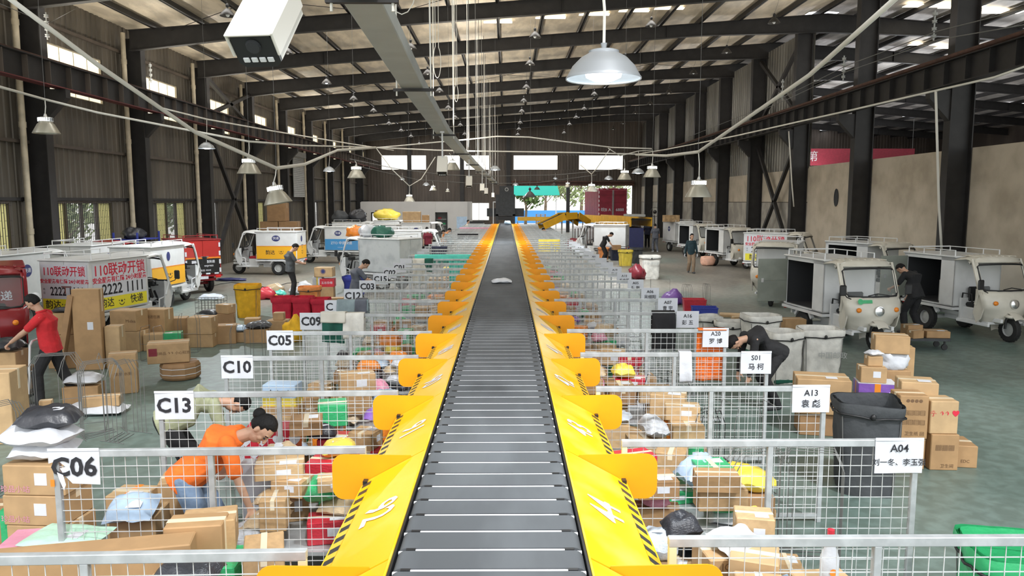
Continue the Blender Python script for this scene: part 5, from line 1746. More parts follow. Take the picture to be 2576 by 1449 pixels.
def person(label, loc, facing, pose, shirt, pants, sleeve='short', sc=1.0, hairlen='short', vox=.008, shoe='shoe', female=False, skinm='skin', shorts=False, gloves=False, detail=True, stripes=False, collar=None, grp=None):
    """local frame: +x forward, +y left. pose: dict pelvis, lean, side, head, hands, feet, knees"""
    t = thing('person', label, 'person', (loc[0], loc[1], 0), facing, grp)
    t.scale = (sc, sc, sc)
    g = lambda k, d: pose.get(k, d)
    pel = Vector(g('pelvis', (0, 0, .92)))
    lean = g('lean', .05)
    up = Vector((math.sin(lean), 0, math.cos(lean)))
    if 'side' in pose: up = (up + Vector((0, pose['side'], 0))).normalized()
    fw = Vector((math.cos(lean), 0, -math.sin(lean)))
    left = Vector((0, 1, 0))
    bend = g('curve', .10)
    chest = pel + up * .34 - fw * (bend * .35)
    up2 = (up + fw * bend).normalized()
    fw2 = (fw - up * bend).normalized()
    neck = pel + up * .50 - fw * .0
    shw = .168 if female else .195
    sh = {s: neck - up2 * .055 + left * (s * shw) - fw2 * .01 for s in (1, -1)}
    hp = g('head', .25)
    hup = (up2 * math.cos(hp) + fw2 * math.sin(hp)).normalized()
    hfw = (fw2 * math.cos(hp) - up2 * math.sin(hp)).normalized()
    yaw = g('headyaw', 0)
    hlf = left
    if yaw:
        hfw, hlf = (hfw * math.cos(yaw) + left * math.sin(yaw)), (left * math.cos(yaw) - hfw * math.sin(yaw))
    hc = neck + (up2 * .6 + hup * .4).normalized() * .075 + hup * .105 + hfw * .018
    HM = Matrix((hfw, hlf, hup)).transposed().to_4x4()
    HM.translation = hc
    feet = {1: Vector(g('footL', (0, .10, .08))), -1: Vector(g('footR', (0, -.10, .08)))}
    hands = {1: Vector(g('handL', (.03, .24, .78))), -1: Vector(g('handR', (.03, -.24, .78)))}
    hip = {s: pel + left * (s * .088) - up * .03 for s in (1, -1)}
    knee, ank, elb, wri = {}, {}, {}, {}
    for s in (1, -1):
        knee[s], ank[s] = ik(hip[s], feet[s], .43, .43, g('kneeL' if s == 1 else 'kneeR', (1, 0, .1)))
        elb[s], wri[s] = ik(sh[s], hands[s], .285, .25, g('elbL' if s == 1 else 'elbR', (-.8, s * .5, -.3)))
    fo = g('toe', {1: .15, -1: -.15})
    # ---- skin: one continuous surface
    b = MB()
    loft(b, [(pel - up * .06, .13, .085, fw), (pel + up * .12, .125, .08, fw), (chest, .14, .09, fw2), (neck - up2 * .08, .14, .07, fw2), (neck - up2 * .02, .06, .05, fw2)], left)
    capsule(b, neck - up2 * .06, hc - hup * .05, .056, .052)
    b.blob((0, 0, .02), (.092, .073, .105), 16, 0, HM)
    b.blob((.024, 0, -.048), (.066, .056, .072), 14, 0, HM)
    b.blob((.045, 0, -.085), (.034, .032, .028), 10, 0, HM)
    capsule(b, HM @ Vector((.085, 0, .022)), HM @ Vector((.108, 0, -.022)), .009, .015, 8)
    b.blob((.078, 0, -.056), (.020, .026, .009), 10, 0, HM)
    b.blob((.078, 0, .034), (.016, .052, .012), 10, 0, HM)
    for s in (1, -1):
        b.blob((-.006, s * .074, -.004), (.020, .011, .033), 10, 0, HM)
        b.blob((.055, s * .038, -.022), (.026, .022, .024), 10, 0, HM)
        capsule(b, sh[s], elb[s], .044 if not female else .038, .037 if not female else .032)
        capsule(b, elb[s], elb[s].lerp(wri[s], .35), .037 if not female else .032, .038 if not female else .033)
        capsule(b, elb[s].lerp(wri[s], .35), wri[s], .038 if not female else .033, .027 if not female else .024, 12, .85)
        pm = g('palmL' if s == 1 else 'palmR', (0, -s, 0))
        hand(b, wri[s], elb[s], s, g('curl', .5), pm)
        capsule(b, hip[s], knee[s], .072, .052)
        capsule(b, knee[s], knee[s].lerp(ank[s], .3), .05, .054)
        capsule(b, knee[s].lerp(ank[s], .3), ank[s], .054, .036)
        f = Vector((math.cos(fo[s]), math.sin(fo[s]), 0))
        capsule(b, ank[s] - Vector((0, 0, .035)), ank[s] + f * .12 - Vector((0, 0, .055)), .034, .025)
    remesh(b, 'body', M[skinm], t, vox, 2)
    # ---- hair
    b = MB()
    drop = {'short': -.02, 'long': -.10, 'bun': -.03}[hairlen]
    def hf(d):
        line = .20 + .55 * max(0, d.x) if d.x > -.1 else -.62
        if abs(d.y) > .55 and d.x > -.25: line = max(line if d.x > .2 else -.05, -.05)
        return 1.0 if d.z > line else .80
    b.blob((-.008, 0, .022), (.105, .087, .118), 30, 0, HM, hf)
    if hairlen == 'bun': b.blob((-.115, 0, .03), (.05, .05, .05), 14, 0, HM)
    if hairlen == 'long': b.blob((-.045, 0, -.05), (.065, .078, .105), 16, 0, HM)
    b.build('hair', M['hair'], t, smooth='all')
    if detail:
        for s in (1, -1):
            o = MB().blob((.083, s * .031, .006), (.010, .013, .007), 10, 0, HM).build('eye', M['ink'], t, smooth='all')
        b = MB()
        for s in (1, -1): b.path([HM @ Vector((.088, s * .015, .030)), HM @ Vector((.086, s * .034, .036)), HM @ Vector((.074, s * .052, .029))], .0045, 5)
        b.build('eyebrow', M['hair'], t)
        MB().path([HM @ Vector((.092, -.022, -.056)), HM @ Vector((.099, 0, -.055)), HM @ Vector((.092, .022, -.056))], .0042, 5).build('lips', M['adred'] if False else M['csalmon'], t)
    # ---- shirt
    b = MB()
    hem = -.06
    fem = .92 if female else 1
    loft(b, [(pel + up * (hem - .05), .190 * fem, .140, fw), (pel + up * .06, .182 * fem, .138, fw), (pel + up * .20, .178 * fem, .130, fw), (chest, .196 * fem, .134, fw2), (neck - up2 * .10, .196 * fem, .112, fw2), (neck - up2 * .045, .13, .085, fw2), (neck + up2 * .002, .068, .064, fw2)], left)
    for s in (1, -1):
        if sleeve == 'short':
            e = sh[s].lerp(elb[s], .78)
            capsule(b, sh[s] - left * s * .02, e, .068, .060)
        else:
            capsule(b, sh[s] - left * s * .02, elb[s], .066, .054)
            capsule(b, elb[s], wri[s] - (wri[s] - elb[s]).normalized() * .02, .053, .040)
    so_ = remesh(b, 'shirt', M[shirt], t, vox * 1.15, 3)
    # cloth folds
    push(so_.data, lambda c: mnoise.noise(c * 9) * .008 + mnoise.noise(c * 22) * .003)
    if collar:
        b = MB()
        cpts = [neck + up2 * .012 + left * (.070 * math.cos(a)) + fw2 * (.066 * math.sin(a) + .004) for a in [k * math.pi / 8 for k in range(16)]]
        b.path(cpts, .017, 6, closed=True)
        b.build('collar', M[collar], t, smooth='all')
    # ---- trousers
    b = MB()
    loft(b, [(pel - up * .13, .14, .10, fw), (pel - up * .03, .166, .118, fw), (pel + up * .05, .150, .105, fw)], left)
    for s in (1, -1):
        capsule(b, hip[s] - left * s * .005, knee[s], .102, .078)
        if shorts: continue
        capsule(b, knee[s], knee[s].lerp(ank[s], .4), .078, .076)
        capsule(b, knee[s].lerp(ank[s], .4), ank[s] + Vector((0, 0, .015)), .076, .068)
    po = remesh(b, 'trousers', M[pants], t, vox * 1.2, 3)
    push(po.data, lambda c: mnoise.noise(c * 8 + Vector((5, 2, 1))) * .009 + mnoise.noise(c * 20) * .003)
    for s in (1, -1):
        f = Vector((math.cos(fo[s]), math.sin(fo[s]), 0))
        sdv = Vector((-f.y, f.x, 0))
        a = ank[s]
        z0 = a.z - .08
        b = MB()
        def shoe_pt(u, v):
            pass
        secs = []
        capsule(b, Vector((a.x, a.y, z0 + .045)) - f * .05, Vector((a.x, a.y, z0 + .04)) + f * .13, .044, .040, 12, None)
        capsule(b, Vector((a.x, a.y, z0 + .05)) - f * .01, Vector((a.x, a.y, z0 + .095)) - f * .01, .045, .042)
        for q in range(len(b.v)):
            if b.v[q].z < z0 + .004: b.v[q].z = z0 + .004
        b.build('shoe', M[shoe], t, smooth='all')
    if gloves:
        for s in (1, -1):
            b = MB()
            hand(b, wri[s], elb[s], s, g('curl', .5), g('palmL' if s == 1 else 'palmR', (0, -s, 0)))
            o = remesh(b, 'glove', M['pwhite'], t, .006, 2)
            push(o.data, lambda c: .004)
    return t, {'hand': {s: t.matrix_basis @ wri[s] for s in (1, -1)}, 'HM': HM}

def at(px, py, h=0.0):
    v = G(px, py, h)
    return (v.x, v.y)
# man in red with the hand trolley
p = at(128, 1020)
T_RED = person('man in a red polo shirt and black trousers pushing a hand trolley', p, R(196),
    dict(pelvis=(-.05, 0, .93), lean=.16, head=.38, headyaw=-.25, handL=(.50, .17, .93), handR=(.52, -.10, .93), elbL=(-.5, .7, -.4), elbR=(-.5, -.7, -.4), footL=(.10, .14, .08), footR=(-.32, -.16, .08), curl=1.1, palmL=(0, 0, -1), palmR=(0, 0, -1)),
    'cred', 'cblack', collar='cred', vox=.007)
# man in grey reading a phone
p = at(735, 752)
person('man in a dark grey tee and black trousers looking down at a phone', p, R(25),
    dict(pelvis=(-.03, 0, .95), lean=.06, curve=.2, head=.62, handL=(.34, .06, 1.10), handR=(.33, -.10, 1.08), elbL=(-.5, .6, -.6), elbR=(-.5, -.6, -.6), footL=(.05, .11, .08), footR=(-.02, -.11, .08), curl=.9, palmL=(0, -.5, .9), palmR=(0, .5, .9)),
    'cgrey', 'cblack', vox=.008, sc=1.03)
ph = Matrix.Translation((p[0], p[1], 0)) @ Matrix.Rotation(R(25), 4, 'Z') @ Vector((.46, 0, 1.20))
o = MB().box((0, 0, 0), (.15, .075, .012), ch=.004).build('mobile_phone', M['black'], None, loc=ph, rot=(0, R(-25), R(25)))
tag(o, 'black phone held by the man in the dark grey tee', 'phone')
# man in black holding a small box, behind the C03 sign
p = (-3.75, 18.9)
person('man in a black tee holding a small box behind the C03 fence', p, R(18),
    dict(pelvis=(-.05, 0, .90), lean=.22, curve=.25, head=.55, handL=(.42, .12, 1.02), handR=(.42, -.12, 1.02), footL=(.1, .12, .08), footR=(-.05, -.12, .08), curl=.4, palmL=(0, -1, 0), palmR=(0, 1, 0)),
    'cslate', 'cblack', vox=.008)
q = Matrix.Translation((p[0], p[1], 0)) @ Matrix.Rotation(R(18), 4, 'Z') @ Vector((.55, 0, 1.03))
o = MB().box((0, 0, 0), (.22, .20, .14), ch=.006).build('cardboard_box', M['card0'], None, loc=q, rot=(0, 0, R(18)))
tag(o, 'small brown box held by the man in the black tee behind the C03 fence', 'box')
# man in white
p = (-3.75, 29.6)
person('man in a cream polo shirt looking down at his hands behind the worn white tricycle', p, R(-75),
    dict(pelvis=(0, 0, .95), lean=.05, curve=.2, head=.6, handL=(.30, .05, 1.10), handR=(.30, -.06, 1.06), curl=.9, palmL=(0, -.4, .9), palmR=(0, .4, .9)),
    'cwhite', 'cblack', collar='cwhite', vox=.009)
# woman in orange bending over the parcels
p = (-2.50, 5.83)
person('woman in an orange shirt and blue jeans bending down to pick up a parcel', p, R(2),
    dict(pelvis=(-.02, 0, .90), lean=.93, curve=.22, head=.0, headyaw=-.25, handR=(.56, -.20, .50), handL=(.12, .34, .86), elbR=(-.2, -.5, .1), elbL=(-.6, .7, .3), footL=(.06, .12, .08), footR=(-.06, -.12, .08), kneeL=(1, 0, 0), curl=.7, palmR=(0, .3, -1), palmL=(0, -1, 0)),
    'corange', 'cdenim', hairlen='bun', female=True, vox=.0065)
# bending in olive by the C10 fence
p = (-3.35, 7.45)
person('person in an olive shirt and dark shorts bent low behind the C13 sign', p, R(22),
    dict(pelvis=(-.05, 0, .86), lean=1.25, curve=.3, head=.25, handR=(.52, -.18, .42), handL=(.50, .2, .42), elbR=(-.2, -.5, .1), elbL=(-.2, .5, .1), footL=(.02, .13, .08), footR=(-.1, -.13, .08), curl=.6),
    'colive', 'cblack', shorts=True, vox=.008)
# bending in black behind the A20 sign
p = (3.95, 10.95)
person('person in black bent over behind the A20 sign', p, R(188),
    dict(pelvis=(-.02, 0, .84), lean=1.15, curve=.35, head=.4, handR=(.46, -.16, .45), handL=(.46, .16, .45), elbR=(-.2, -.5, .1), elbL=(-.2, .5, .1), footL=(.0, .13, .08), footR=(-.1, -.13, .08), curl=.6),
    'cblack', 'cblack', vox=.009, sleeve='long', sc=1.02)
# man in black at the open tricycle
p = at(2262, 838)
person('man in a black tee leaning into the tricycle beside the plaster wall', (p[0] + .22, p[1] - .1), R(118),
    dict(pelvis=(-.05, 0, .91), lean=.42, curve=.3, head=.5, handR=(.30, -.26, .80), handL=(.46, .14, .98), elbR=(-.7, -.5, 0), footL=(.06, .14, .08), footR=(-.14, -.12, .08), curl=.5),
    'cblack', 'cblack', vox=.008, sc=1.04)
# woman walking
p = at(1737, 687)
person('woman in a dark teal sweater and khaki trousers walking with white gloves', p, R(-90),
    dict(pelvis=(0, 0, .93), lean=.03, head=.12, headyaw=.1, handL=(.04, .27, .80), handR=(-.02, -.27, .80), footL=(.16, .08, .08), footR=(-.10, -.08, .10), curl=.5),
    'cteal', 'ckhaki', sleeve='long', hairlen='long', female=True, gloves=True, vox=.008, sc=.98)
# two men standing by the loader
p = at(1628, 623)
person('man in a dark striped tee standing by the yellow loader, back turned', p, R(80),
    dict(pelvis=(0, 0, .95), head=.3, handL=(.25, .15, 1.0), handR=(.20, -.2, .95)), 'cnavy', 'cblack', vox=.011, detail=False, sc=1.02)
p = at(1648, 634)
person('man in dusty slate work clothes and white cap band, back turned', p, R(95),
    dict(pelvis=(0, 0, .93), head=.2, lean=.1, handL=(.22, .2, .95), handR=(.10, -.26, .84), footL=(.02, .13, .08), footR=(-.08, -.12, .08)), 'cslate', 'cslate', vox=.011, detail=False, shoe='pwhite', sc=1.0)
# man with a carton behind A-side bins
p = (4.85, 37.6)
person('man in a black tee stooping with a carton beside the plain white tricycle', p, R(-5),
    dict(pelvis=(-.05, 0, .90), lean=.5, curve=.25, head=.35, handR=(.50, -.15, .72), handL=(.50, .15, .72), footL=(.1, .13, .08), footR=(-.1, -.13, .08), curl=.4), 'cblack', 'cblack', vox=.010)
o = MB().box((0, 0, 0), (.40, .34, .24), ch=.006).build('cardboard_box', M['card3'], None, loc=(5.47, 37.55, .78), rot=(0, 0, .1))
tag(o, 'dark carton in the hands of the stooping man by the plain white tricycle', 'box')
far = [((2.75, 46.0), 170, 'person in grey stooping beneath the raised yellow conveyor', dict(pelvis=(0, 0, .88), lean=.7, handR=(.4, -.15, .7), handL=(.4, .15, .7)), 'cslate', 'cblack'),
       ((-4.05, 39.0), 120, 'person in black and crimson behind the tricycle with the yellow smiling door', dict(pelvis=(0, 0, .95), head=.2), 'cmaroon', 'cblack'),
       ((-3.45, 41.2), 20, 'person in a peach top stooping over the far fences', dict(pelvis=(0, 0, .92), lean=.45, handR=(.4, -.15, .85), handL=(.4, .15, .85)), 'csalmon', 'cblack'),
       ((-2.95, 40.2), 160, 'person in a pale blue top stooping over the far fences', dict(pelvis=(0, 0, .90), lean=.55, handR=(.4, -.15, .8), handL=(.4, .15, .8)), 'cgreyblue', 'cblack'),
       ((-2.85, 54.5), 0, 'person in white standing near the low bright window', dict(pelvis=(0, 0, .95), head=.2), 'cwhite', 'cblack'),
       ((-5.7, 50.5), -60, 'person in grey beside the tricycle with the big carton', dict(pelvis=(0, 0, .95), head=.15), 'cslate', 'cnavy')]
for loc, fc, lab, ps, a, c in far: person(lab, loc, R(fc), ps, a, c, vox=.013, detail=False)
# ------------------------------------------------------------------ cartons, mailers and sacks
CN = ['brown', 'dark tan', 'pale brown', 'deep brown']
def carton(label, base, size, rz=0.0, m='card0', sticker='top', tape=True, prnt=None, tilt=0.0, name='cardboard_box', cat='box', prm='cardp', band=None):
    w, d, h = size
    c = min(.008, w * .04)
    o = MB().box((0, 0, h / 2), (w, d, h), ch=c).build(name, M[m], None, loc=base, rot=(0, tilt, rz))
    tag(o, label, cat)
    if tape:
        b = MB().box((0, 0, h + .001), (w * 1.002, .055, .003))
        for s in (-1, 1): b.box((s * (w / 2 + .0005), 0, h * .86), (.003, .055, h * .28))
        b.build('packing_tape', M['tape' if tape is True else tape], o)
    if sticker:
        b = MB()
        if 'top' in sticker: b.box((w * .16, -d * .2, h + .003), (min(.14, w * .38), min(.10, d * .3), .003))
        if 'front' in sticker: b.box((w * .12, -d / 2 - .001, h * .55), (min(.10, w * .3), .003, min(.14, h * .4)))
        b.build('shipping_label', M['paper'], o)
    if prnt:
        b = MB()
        for (tx, fx, fz, ts, face) in prnt:
            if face == 'F': b.text(tx, frame((fx * w, -d / 2 - .003, fz * h), (1, 0, 0), (0, 0, 1)), ts)
            elif face == 'R': b.text(tx, frame((w / 2 + .003, fx * d, fz * h), (0, 1, 0), (0, 0, 1)), ts)
        b.build('box_print', M[prm], o)
    if band:
        b = MB()
        b.box((0, 0, h / 2), (w * 1.004, d * .16, h * 1.006)).box((0, 0, h / 2), (w * .16, d * 1.004, h * 1.006))
        b.build('tape_band', M[band], o)
    return o
def pillow_geo(mb, w, d, h, seed, n=14):
    off = Vector((seed * 3.1 % 40, seed * 7.7 % 40, seed * 1.3 % 40))
    top, bot = [], []
    def pt(u, v, sg):
        x, y = (u - .5) * 2, (v - .5) * 2
        prof = (1 - abs(x) ** 4.5) * (1 - abs(y) ** 4.5)
        pinch = 1 - .06 * (x * x * y * y)
        k = mnoise.noise(Vector((x * 1.6, y * 1.6, sg)) + off) * .35 + mnoise.noise(Vector((x * 4, y * 4, sg)) + off) * .22
        z = prof * (1 + k) * h * (.62 if sg > 0 else .38) * sg
        ed = mnoise.noise(Vector((x * 2, y * 2, 5)) + off)
        return (x * w / 2 * pinch + ed * .012, y * d / 2 * pinch + ed * .012, h * .42 + z + (1 - prof) * ed * h * .25)
    mb.grid(lambda u, v: pt(u, v, 1), n, n)
    mb.grid(lambda u, v: pt(1 - u, v, -1), n, n)
MAILN = {'pwhite': 'white', 'pgrey': 'grey', 'pblack': 'black', 'plblue': 'pale blue', 'pkraft': 'kraft paper', 'pyellow': 'yellow', 'ppink': 'pink', 'pmint': 'mint green', 'pgreen': 'green', 'porange': 'orange', 'ppurple': 'purple', 'pred': 'red', 'pblue': 'blue'}
_mm = {}
def mailer(label, base, size, rz=0.0, m='pwhite', sticker=True, seed=1, tiltx=0.0, tilty=0.0, name='mailing_bag', cat='parcel'):
    w, d, h = size
    b = MB()
    pillow_geo(b, w, d, h, seed)
    o = b.build(name, M[m], None, smooth='all', loc=base, rot=(tiltx, tilty, rz))
    tag(o, label, cat)
    if sticker:
        MB().box((w * .08, -d * .05, h * .98), (w * .34, d * .36, .003)).build('shipping_label', M['paper'], o)
    return o

# ---- parcels lying in the sorting bays
PROTO = {}
def proto(kind):
    if kind in PROTO: return PROTO[kind]
    typ, m = kind[0], kind[1]
    if typ == 'box':
        b = MB().box((0, 0, .5), (1, 1, 1), ch=.025)
        parts = [('packing_tape', MB().box((0, 0, 1.003), (1.004, .16, .006)).box((-.502, 0, .85), (.006, .16, .3)).box((.502, 0, .85), (.006, .16, .3)), 'tape'),
                 ('shipping_label', MB().box((.18, -.22, 1.008), (.36, .30, .006)).box((.1, -.502, .55), (.3, .006, .38)), 'paper')]
        me = b.build('cardboard_box', M[m])
    else:
        b = MB()
        pillow_geo(b, 1, 1, 1, kind[2] * 5 + 1, 12)
        me = b.build('mailing_bag', M[m], None, smooth='all')
        parts = [('shipping_label', MB().grid(lambda u, v: ((u - .4) * .36, (v - .55) * .36, 1.03), 2, 2), 'paper')]
    pm = []
    for nm, pb, mm in parts:
        o = pb.build(nm, M[mm]); pm.append((nm, o.data)); bpy.data.objects.remove(o)
    d = me.data
    bpy.data.objects.remove(me)
    PROTO[kind] = (d, pm)
    return PROTO[kind]
COUNT = {-1: lambda n: 34 if n <= 1 else 26 if n <= 5 else 14 if n <= 9 else 7 if n <= 16 else 2, 1: lambda n: 22 if n <= 1 else 20 if n <= 5 else 12 if n <= 9 else 7 if n <= 16 else 2}
PEND = {}
def bayname(n, s):
    d = LN if s < 0 else RN
    side = 'windowed' if s < 0 else 'plaster'
    a = d.get(n); c = d.get(n + 1)
    if a and c: return 'between the %s and %s fences' % (a, c)
    if a: return 'just behind the %s fence' % a
    if n == 0: return 'in front of the %s fence' % c
    k = max(q for q in d if q < n)
    return 'in the %s bay past the %s fence' % (ordn(n - k), d[k])
def bench(n, s):
    y0 = (YFL if s < 0 else YFR)(n)
    t = thing('low_bench', 'low white steel bench under parcels ' + bayname(n, s), 'bench', (XB + s * 1.42, y0 + .80, 0), 0, 'low benches in the sorting bays')
    MB().box((0, 0, .41), (1.0, 1.1, .03)).build('bench_top', M['galv'], t)
    for x in (-.46, .46):
        for y in (-.5, .5): MB().box((x, y, .2), (.035, .035, .4)).build('leg', M['galv'], t)
cols_b = ['card0', 'card1', 'card2', 'card3', 'card0', 'card1', 'card2', 'card0', 'pwhite', 'pgreen', 'pred', 'porange']
cols_m = ['pwhite', 'pwhite', 'pgrey', 'pblack', 'plblue', 'pkraft', 'pkraft', 'pyellow', 'ppink', 'pwhite', 'pgreen', 'ppurple', 'porange', 'pgrey', 'pblack']
for s in (-1, 1):
    for n in range(0, 31):
        rg = random.Random(n * 17 + s * 5 + 100)
        y0 = (YFL if s < 0 else YFR)(n) + .09
        y1 = (YFL if s < 0 else YFR)(n + 1) - .09
        hm = {}
        RES = .05
        if n <= 9:
            bench(n, s)
        def hget(x0, x1, ya, yb):
            q = 0
            for i in range(int(x0 / RES), int(x1 / RES) + 1):
                for j in range(int(ya / RES), int(yb / RES) + 1): q = max(q, hm.get((i, j), 0))
            return q
        def hset(x0, x1, ya, yb, h):
            for i in range(int(x0 / RES), int(x1 / RES) + 1):
                for j in range(int(ya / RES), int(yb / RES) + 1): hm[(i, j)] = h
        W1 = 1.95 if s < 0 else 1.5
        if n <= 9: hset(.0, .98, .17, 1.25, .426)
        for k in range(COUNT[s](n)):
            isbox = rg.random() < .52
            if isbox:
                m = rg.choice(cols_b)
                w, d, h = rg.uniform(.20, .44), rg.uniform(.18, .34), rg.uniform(.09, .28)
                if n > 9: w, d, h = w * 1.3, d * 1.3, h * 1.5
                kind = ('box', m)
            else:
                m = rg.choice(cols_m)
                w, d, h = rg.uniform(.26, .44), rg.uniform(.20, .32), rg.uniform(.09, .19)
                kind = ('bag', m, rg.randrange(3))
            best = None
            for _ in range(10):
                rz = rg.choice((0, 0, math.pi / 2)) + rg.uniform(-.35, .35)
                ex = (abs(math.cos(rz)) * w + abs(math.sin(rz)) * d) / 2
                ey = (abs(math.cos(rz)) * d + abs(math.sin(rz)) * w) / 2
                u = rg.random() ** (1.25 if s < 0 else 1.5)
                cx = .02 + ex + u * (W1 - 2 * ex)
                if s < 0 and n == 1 and cx > 1.05: cx = .02 + ex + rg.random() * .75
                cy = ey + rg.random() * max(.01, (y1 - y0) - 2 * ey)
                z = hget(cx - ex, cx + ex, cy - ey, cy + ey)
                if z + h > (.98 if cx < 1.0 else .55): continue
                if z - hget(cx, cx, cy, cy) > .05: continue
                if best is None or z < best[0]: best = (z, cx, cy, ex, ey, rz)
            if best is None: continue
            z, cx, cy, ex, ey, rz = best
            hset(cx - ex * .8, cx + ex * .8, cy - ey * .8, cy + ey * .8, z + h * (1 if isbox else .8))
            me, pm = proto(kind)
            o = bpy.data.objects.new(me.name.split('.')[0], me)
            o.location = (XB + s * (.93 + cx), y0 + cy, z + .002)
            o.rotation_euler = (rg.uniform(-.12, .12) if not isbox else 0, rg.uniform(-.12, .12) if not isbox else 0, rz)
            o.scale = (w, d, h)
            COL.objects.link(o)
            if n <= 9:
                for nm, pd in pm:
                    if nm == 'shipping_label' and rg.random() < .35: continue
                    p_ = bpy.data.objects.new(nm, pd)
                    p_.parent = o
                    COL.objects.link(p_)
            if isbox:
                big = 'large ' if w * d * h > .016 else ('flat ' if h < .12 else '')
                ds = big + ('brown cardboard box' if m.startswith('card') and m in ('card0', 'card1') else 'pale cardboard box' if m == 'card2' else 'dark cardboard box' if m == 'card3' else {'pwhite': 'white', 'pgreen': 'green', 'pred': 'red', 'porange': 'orange'}[m] + ' box')
            else: ds = MAILN[m] + ' mailing bag'
            PEND.setdefault((s, n, ds), []).append((cx, o, 'box' if isbox else 'parcel'))
for (s, n, ds), l in PEND.items():
    l.sort(key=lambda q: q[0])
    for i, (cx, o, cat) in enumerate(l):
        lab = ('only ' + ds if len(l) == 1 else '%s, %s from the belt' % (ds, ordn(i))) + ' ' + bayname(n, s)
        tag(o, lab, cat, 'parcels ' + bayname(n, s))

# ---- goods the photo shows one by one, windowed side
def Gp(px, py): v = G(px, py); return Vector((v.x, v.y, 0))
def px_m(v): return 1900 / (.987 * v.y + .344)
p = Gp(232, 928)
carton('tall narrow brown carton standing upright before the lock advert tricycle', p, (.47, .22, 1.48), R(8), 'card1', 'front')
carton('slim flat board of cardboard leaning on the tall narrow carton', p + Vector((-.52, -.12, 0)), (.10, .16, 1.40), R(6), 'card3', None, False, tilt=R(12))
carton('lower carton beside the tall narrow one', p + Vector((-.58, .22, 0)), (.48, .38, .62), R(5), 'card1', None)
carton('upper carton with a dark bag on it beside the tall narrow one', p + Vector((-.58, .22, .625)), (.46, .36, .40), R(4), 'card1', None)
mailer('dark grey bag lying on the cartons beside the lock advert', p + Vector((-.55, .2, 1.03)), (.40, .30, .08), .2, 'pblack', False, 3)
carton('short pale carton half hidden behind the tall narrow one', p + Vector((.36, .18, 0)), (.26, .3, .78), R(8), 'card2', None)
p = Gp(332, 880)
carton('lower carton of the pair beside the green topped box', p, (.60, .42, .42), R(-8), 'card2', None)
carton('upper carton of the pair beside the green topped box', p + Vector((-.02, .0, .425)), (.56, .44, .42), R(-6), 'card0', None, prnt=[('Midea', .3, .5, .09, 'F')])
carton('carton with dark printed band behind the upper carton of the pair', p + Vector((.36, .46, 0)), (.5, .36, .80), R(-6), 'card0', None, prnt=[('快递包裹', .0, .8, .08, 'F')])
p = Gp(390, 880)
t = carton('brown box with a green printed end in front of the carton pair', p + Vector((.14, .1, 0)), (.72, .34, .34), R(16), 'card2', 'top')
MB().box((.19, 0, .17), (.345, .346, .344)).build('green_sleeve', M['pgreen'], t)
p = Gp(450, 862)
carton('tall carton with torn orange wrap on its corner', p, (.40, .36, .56), R(12), 'card1', None)
p = Gp(513, 870)
carton('lower of two stacked cartons beside the tall torn one', p, (.50, .40, .27), R(4), 'card0', None)
carton('upper of two stacked cartons beside the tall torn one', p + Vector((0, 0, .275)), (.50, .40, .36), R(2), 'card0', 'top')
p = Gp(572, 862)
carton('square brown carton with faint side print beside the two stacked ones', p, (.40, .36, .40), R(14), 'card1', 'top')
p = Gp(455, 950)
b = MB().lathe([(0, 0), (.30, .01), (.33, .05), (.33, .24), (.30, .29), (0, .30)], 10, 0)
o = b.build('strapped_bundle', M['card3'], None, loc=p, rot=(0, 0, .3))
tag(o, 'round brown bundle tied with white straps under a carton', 'bundle')
b = MB()
for z in (.10, .20): b.lathe([(.333, z), (.336, z + .006), (.333, z + .012)], 10, 0)
b.box((0, 0, .302), (.64, .012, .004))
b.build('strap', M['white'], o)
t = carton('carton with a red square and printed symbols on the round bundle', p + Vector((-.17, -.02, .302)), (.66, .42, .34), R(20), 'card0', None, prnt=[('易碎品 ↑↑ 小心轻放', .1, .5, .06, 'F'), ('TIANYI', .0, .6, .09, 'R')])
MB().box((-.24, -.212, .20), (.13, .004, .13)).build('red_square', M['pmaroon'], t)
p = Gp(315, 985)
carton('upright tan carton standing alone behind the grey wire stands', p, (.40, .34, .64), R(22), 'card0', None, prnt=[('苹果 水果', .0, .5, .06, 'F')])
p = Gp(-8, 1105)
carton('big tan carton cut by the photo edge beside the hand trolley', p, (.62, .5, .92), R(10), 'card2', None)
p = Gp(118, 1040)
carton('tiny brown box on the floor by the trolley man', p, (.16, .14, .20), R(20), 'card0', None)
p = Gp(205, 1012)
carton('brown box with white bag on top inside the wire stands', p + Vector((0, .1, 0)), (.50, .4, .26), R(12), 'card1', None)
mailer('white bag on the brown box inside the wire stands', p + Vector((0, .1, .265)), (.5, .42, .16), .2, 'pwhite', False, 5)
p = Gp(235, 1040)
mailer('flat white parcel under the long box among the wire stands', p, (.95, .42, .14), .05, 'pwhite', False, 7)
carton('long narrow box on the flat white parcel', p + Vector((.14, 0, .125)), (.50, .24, .14), R(14), 'card0', None)
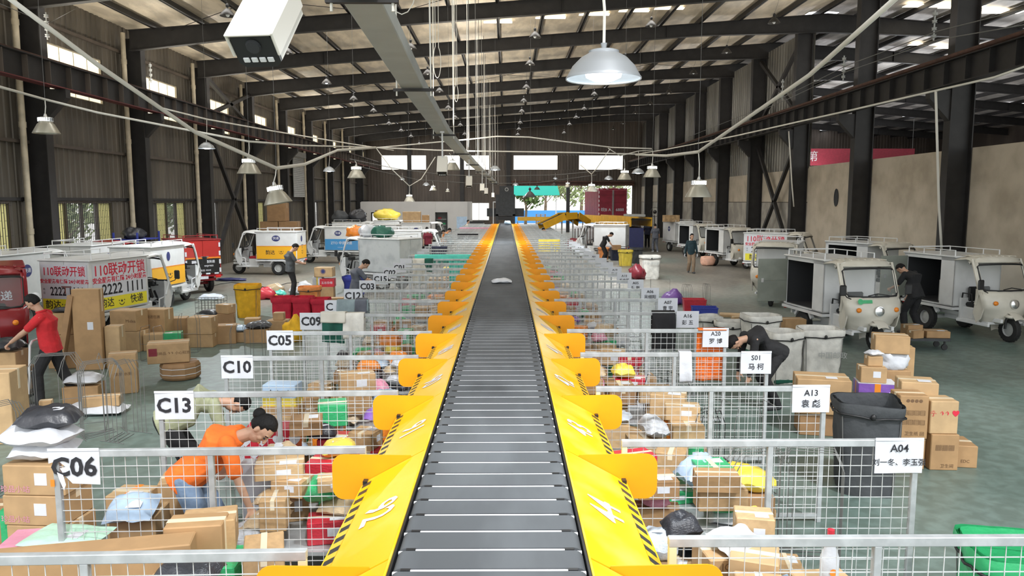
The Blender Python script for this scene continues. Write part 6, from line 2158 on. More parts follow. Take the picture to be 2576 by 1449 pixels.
# hand trolley with its load
p = Gp(35, 1022)
t = thing('hand_trolley', 'white tubular platform trolley pushed by the man in red', 'trolley', p, R(10))
MB().box((-.1, 0, .20), (.85, .55, .05), ch=.01).build('platform', M['black'], t)
b = MB().path([(.30, -.2, .2), (.36, -.2, .95), (.36, -.12, 1.0), (.36, .12, 1.0), (.36, .2, .95), (.30, .2, .2)], .016, 8).tube((.33, -.2, .55), (.33, .2, .55), .012, 6)
b.build('handle', M['white'], t, smooth=40)
for x in (-.4, .22):
    for y in (-.2, .2): MB().lathe([(0, -.02), (.06, -.02), (.065, 0), (.06, .02), (0, .02)], 16, 0, Matrix.Translation((x, y, .066)) @ RX).box((x, y, .15), (.03, .05, .08)).build('caster_wheel', M['tgrey'], t)
q = Vector((p.x, p.y, .226))
carton('lower carton riding on the hand trolley', q + Vector((-.12, 0, 0)), (.66, .46, .36), R(10), 'card1', None)
carton('upper carton riding on the hand trolley', q + Vector((-.14, 0, .362)), (.60, .42, .26), R(8), 'card0', None)
mailer('black bag on top of the hand trolley load', q + Vector((-.12, 0, .625)), (.62, .42, .16), .15, 'pblack', False, 9)
b = MB().lathe([(0, 0), (.034, 0), (.036, .02), (.036, .09), (.032, .10), (.036, .11), (.036, .17), (.014, .215), (.014, .235), (0, .235)], 16, 0)
o = b.build('water_bottle', M['plblue'], None, smooth=40, loc=q + Vector((-.20, .05, .74)))
tag(o, 'clear water bottle with green label on the hand trolley load', 'bottle')
MB().lathe([(.037, .10), (.037, .15)], 16, 0).build('label_band', M['pgreen'], o)
MB().lathe([(.016, .222), (.016, .248), (0, .248)], 12, 0).build('cap', M['white'], o)
# stack by the outer end of the C06 fence
p = P(118, 1180, 5.95); p.z = 0
for k in range(4):
    carton('tan carton in the stack beside the C06 sign, %s from the floor' % ordn(k), p + Vector((.015 * (k % 2), 0, k * .248)), (.50, .38, .245), R(-6 + k), 'card0', 'front', prm='ppink', prnt=[('珍品小站', -.3, .2, .06, 'F')])
z = .995
mailer('lower white mailing bag on the stack beside the C06 sign', p + Vector((0, 0, z)), (.46, .34, .15), .1, 'pwhite', False, 21)
mailer('upper white mailing bag on the stack beside the C06 sign', p + Vector((-.02, -.02, z + .12)), (.56, .40, .16), -.2, 'pwhite', False, 22)
mailer('black mailing bag topmost on the stack beside the C06 sign', p + Vector((.05, 0, z + .25)), (.46, .34, .16), .25, 'pblack', True, 23)
p = P(40, 1400, 4.95); p.z = 0
carton('pink and grey plastic wrapped box at the front of the C06 bay', p + Vector((-.02, .3, 0)), (.50, .42, .62), R(8), 'ppink', None, False)
mailer('mint green envelope lying on the wrapped pink box', p + Vector((.18, .3, .625)), (.56, .38, .05), -.12, 'pmint', True, 31)
p = P(28, 1320, 5.9); p.z = 0
carton('green and brown box beside the carton stack', p + Vector((-.05, .1, 0)), (.34, .3, .58), R(10), 'card3', 'top', band='pgreen')
# front long cartons
p = P(300, 1400, 4.35); p.z = 0
carton('very long flat carton leaning across the front bay', p + Vector((-.36, .08, 0)), (1.45, .20, .94), R(12), 'card1', None, False, prnt=[('IIII ▲', -.3, .9, .08, 'F'), ('horrio', .35, .45, .14, 'F')])
p = P(470, 1330, 4.72); p.z = 0
carton('tall tan carton wrapped in tape between the long one and the jeans', p + Vector((.04, .06, 0)), (.36, .22, .97), R(8), 'card1', None)
mailer('white mailing bag with a red star in the C06 bay', P(325, 1322, 5.75) * Vector((1, 1, 0)) + Vector((0, 0, .60)) if False else Vector((-3.0, 5.85, .56)), (.38, .32, .12), .1, 'plblue', True, 41, R(18))
carton('tan carton holding up the star bag', (-3.0, 5.95, 0), (.36, .32, .55), R(4), 'card0', None)
carton('carton with orange lower half behind the star bag', (-3.22, 6.28, 0), (.32, .28, .58), R(-5), 'card2', 'top', band='porange')
carton('taller carton with a label behind the orange one', (-2.84, 6.42, 0), (.36, .32, .66), R(14), 'card0', 'top')
carton('white sheet sided box beside the orange shirt', P(665, 1195, 5.95) * Vector((1, 1, 0)) + Vector((0, .1, .43)), (.42, .10, .50), R(2), 'pwhite', None, False, prnt=[('oooo o', .0, .15, .08, 'F')], prm='pgreen')
t = carton('bright red gift box with white hearts behind the C13 fence', P(688, 1108, 7.3) * Vector((1, 1, 0)) + Vector((0, 0, .43)), (.50, .30, .42), R(6), 'pred', None, False, prnt=[('♥ ♥ ♥ ♥', 0, .72, .10, 'F'), ('♥ ♥ ♥', 0, .42, .10, 'F'), ('♥ ♥ ♥ ♥', 0, .15, .10, 'F')], prm='paper')
# blue crate and goods behind C10
p = P(700, 960, 9.05)
carton('plain brown carton under the green blue picture box', Vector((p.x + .08, 8.95, 0)), (.46, .32, .618), R(-4), 'card1', None)
t = carton('green blue picture box behind the C10 fence', Vector((p.x + .08, 8.95, .619)), (.40, .26, .26), R(-4), 'plblue', None, False, prnt=[('Animal', 0, .65, .09, 'F')], prm='ink')
MB().box((0, 0, .05), (.404, .264, .10)).build('grass_band', M['pyellow'], t)
# ---- open bins and totes
def tote(label, base, w, d, h, m, rz=0.0, taper=.88, name='plastic_tote'):
    t = thing(name, label, 'tote', base, rz)
    b = MB()
    def ring(k, z, o): return [(sx * (w / 2 * k - o), sy * (d / 2 * k - o), z) for sx, sy in ((-1, -1), (1, -1), (1, 1), (-1, 1))]
    vs = ring(taper, 0, 0) + ring(1, h, 0) + ring(1, h, .012) + ring(taper, .012, .012)
    fs = [(3, 2, 1, 0), (12, 13, 14, 15)]
    for r in range(3):
        for k in range(4): fs.append((r * 4 + k, r * 4 + (k + 1) % 4, r * 4 + 4 + (k + 1) % 4, r * 4 + 4 + k))
    b.add(vs, fs)
    b.build('tub', M[m], t)
    MB().path([(w / 2, d / 2, h), (w / 2, -d / 2, h), (-w / 2, -d / 2, h), (-w / 2, d / 2, h)], .014, 6, closed=True).build('rim', M[m], t)
    return t
def canvas_bin(label, base, w, d, h, m, rz=0.0, cord=True, flare=1.06, seed=1, cuff=.13, frame_m='thread', slump=0.0):
    t = thing('canvas_bin', label, 'canvas bin', base, rz)
    off = Vector((seed * 2.3, seed, 0))
    def per(u):
        a = u * 2 * math.pi
        ca, sa = math.cos(a), math.sin(a)
        k = 1 / (abs(ca) ** 7 + abs(sa) ** 7) ** (1 / 7)
        return ca * k, sa * k
    def wall(u, v, o=0.0, z0=0.0, z1=h):
        x, y = per(u)
        z = z0 + (z1 - z0) * v
        s_ = .90 + (flare - .90) * (z / h)
        nz = mnoise.noise(Vector((x * 2.2, y * 2.2, z * 4)) + off) * .028 * (1 - .6 * z / h) + mnoise.noise(Vector((x * 6, y * 6, z * 5)) + off) * .012
        sag = -slump * max(0, v - .8) * (1 + math.sin(u * 12 + seed)) * .5
        return (x * (w / 2 * s_ + nz + o), y * (d / 2 * s_ + nz + o), z + sag)
    N = 48
    b = MB().grid(lambda u, v: wall(u, v), N, 14)
    b.grid(lambda u, v: wall(1 - u, v, -.012), N, 8)
    b.add([wall(k / N, 0) for k in range(N)], [tuple(range(N))[::-1]])
    b.build('sack', M[m], t, smooth='all')
    b = MB().grid(lambda u, v: wall(u, v, .014 + .012 * math.sin(v * 3), h - cuff, h + .012), N, 4)
    b.grid(lambda u, v: wall(1 - u, v, -.014 + .028 * (1 - v) * 0, h - cuff, h + .012), N, 4)
    b.build('cuff', M[m], t, smooth='all')
    if cord:
        pts = [Vector(wall(k / 60, 1, .026, 0, h - cuff + .03 * abs(math.sin(k / 60 * 4 * math.pi)))) for k in range(60)]
        b = MB().path(pts, .011, 5, closed=True)
        q = Vector(wall(.75, 1, .03, 0, h - cuff + .02))
        b.blob(tuple(q + Vector((0, -.01, .01))), (.028, .02, .035), 8)
        b.build('cord', M['black'], t, smooth='all')
        b = MB()
        for u in (.125, .375, .625, .875): b.tube(wall(u, 0, .012), wall(u, 1, .012, 0, h - cuff), .006, 5)
        b.build('frame_rod', M[frame_m], t)
    return t
p = Gp(618, 800)
canvas_bin('tall orange yellow sack bin with brown cord on the aisle floor', p + Vector((0, .25, 0)), .56, .5, .86, 'cyellow', R(5), seed=2)
p = Gp(699, 812)
canvas_bin('red sack bin behind the small top box', p + Vector((0, .5, 0)), .50, .48, .60, 'ccrimson', R(4), False, 1.0, 3)
canvas_bin('red sack bin beside the first red one', p + Vector((.52, .5, 0)), .48, .46, .60, 'ccrimson', R(-4), False, 1.0, 4)
canvas_bin('third red sack bin, partly behind the grey jacket', p + Vector((.98, .5, 0)), .44, .46, .56, 'ccrimson', R(3), False, 1.0, 5)
p = Gp(772, 765)
canvas_bin('orange sack bin by the feet of the man in grey', p + Vector((.05, .2, 0)), .56, .5, .50, 'csalmon', R(6), True, 1.12, 6)
for (px, py, w, d, h, rz, m, lab, st) in ((637, 838, .34, .3, .36, 10, 'card0', 'carton with a stamped side before the red bins', None), (702, 838, .46, .36, .32, -6, 'card0', 'wide carton under the small top box', None), (727, 838, .24, .22, .24, 25, 'card1', 'tilted carton beside the wide one', 'top'),
        (570, 822, .40, .32, .34, 12, 'card3', 'dark carton under the tilted taped one', None), (585, 838, .30, .3, .2, 0, 'card2', 'little carton with orange tape cross', None), (703, 858, .28, .24, .2, 6, 'card0', 'carton marked with a letter M', None), (600, 858, .5, .36, .22, -5, 'card0', 'low carton wrapped with white straps', None), (650, 860, .5, .36, .30, 4, 'card1', 'low carton under the dark mailing bags', None)):
    p = Gp(px, py)
    k = {'carton marked with a letter M': [('M', 0, .5, .12, 'F')], 'carton with a stamped side before the red bins': [('▤▤▤', 0, .5, .12, 'F')]}.get(lab)
    carton(lab, p, (w, d, h), R(rz), m, st, prnt=k, band='otape' if 'cross' in lab else ('white' if 'straps' in lab else None))
p = Gp(702, 838)
carton('small box on top of the wide carton before the red bins', p + Vector((.02, 0, .322)), (.24, .22, .17), R(4), 'card0', None)
p = Gp(570, 822)
carton('tilted taped carton on the dark one', p + Vector((0, 0, .342)), (.36, .3, .22), R(-18), 'card0', 'top')
mailer('grey and white mailing bag beside the tilted taped carton', p + Vector((-.40, .0, 0)), (.5, .4, .34), .2, 'pgrey', False, 51)
mailer('black mailing bag heaped beside the tilted taped carton', p + Vector((-.38, .0, .30)), (.5, .36, .12), -.3, 'pblack', True, 52)
p = Gp(650, 860)
mailer('dark mailing bag on the low carton before the C05 sign', p + Vector((.02, 0, .302)), (.55, .4, .14), .2, 'pblack', True, 53)
mailer('pale blue mailing bag spread on the strapped carton', Gp(600, 858) + Vector((0, 0, .222)), (.55, .4, .12), .1, 'plblue', False, 54)
lump('cloth_sack', 'orange yellow sack slumped beside the C09 sign', 'sack', Gp(738, 860) + Vector((0, .1, 0)), (.24, .2, .34), 'cyellow', 7)
lump('cloth_sack', 'dull red sack lying behind the yellow bin', 'sack', Gp(666, 752) + Vector((0, 0, 0)), (.36, .26, .24), 'pred', 8)
lump('cloth_sack', 'brown round sack lying near the feet of the man in grey', 'sack', Gp(692, 736), (.30, .24, .18), 'pkraft', 9)
mailer('turquoise parcel near the feet of the man in grey', Gp(704, 744), (.42, .3, .16), .1, 'pteal', False, 55)
mailer('dark green parcel near the feet of the man in grey', Gp(710, 754), (.34, .26, .14), .2, 'pdgreen', False, 56)
mailer('yellow green parcel near the feet of the man in grey', Gp(688, 752), (.32, .26, .14), -.1, 'pyellow', False, 57)
mailer('white bag right of the shoes of the man in grey', Gp(742, 740), (.42, .3, .22), .3, 'pwhite', False, 58)
mailer('green flat bag in front of the shoes of the man in grey', Gp(728, 772), (.8, .4, .08), .05, 'pdgreen', False, 59)
mailer('sheet of white paper lying on the aisle floor', Gp(540, 742), (.42, .3, .012), .1, 'paper', False, 60)
lump('cloth', 'navy cloth lying beside the red tricycle', 'cloth', Gp(582, 706), (.55, .25, .07), 'pnavy', 10)
for (px, py, w, d, h, z, rz, m, lab, kw) in ((818, 748, .55, .42, .34, 0, 4, 'card0', 'long carton at the bottom of the aisle heap', {}), (793, 748, .42, .36, .34, 0, -5, 'card1', 'brown carton beside the long one in the aisle heap', {}),
        (824, 748, .46, .34, .26, .342, 3, 'pred', 'red printed box in the aisle heap', dict(prnt=[('五谷杂粮', 0, .5, .09, 'F')], prm='paper', tape=False, sticker=None)), (800, 748, .30, .3, .32, .342, 0, 'pwhite', 'white box with yellow bands in the aisle heap', dict(tape=False, band='pyellow')),
        (817, 748, .58, .38, .30, .664, -3, 'card2', 'tan carton with a round emblem topmost in the aisle heap', dict(prnt=[('◉', 0, .55, .2, 'F')], prm='badge')), (846, 768, .4, .3, .22, 0, 10, 'card1', 'small carton before the blue sack', {})):
    p = Gp(px, py)
    carton(lab, p + Vector((0, .1, z)), (w, d, h), R(rz), m, **{**dict(sticker=None), **kw})
lump('cloth_sack', 'clear plastic bundle beside the aisle heap', 'sack', Gp(768, 738), (.30, .26, .24), 'pwhite', 11)
canvas_bin('dark blue sack bin beside the man in the black tee', Gp(888, 745) + Vector((0, .3, 0)), .62, .5, .62, 'cblue', R(-4), False, 1.1, 7)
# wire crate and wire bag stands
def wire_stand(label, base, w, d, h, rz, m='thread', style=0, seed=0, name='wire_bag_stand'):
    rg = random.Random(seed)
    b = MB()
    x, y = w / 2, d / 2
    r = .0045
    if style == 0:
        b.path([(-x, -y, r), (x, -y, r), (x, y, r), (-x, y, r)], r, 5, closed=True)
        for sx in (-1, 1):
            b.path([(sx * x, -y, r), (sx * x, -y, h * .82), (sx * x * .8, -y * .9, h), (sx * x * .8, y * .9, h), (sx * x, y, h * .82), (sx * x, y, r)], r, 5)
        b.tube((-x, -y, h * .5), (x, -y, h * .5), r * .8, 5)
    elif style == 1:
        for k in range(4):
            o = (k - 1.5) * .07
            b.path([(-x, o, r), (-x, o, h * .84), (-x * .7, o, h), (x * .7, o + .02, h), (x, o, h * .84), (x, o, r)], r, 5)
            b.path([(-x, o, r), (x * .6, o + rg.uniform(-.03, .03) + .12, r)], r, 5)
        b.tube((-x, -.2, r), (-x, .2, r), r, 5); b.tube((x, -.2, r), (x, .2, r), r, 5)
    else:
        b.path([(-x, 0, r), (-x, 0, h), (x, 0, h), (x, 0, r)], r, 5)
        b.path([(-x, 0, r), (-x, d, r), (x, d, r), (x, 0, r)], r, 5)
    o = b.build(name, M[m], None, loc=base, rot=(0, 0, rz))
    tag(o, label, 'wire stand', 'wire stands for sack bins')
    return o
WS = [((150, 1060), .62, .4, .95, 10, 1, 'stacked wire stands with orange bar beside the trolley'), ((215, 1078), .50, .5, .98, 25, 0, 'wire stand around the box with the white bag'), ((262, 1092), .5, .4, .98, 40, 1, 'wire stand beside the upright tan carton'),
      ((318, 1100), .46, .45, 1.0, 70, 1, 'wire stand with orange tie in front of the upright tan carton'), ((22, 1235), .36, .3, .95, 60, 1, 'wire stand by the photo edge beside the rolled tube'), ((600, 905), .26, .26, .66, 15, 0, 'short wire stand before the C05 sign'), ((478, 884), .36, .3, .78, 12, 0, 'wire stand before the two stacked cartons'), ((385, 905), .30, .3, .66, -8, 0, 'wire stand before the green ended box'),
      ((650, 905), .22, .3, .72, 8, 0, 'narrow wire stand left of the C05 sign'),
      ((1660, 752), .62, .5, .62, 3, 2, 'dark wire frame standing on the aisle before the sack bins'), ((1625, 745), .30, .5, .60, 3, 2, 'second dark wire frame beside the first on the aisle'), ((1727, 768), .20, .3, .62, 30, 1, 'thin wire stand with blue tips behind the red tote'), ((1776, 766), .12, .3, .62, 20, 1, 'thin wire stand with blue tips behind the blue tote')]
for q, w, d, h, rz, st, lab in WS: wire_stand(lab, Gp(*q), w, d, h, R(rz), 'thread', st, len(lab))
NW = [((2.20, 6.35), .55, .4, .9, 12, 1, 'nest of grey wire stands behind the A04 fence'), ((2.62, 6.25), .5, .45, .95, -20, 1, 'second nest of grey wire stands near the A04 sign'), ((2.05, 7.6), .4, .4, .9, 35, 1, 'black wire stands between the A13 and S01 fences'), ((2.55, 7.75), .5, .4, .95, 10, 0, 'wire stand near the outer end of the A13 bay'), ((2.0, 9.2), .4, .4, .9, 30, 0, 'dark wire stand in the S01 bay')]
for q, w, d, h, rz, st, lab in NW: wire_stand(lab, (q[0], q[1], 0), w, d, h, R(rz), 'black' if 'black' in lab or 'dark' in lab else 'thread', st, len(lab))
p = Gp(30, 1160)
o = MB().tube((0, 0, 0), (.36, .55, .12), .045, 12).build('rolled_tube', M['wood'], None, smooth=40, loc=p + Vector((-.1, .2, .05)))
tag(o, 'brown rolled tube with orange end leaning by the photo edge', 'tube')
t = thing('wire_crate', 'grey wire mesh crate with folded liner on the aisle floor', 'wire crate', Gp(522, 790) + Vector((0, .3, 0)), R(4))
b = MB()
for k in range(9):
    x = -.35 + k * .0875
    for y in (-.25, .25): b.tube((x, y, 0), (x, y, .45), .006, 4)
for z in (.02, .16, .30, .45): b.path([(-.35, -.25, z), (.35, -.25, z), (.35, .25, z), (-.35, .25, z)], .007, 4, closed=True)
b.build('wire_cage', M['thread'], t)
b = MB(); pillow_geo(b, .66, .46, .16, 3); b.build('folded_liner', M['pgrey'], t, smooth='all', loc=(0, 0, .34))

# ---- plaster wall side
tote('bright red plastic tote beyond the A07 sign', Gp(1750, 792) + Vector((0, .2, 0)), .60, .42, .40, 'pred', R(-6))
tote('deep blue plastic tote beside the A16 sign', Gp(1776, 818) + Vector((0, .2, 0)), .62, .44, .42, 'cblue', R(-8))
carton('flattened carton lying on the aisle floor', Gp(1840, 796), (.62, .42, .07), R(-18), 'card2', None)
carton('small flat box beside the flattened carton', Gp(1856, 806), (.28, .22, .11), R(10), 'card2', None)
for (px, py, w, d, h, rz, lab, sd) in ((1845, 878, .58, .5, .56, -8, 'white canvas bin with sagging cord just behind the A20 sign', 11), (1920, 892, .62, .55, .78, 6, 'tall white canvas bin before the rear wheel of the green sticker tricycle', 12), (1978, 968, .52, .5, .88, 10, 'white canvas bin with black cord and green base by the S01 sign', 13), (2072, 968, .62, .52, .92, -4, 'white canvas bin with grey lettering before the front wheel', 14), (1790, 862, .44, .45, .56, 4, 'short white canvas bin beside the A16 sign', 15)):
    t = canvas_bin(lab, Gp(px, py) + Vector((0, .25, 0)), w, d, h, 'ccanvas', R(rz), True, 1.06, sd, slump=.10)
    if 'lettering' in lab: MB().text('中国邮政', frame((.12, -d / 2 - .05, h * .55), (1, 0, 0), (0, 0, 1)), .12).build('lettering', M['tgrey'], t)
    if 'green' in lab: MB().box((0, 0, .05), (w * .93, d * .93, .10), ch=.03).build('base_band', M['pdgreen'], t)
carton('lower brown carton behind the tall white canvas bin', Gp(1992, 852), (.5, .36, .22), R(-4), 'card1', None)
carton('upper brown carton behind the tall white canvas bin', Gp(1992, 852) + Vector((0, 0, .222)), (.48, .36, .24), R(3), 'card1', None)
p = Gp(2072, 1092)
t = carton('large tan carton behind the A13 sign', p + Vector((-.02, .1, .30)), (.66, .48, .46), R(-14), 'card0', 'top')
carton('dark carton carrying the large tan one behind A13', p + Vector((-.02, .12, 0)), (.56, .42, .298), R(-12), 'card3', None)
p = P(2182, 1000, 7.75); p.z = 0
canvas_bin('black sack bin with open top beside the A13 sign', p, .56, .52, .98, 'mud', R(-14), True, 1.10, 16, slump=.12)
p = Gp(2357, 1172)
q0 = p
carton('printed carton at the foot of the carton pile by A04', q0, (.31, .30, .42), R(-4), 'card1', None, prnt=[('▦▦▦', 0, .62, .085, 'F'), ('卫生间', .1, .12, .05, 'F')])
carton('carton with umbrella and arrow symbols in the pile', q0 + Vector((-.02, .02, .422)), (.31, .30, .38), R(-3), 'card2', None, prnt=[('☂ ↑↑ ♥', 0, .62, .07, 'F')], prm='adred')
carton('low printed carton under the tall one in the pile', q0 + Vector((-.36, .04, 0)), (.31, .30, .36), R(-6), 'card1', None, prnt=[('回 卫生纸', 0, .78, .055, 'F')])
carton('tall carton with printed table in the pile', q0 + Vector((-.35, .04, .362)), (.31, .32, .50), R(-8), 'card1', None, prnt=[('●●●●', 0, .88, .05, 'F'), ('▤▤▤▤', 0, .60, .075, 'F'), ('▤▤▤▤', 0, .38, .075, 'F'), ('卫生纸 回', .05, .12, .05, 'F')])
carton('squat carton standing apart at the side of the pile', Gp(2415, 1166) + Vector((0, .05, 0)), (.26, .40, .26), R(-10), 'card1', None, prnt=[('EDC', 0, .3, .05, 'F')])
carton('pale carton with a label on top of the symbol carton', q0 + Vector((-.10, .36, .56)), (.40, .36, .38), R(-16), 'card2', 'top', prnt=[('▣', .3, .5, .1, 'F')])
carton('supporting carton hidden under the pale labelled one', q0 + Vector((-.10, .38, 0)), (.38, .36, .558), R(-12), 'card1', None)
p = Gp(2218, 1062)
q1 = p + Vector((0, .25, 0))
carton('blue marked carton under the purple box', q1, (.48, .36, .32), R(-8), 'card0', None)
t = carton('purple and white box wrapped with orange tape', q1 + Vector((0, 0, .322)), (.50, .36, .20), R(-14), 'ppurple', None, False, band='otape')
MB().box((0, 0, .202), (.5, .36, .004)).box((.2, -.182, .05), (.1, .004, .08)).build('white_lid', M['paper'], t)
carton('tan carton with front label on the purple box', q1 + Vector((-.06, .0, .528)), (.34, .28, .22), R(-12), 'card0', 'front')
carton('small carton topped with a white bag on the labelled one', q1 + Vector((-.03, .02, .75)), (.20, .18, .14), R(-8), 'card0', None)
mailer('small white bag on the small carton of the pile', q1 + Vector((-.03, .02, .892)), (.22, .20, .07), .1, 'pwhite', False, 71)
q2 = q1 + Vector((.42, .42, 0))
carton('brown carton base under the white bag in the pile', q2, (.44, .38, .62), R(-6), 'card1', None)
lump('white_sack', 'white bag with pink print under the rounded carton', 'sack', q2 + Vector((0, 0, .60)), (.26, .2, .18), 'pwhite', 12)
carton('tape wrapped rounded carton topmost in the pile', q2 + Vector((-.02, 0, .86)), (.46, .34, .26), R(-16), 'card0', None)
carton('yellow taped carton behind the white bag of the pile', q2 + Vector((.30, .26, 0)), (.26, .3, .90), R(-6), 'card0', None, band='pyellow')
p = Gp(2322, 876)
t = thing('flat_cart', 'low dark flat cart with cartons before the wall tricycle', 'cart', p, R(-6))
MB().box((0, 0, .22), (.85, .5, .05)).build('deck', M['mud'], t)
for x in (-.34, .34):
    for y in (-.18, .18): MB().lathe([(0, -.02), (.06, -.02), (.065, 0), (.06, .02), (0, .02)], 14, 0, Matrix.Translation((x, y, .066)) @ RX).box((x, y, .16), (.03, .04, .08)).build('caster_wheel', M['black'], t)
q = p + Vector((0, 0, .247))
carton('back carton on the low flat cart', q + Vector((-.20, .12, 0)), (.34, .26, .24), R(8), 'card1', 'top')
carton('front carton on the low flat cart', q + Vector((-.26, -.14, 0)), (.26, .2, .16), R(14), 'card1', None)
carton('wide flat carton on the low flat cart', q + Vector((.22, -.02, 0)), (.46, .36, .14), R(-8), 'card1', 'top')
# far bins on the plaster side
for (px, py, w, h, m, lab, sd) in ((1518, 652, .50, .62, 'csalmon', 'orange canvas bin in the far row', 21), (1547, 655, .46, .66, 'cnavy', 'navy canvas bin in the far row', 22), (1573, 668, .60, .74, 'pyellow', 'mustard canvas bin in the far row', 23), (1600, 662, .56, .76, 'mud', 'dark grey canvas bin in the far row', 24), (1490, 640, .5, .6, 'ccanvas', 'pale canvas bin in the far row', 25)):
    canvas_bin(lab, Gp(px, py), w, w * .85, h, m, R(5), True, 1.05, sd)
t = canvas_bin('pale grey canvas bin with lettering standing alone on the aisle', Gp(1636, 702) + Vector((0, .2, 0)), .74, .62, .92, 'ccanvas', R(3), True, 1.02, 26)
MB().text('中通快递', frame((.05, -.36, .62), (1, 0, 0), (0, 0, 1)), .12).build('lettering', M['tgrey'], t)
lump('cloth_sack', 'maroon sack slumped beside the pale grey bin', 'sack', Gp(1604, 702), (.34, .3, .36), 'pmaroon', 13)
lump('cloth_sack', 'pink sack lying by the wheel behind the walking woman', 'sack', Gp(1783, 668), (.38, .3, .3), 'psalmon', 14)
lump('cloth_sack', 'purple sack lying just past the A06 sign', 'sack', Gp(1692, 765), (.32, .3, .26), 'ppurple', 15)
lump('cloth_sack', 'crimson sack beneath the raised yellow conveyor', 'sack', (4.3, 46.5, 0), (.7, .5, .55), 'pmaroon', 16)
# green bag and bottle in the front bay
p = P(2590, 1420, 4.55); p.z = 0
canvas_bin('bright green plastic bag bin at the corner of the front bay', p + Vector((.05, .15, 0)), .60, .5, .80, 'pgreen', R(-12), True, 1.08, 31)
p = P(2080, 1440, 4.35)
b = MB().lathe([(0, 0), (.05, 0), (.055, .02), (.055, .16), (.018, .27), (.018, .30), (0, .30)], 20, 0)
bx = carton('plain carton under the red capped bottle', (p.x, 4.35, 0), (.34, .3, .76), R(6), 'card2', None)
o = b.build('spray_bottle', M['pwhite'], None, smooth=40, loc=(p.x, 4.32, .762))
tag(o, 'white bottle with a red cap in the front bay', 'bottle')
MB().lathe([(.021, .285), (.021, .335), (0, .335)], 14, 0).build('cap', M['pred'], o)
MB().lathe([(.0, 0), (.022, 0)], 14, 0, Matrix.Translation((0, -.057, .09)) @ RX).build('label_band', M['porange'], o)
p = P(1910, 1440, 4.5)
carton('tan carton with open flap in the front bay', (p.x, 4.6, 0), (.30, .28, .82), R(-20), 'card2', 'front')
p = P(1840, 1420, 4.75)
carton('carton with printed lines under a white bag in the front bay', (p.x, 4.8, 0), (.40, .34, .76), R(6), 'card0', None, prnt=[('IC ▽ △', 0, .93, .07, 'F')])
mailer('white mailing bag lying on the printed carton in the front bay', (p.x + .03, 4.78, .76), (.34, .28, .12), .4, 'pwhite', False, 81, R(15))
mailer('pale blue mailing bag in the A04 bay', (1.68, 6.3, .62), (.40, .32, .22), .3, 'plblue', False, 82)
mailer('bright yellow patterned sack parcel in the A04 bay', (2.02, 6.45, .50), (.70, .30, .22), .06, 'pyellow', False, 83)
carton('shelf carton under the yellow sack parcel in the A04 bay', (2.02, 6.45, 0), (.62, .34, .50), R(3), 'card3', None)
mailer('black bag lying on the floor of the A04 bay', (1.78, 5.85, 0), (.85, .40, .26), -.2, 'pblack', False, 84)
# white parcel riding on the belt
mailer('white mailing bag with a dark stripe riding on the belt', (XB - .02, 15.6, BZ), (.42, .34, .09), .1, 'pwhite', False, 91)
mailer('pale blue parcel riding at the far end of the belt', (XB + .15, 55, BZ), (.5, .5, .3), .1, 'plblue', False, 92)
carton('big closed carton on the roof of a white tricycle', (-5.62, 45.2, 1.83), (1.05, .85, .62), R(4), 'card2', None)
carton('smaller open carton before the big one on the roof', (-4.80, 45.15, 1.83), (.42, .5, .42), R(4), 'card1', None)
for k, (x, z) in enumerate(((-12.6, 0), (-12.6, 1.0), (-11.6, 0), (-11.6, 1.0), (-12.2, 2.0))):
    carton('big dark carton of the tall stack by the cross braced wall, %s listed' % ordn(k), (x - .1, 41.0, z), (.95, .9, .98), R(2), 'card3', None)
carton('crate of brown cartons on the far roof of the blockwork row', (10.0, 46.0, 1.83), (.9, .6, .4), R(4), 'wood', None, False)

# ---- machines at the far end
t = thing('scanner_cabinet', 'dark grey scanning cabinet over the far end of the belt', 'machine', (XB, 63.5, 0))
b = MB().box((0, 0, 2.75), (1.6, 1.6, 1.75)).box((-.70, 0, 1.0), (.2, 1.6, 2.0)).box((.70, 0, 1.0), (.2, 1.6, 2.0)).box((.1, .2, 3.95), (1.2, 1.2, .75))
b.build('housing', M['mud'], t)
for s in (-1, 1): MB().box((s * 1.15, -.2, 2.15), (.8, .6, .68)).build('side_box', M['mud'], t)
MB().box((0, 0, BZ + .3), (1.2, 1.62, .3)).build('tunnel_mouth', M['black'], t)
MB().text('◐ SORTING', frame((.1, -.62, 3.95), (1, 0, 0), (0, 0, 1)), .2).build('lettering', M['tgrey'], t) if False else MB().lathe([(.10, 0), (.16, 0)], 20, 0, Matrix.Translation((.1, -.41, 4.05)) @ RX).build('emblem', M['tgrey'], t)
b = MB().path([(-1.0, -.6, 0), (-1.0, -.6, 3.0), (-.4, -.6, 3.0)], .06, 6).path([(-.4, -.6, 2.7), (-.4, -.6, 3.6)], .10, 6)
b.build('sensor_arm', M['white'], t)
t = thing('computer_desk', 'operator desk with screen beside the scanning cabinet', 'desk', (-3.3, 62, 0))
MB().box((0, 0, .8), (2.6, .8, .05)).build('desk_top', M['tgrey'], t)
for x in (-1.2, 1.2): MB().box((x, 0, .4), (.05, .7, .8)).build('leg', M['tgrey'], t)
MB().box((-.35, .1, 1.35), (.85, .06, .95)).build('screen', M['plblue'], t)
MB().box((.85, 0, 1.05), (1.3, .6, .45)).build('printer_case', M['tgrey'], t)
MB().box((.85, 0, 1.36), (1.1, .5, .18)).build('printer_lid', M['black'], t)
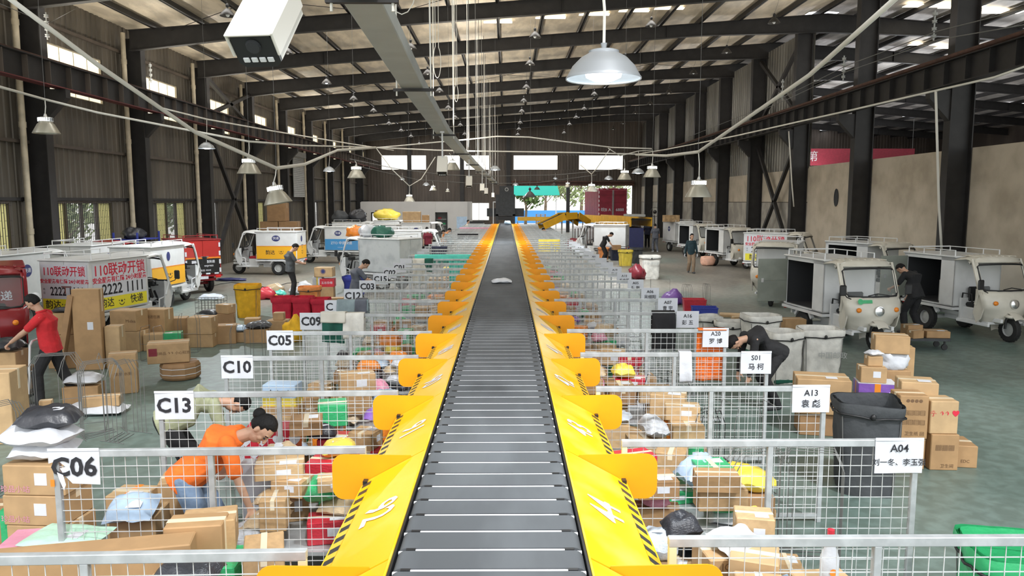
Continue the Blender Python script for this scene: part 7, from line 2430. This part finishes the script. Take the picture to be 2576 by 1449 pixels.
def yconv(label, pts, w, h, m='conveyellow', legs=True, name='belt_loader'):
    t = thing(name, label, 'conveyor', (0, 0, 0))
    for a, c in zip(pts[:-1], pts[1:]):
        a, c = Vector(a), Vector(c)
        d = (c - a).normalized()
        sd = d.cross(Vector((0, 0, 1))).normalized()
        upv = sd.cross(d)
        for s in (-1, 1):
            vs = []
            for e in (a, c):
                for o1 in (-.03, .03):
                    for o2 in (0, h): vs.append(e + sd * (s * w / 2 + o1) + upv * (o2 - h * .8))
            MB().add(vs, [(0, 1, 3, 2), (4, 6, 7, 5), (0, 4, 5, 1), (2, 3, 7, 6), (1, 5, 7, 3), (0, 2, 6, 4)]).build('side_panel', M[m], t)
        vs = [a - sd * w / 2, a + sd * w / 2, c + sd * w / 2, c - sd * w / 2]
        MB().add(vs + [v - upv * .05 for v in vs], [(0, 1, 2, 3), (7, 6, 5, 4), (0, 4, 5, 1), (2, 6, 7, 3), (1, 5, 6, 2), (3, 7, 4, 0)]).build('belt', M['black'], t)
    if legs:
        for e in pts:
            e = Vector(e)
            b = MB()
            b.box((e.x, e.y, (e.z - h) / 2), (.09, .09, e.z - h))
            b.build('leg', M['tgrey'], t)
    return t
yconv('short yellow cross conveyor behind the far end of the belt', [(.9, 61.5, 1.75), (2.6, 61.5, 1.75), (6.2, 61.5, 1.78)], .7, .3)
yconv('yellow inclined feeder conveyor rising before the gate', [(2.15, 48, 1.62), (3.55, 48.5, 2.25), (4.3, 49, 2.28), (5.2, 50.5, 1.75)], .9, .42)
t = yconv('long yellow telescopic loader pointing at the red truck', [(8.2, 46.0, 1.98), (6.6, 58, 1.95)], 1.3, .55, legs=False)
MB().box((7.75, 49, .75), (1.2, 6.0, 1.4)).build('base_cabinet', M['pnavy'], t)
MB().box((8.0, 47.4, 2.2), (1.0, 2.2, .12)).build('loader_tongue', M['tgrey'], t)
b = MB()
for k in range(8): b.box((4.5 + k * .22, 49.6 + k * .2, .65), (.05, .05, 1.3))
b.build('roller_leg_row', M['steel_r'], t)
# standing fan near the blockwork wall, metal rack by the window
t = thing('standing_fan', 'black standing fan by the blockwork wall', 'fan', (9.3, 47.5, 0))
b = MB().lathe([(0, 0), (.25, 0), (.25, .03), (0, .04)], 18).tube((0, 0, 0), (0, 0, 2.2), .025, 8); b.build('pole', M['black'], t)
b = MB().lathe([(.28, -.02), (.30, 0), (.28, .02)], 22, 0, Matrix.Translation((0, -.1, 2.4)) @ RX).blob((0, -.05, 2.4), (.12, .16, .12), 12); b.build('fan_cage', M['black'], t)
p = Vector((-12.9, 26.5, 0))
t = thing('metal_rack', 'blue metal rack with scrap parts by the barred window', 'rack', p)
for x in (-.4, .4):
    for y in (-.8, .8): MB().box((x, y, 1.0), (.05, .05, 2.0)).build('post', M['cblue'], t)
for z in (.4, 1.1, 1.75): MB().box((0, 0, z), (.8, 1.6, .04)).build('shelf', M['cblue'], t)
lump('scrap_bundle', 'dark bundle of scrap parts on the blue rack', 'bundle', (-12.9, 26.3, 1.775), (.32, .5, .26), 'pblack', 18)
lump('scrap_bundle', 'brown bundle on the middle shelf of the blue rack', 'bundle', (-12.9, 26.6, 1.125), (.35, .5, .3), 'pkraft', 19)
t = thing('rolled_cable', 'dark cable snaking over the aisle floor', 'cable')
pts = [Gp(470 + k * 28, 716 + 6 * math.sin(k * 1.1) + (k % 3)) + Vector((0, 0, .012)) for k in range(12)]
bpy.data.objects.remove(t); LABELS.pop('dark cable snaking over the aisle floor')
cable(pts, .012, 'dark cable snaking over the aisle floor', 'black', 0, 'cable', 'floor_cable')
t = thing('roller_shutter', 'half raised grey roller shutter in the windowed wall', 'shutter', (XL + .25, 50.3, 0))
b = MB()
for k in range(22): b.box((0, 0, 3.4 + k * .12), (.04, 2.6, .105))
b.build('slats', M['tgrey'], t)
MB().box((0, 0, 6.1), (.3, 2.8, .35)).build('roll_housing', M['tgrey'], t)
bpy.data.scenes.remove(TMP)
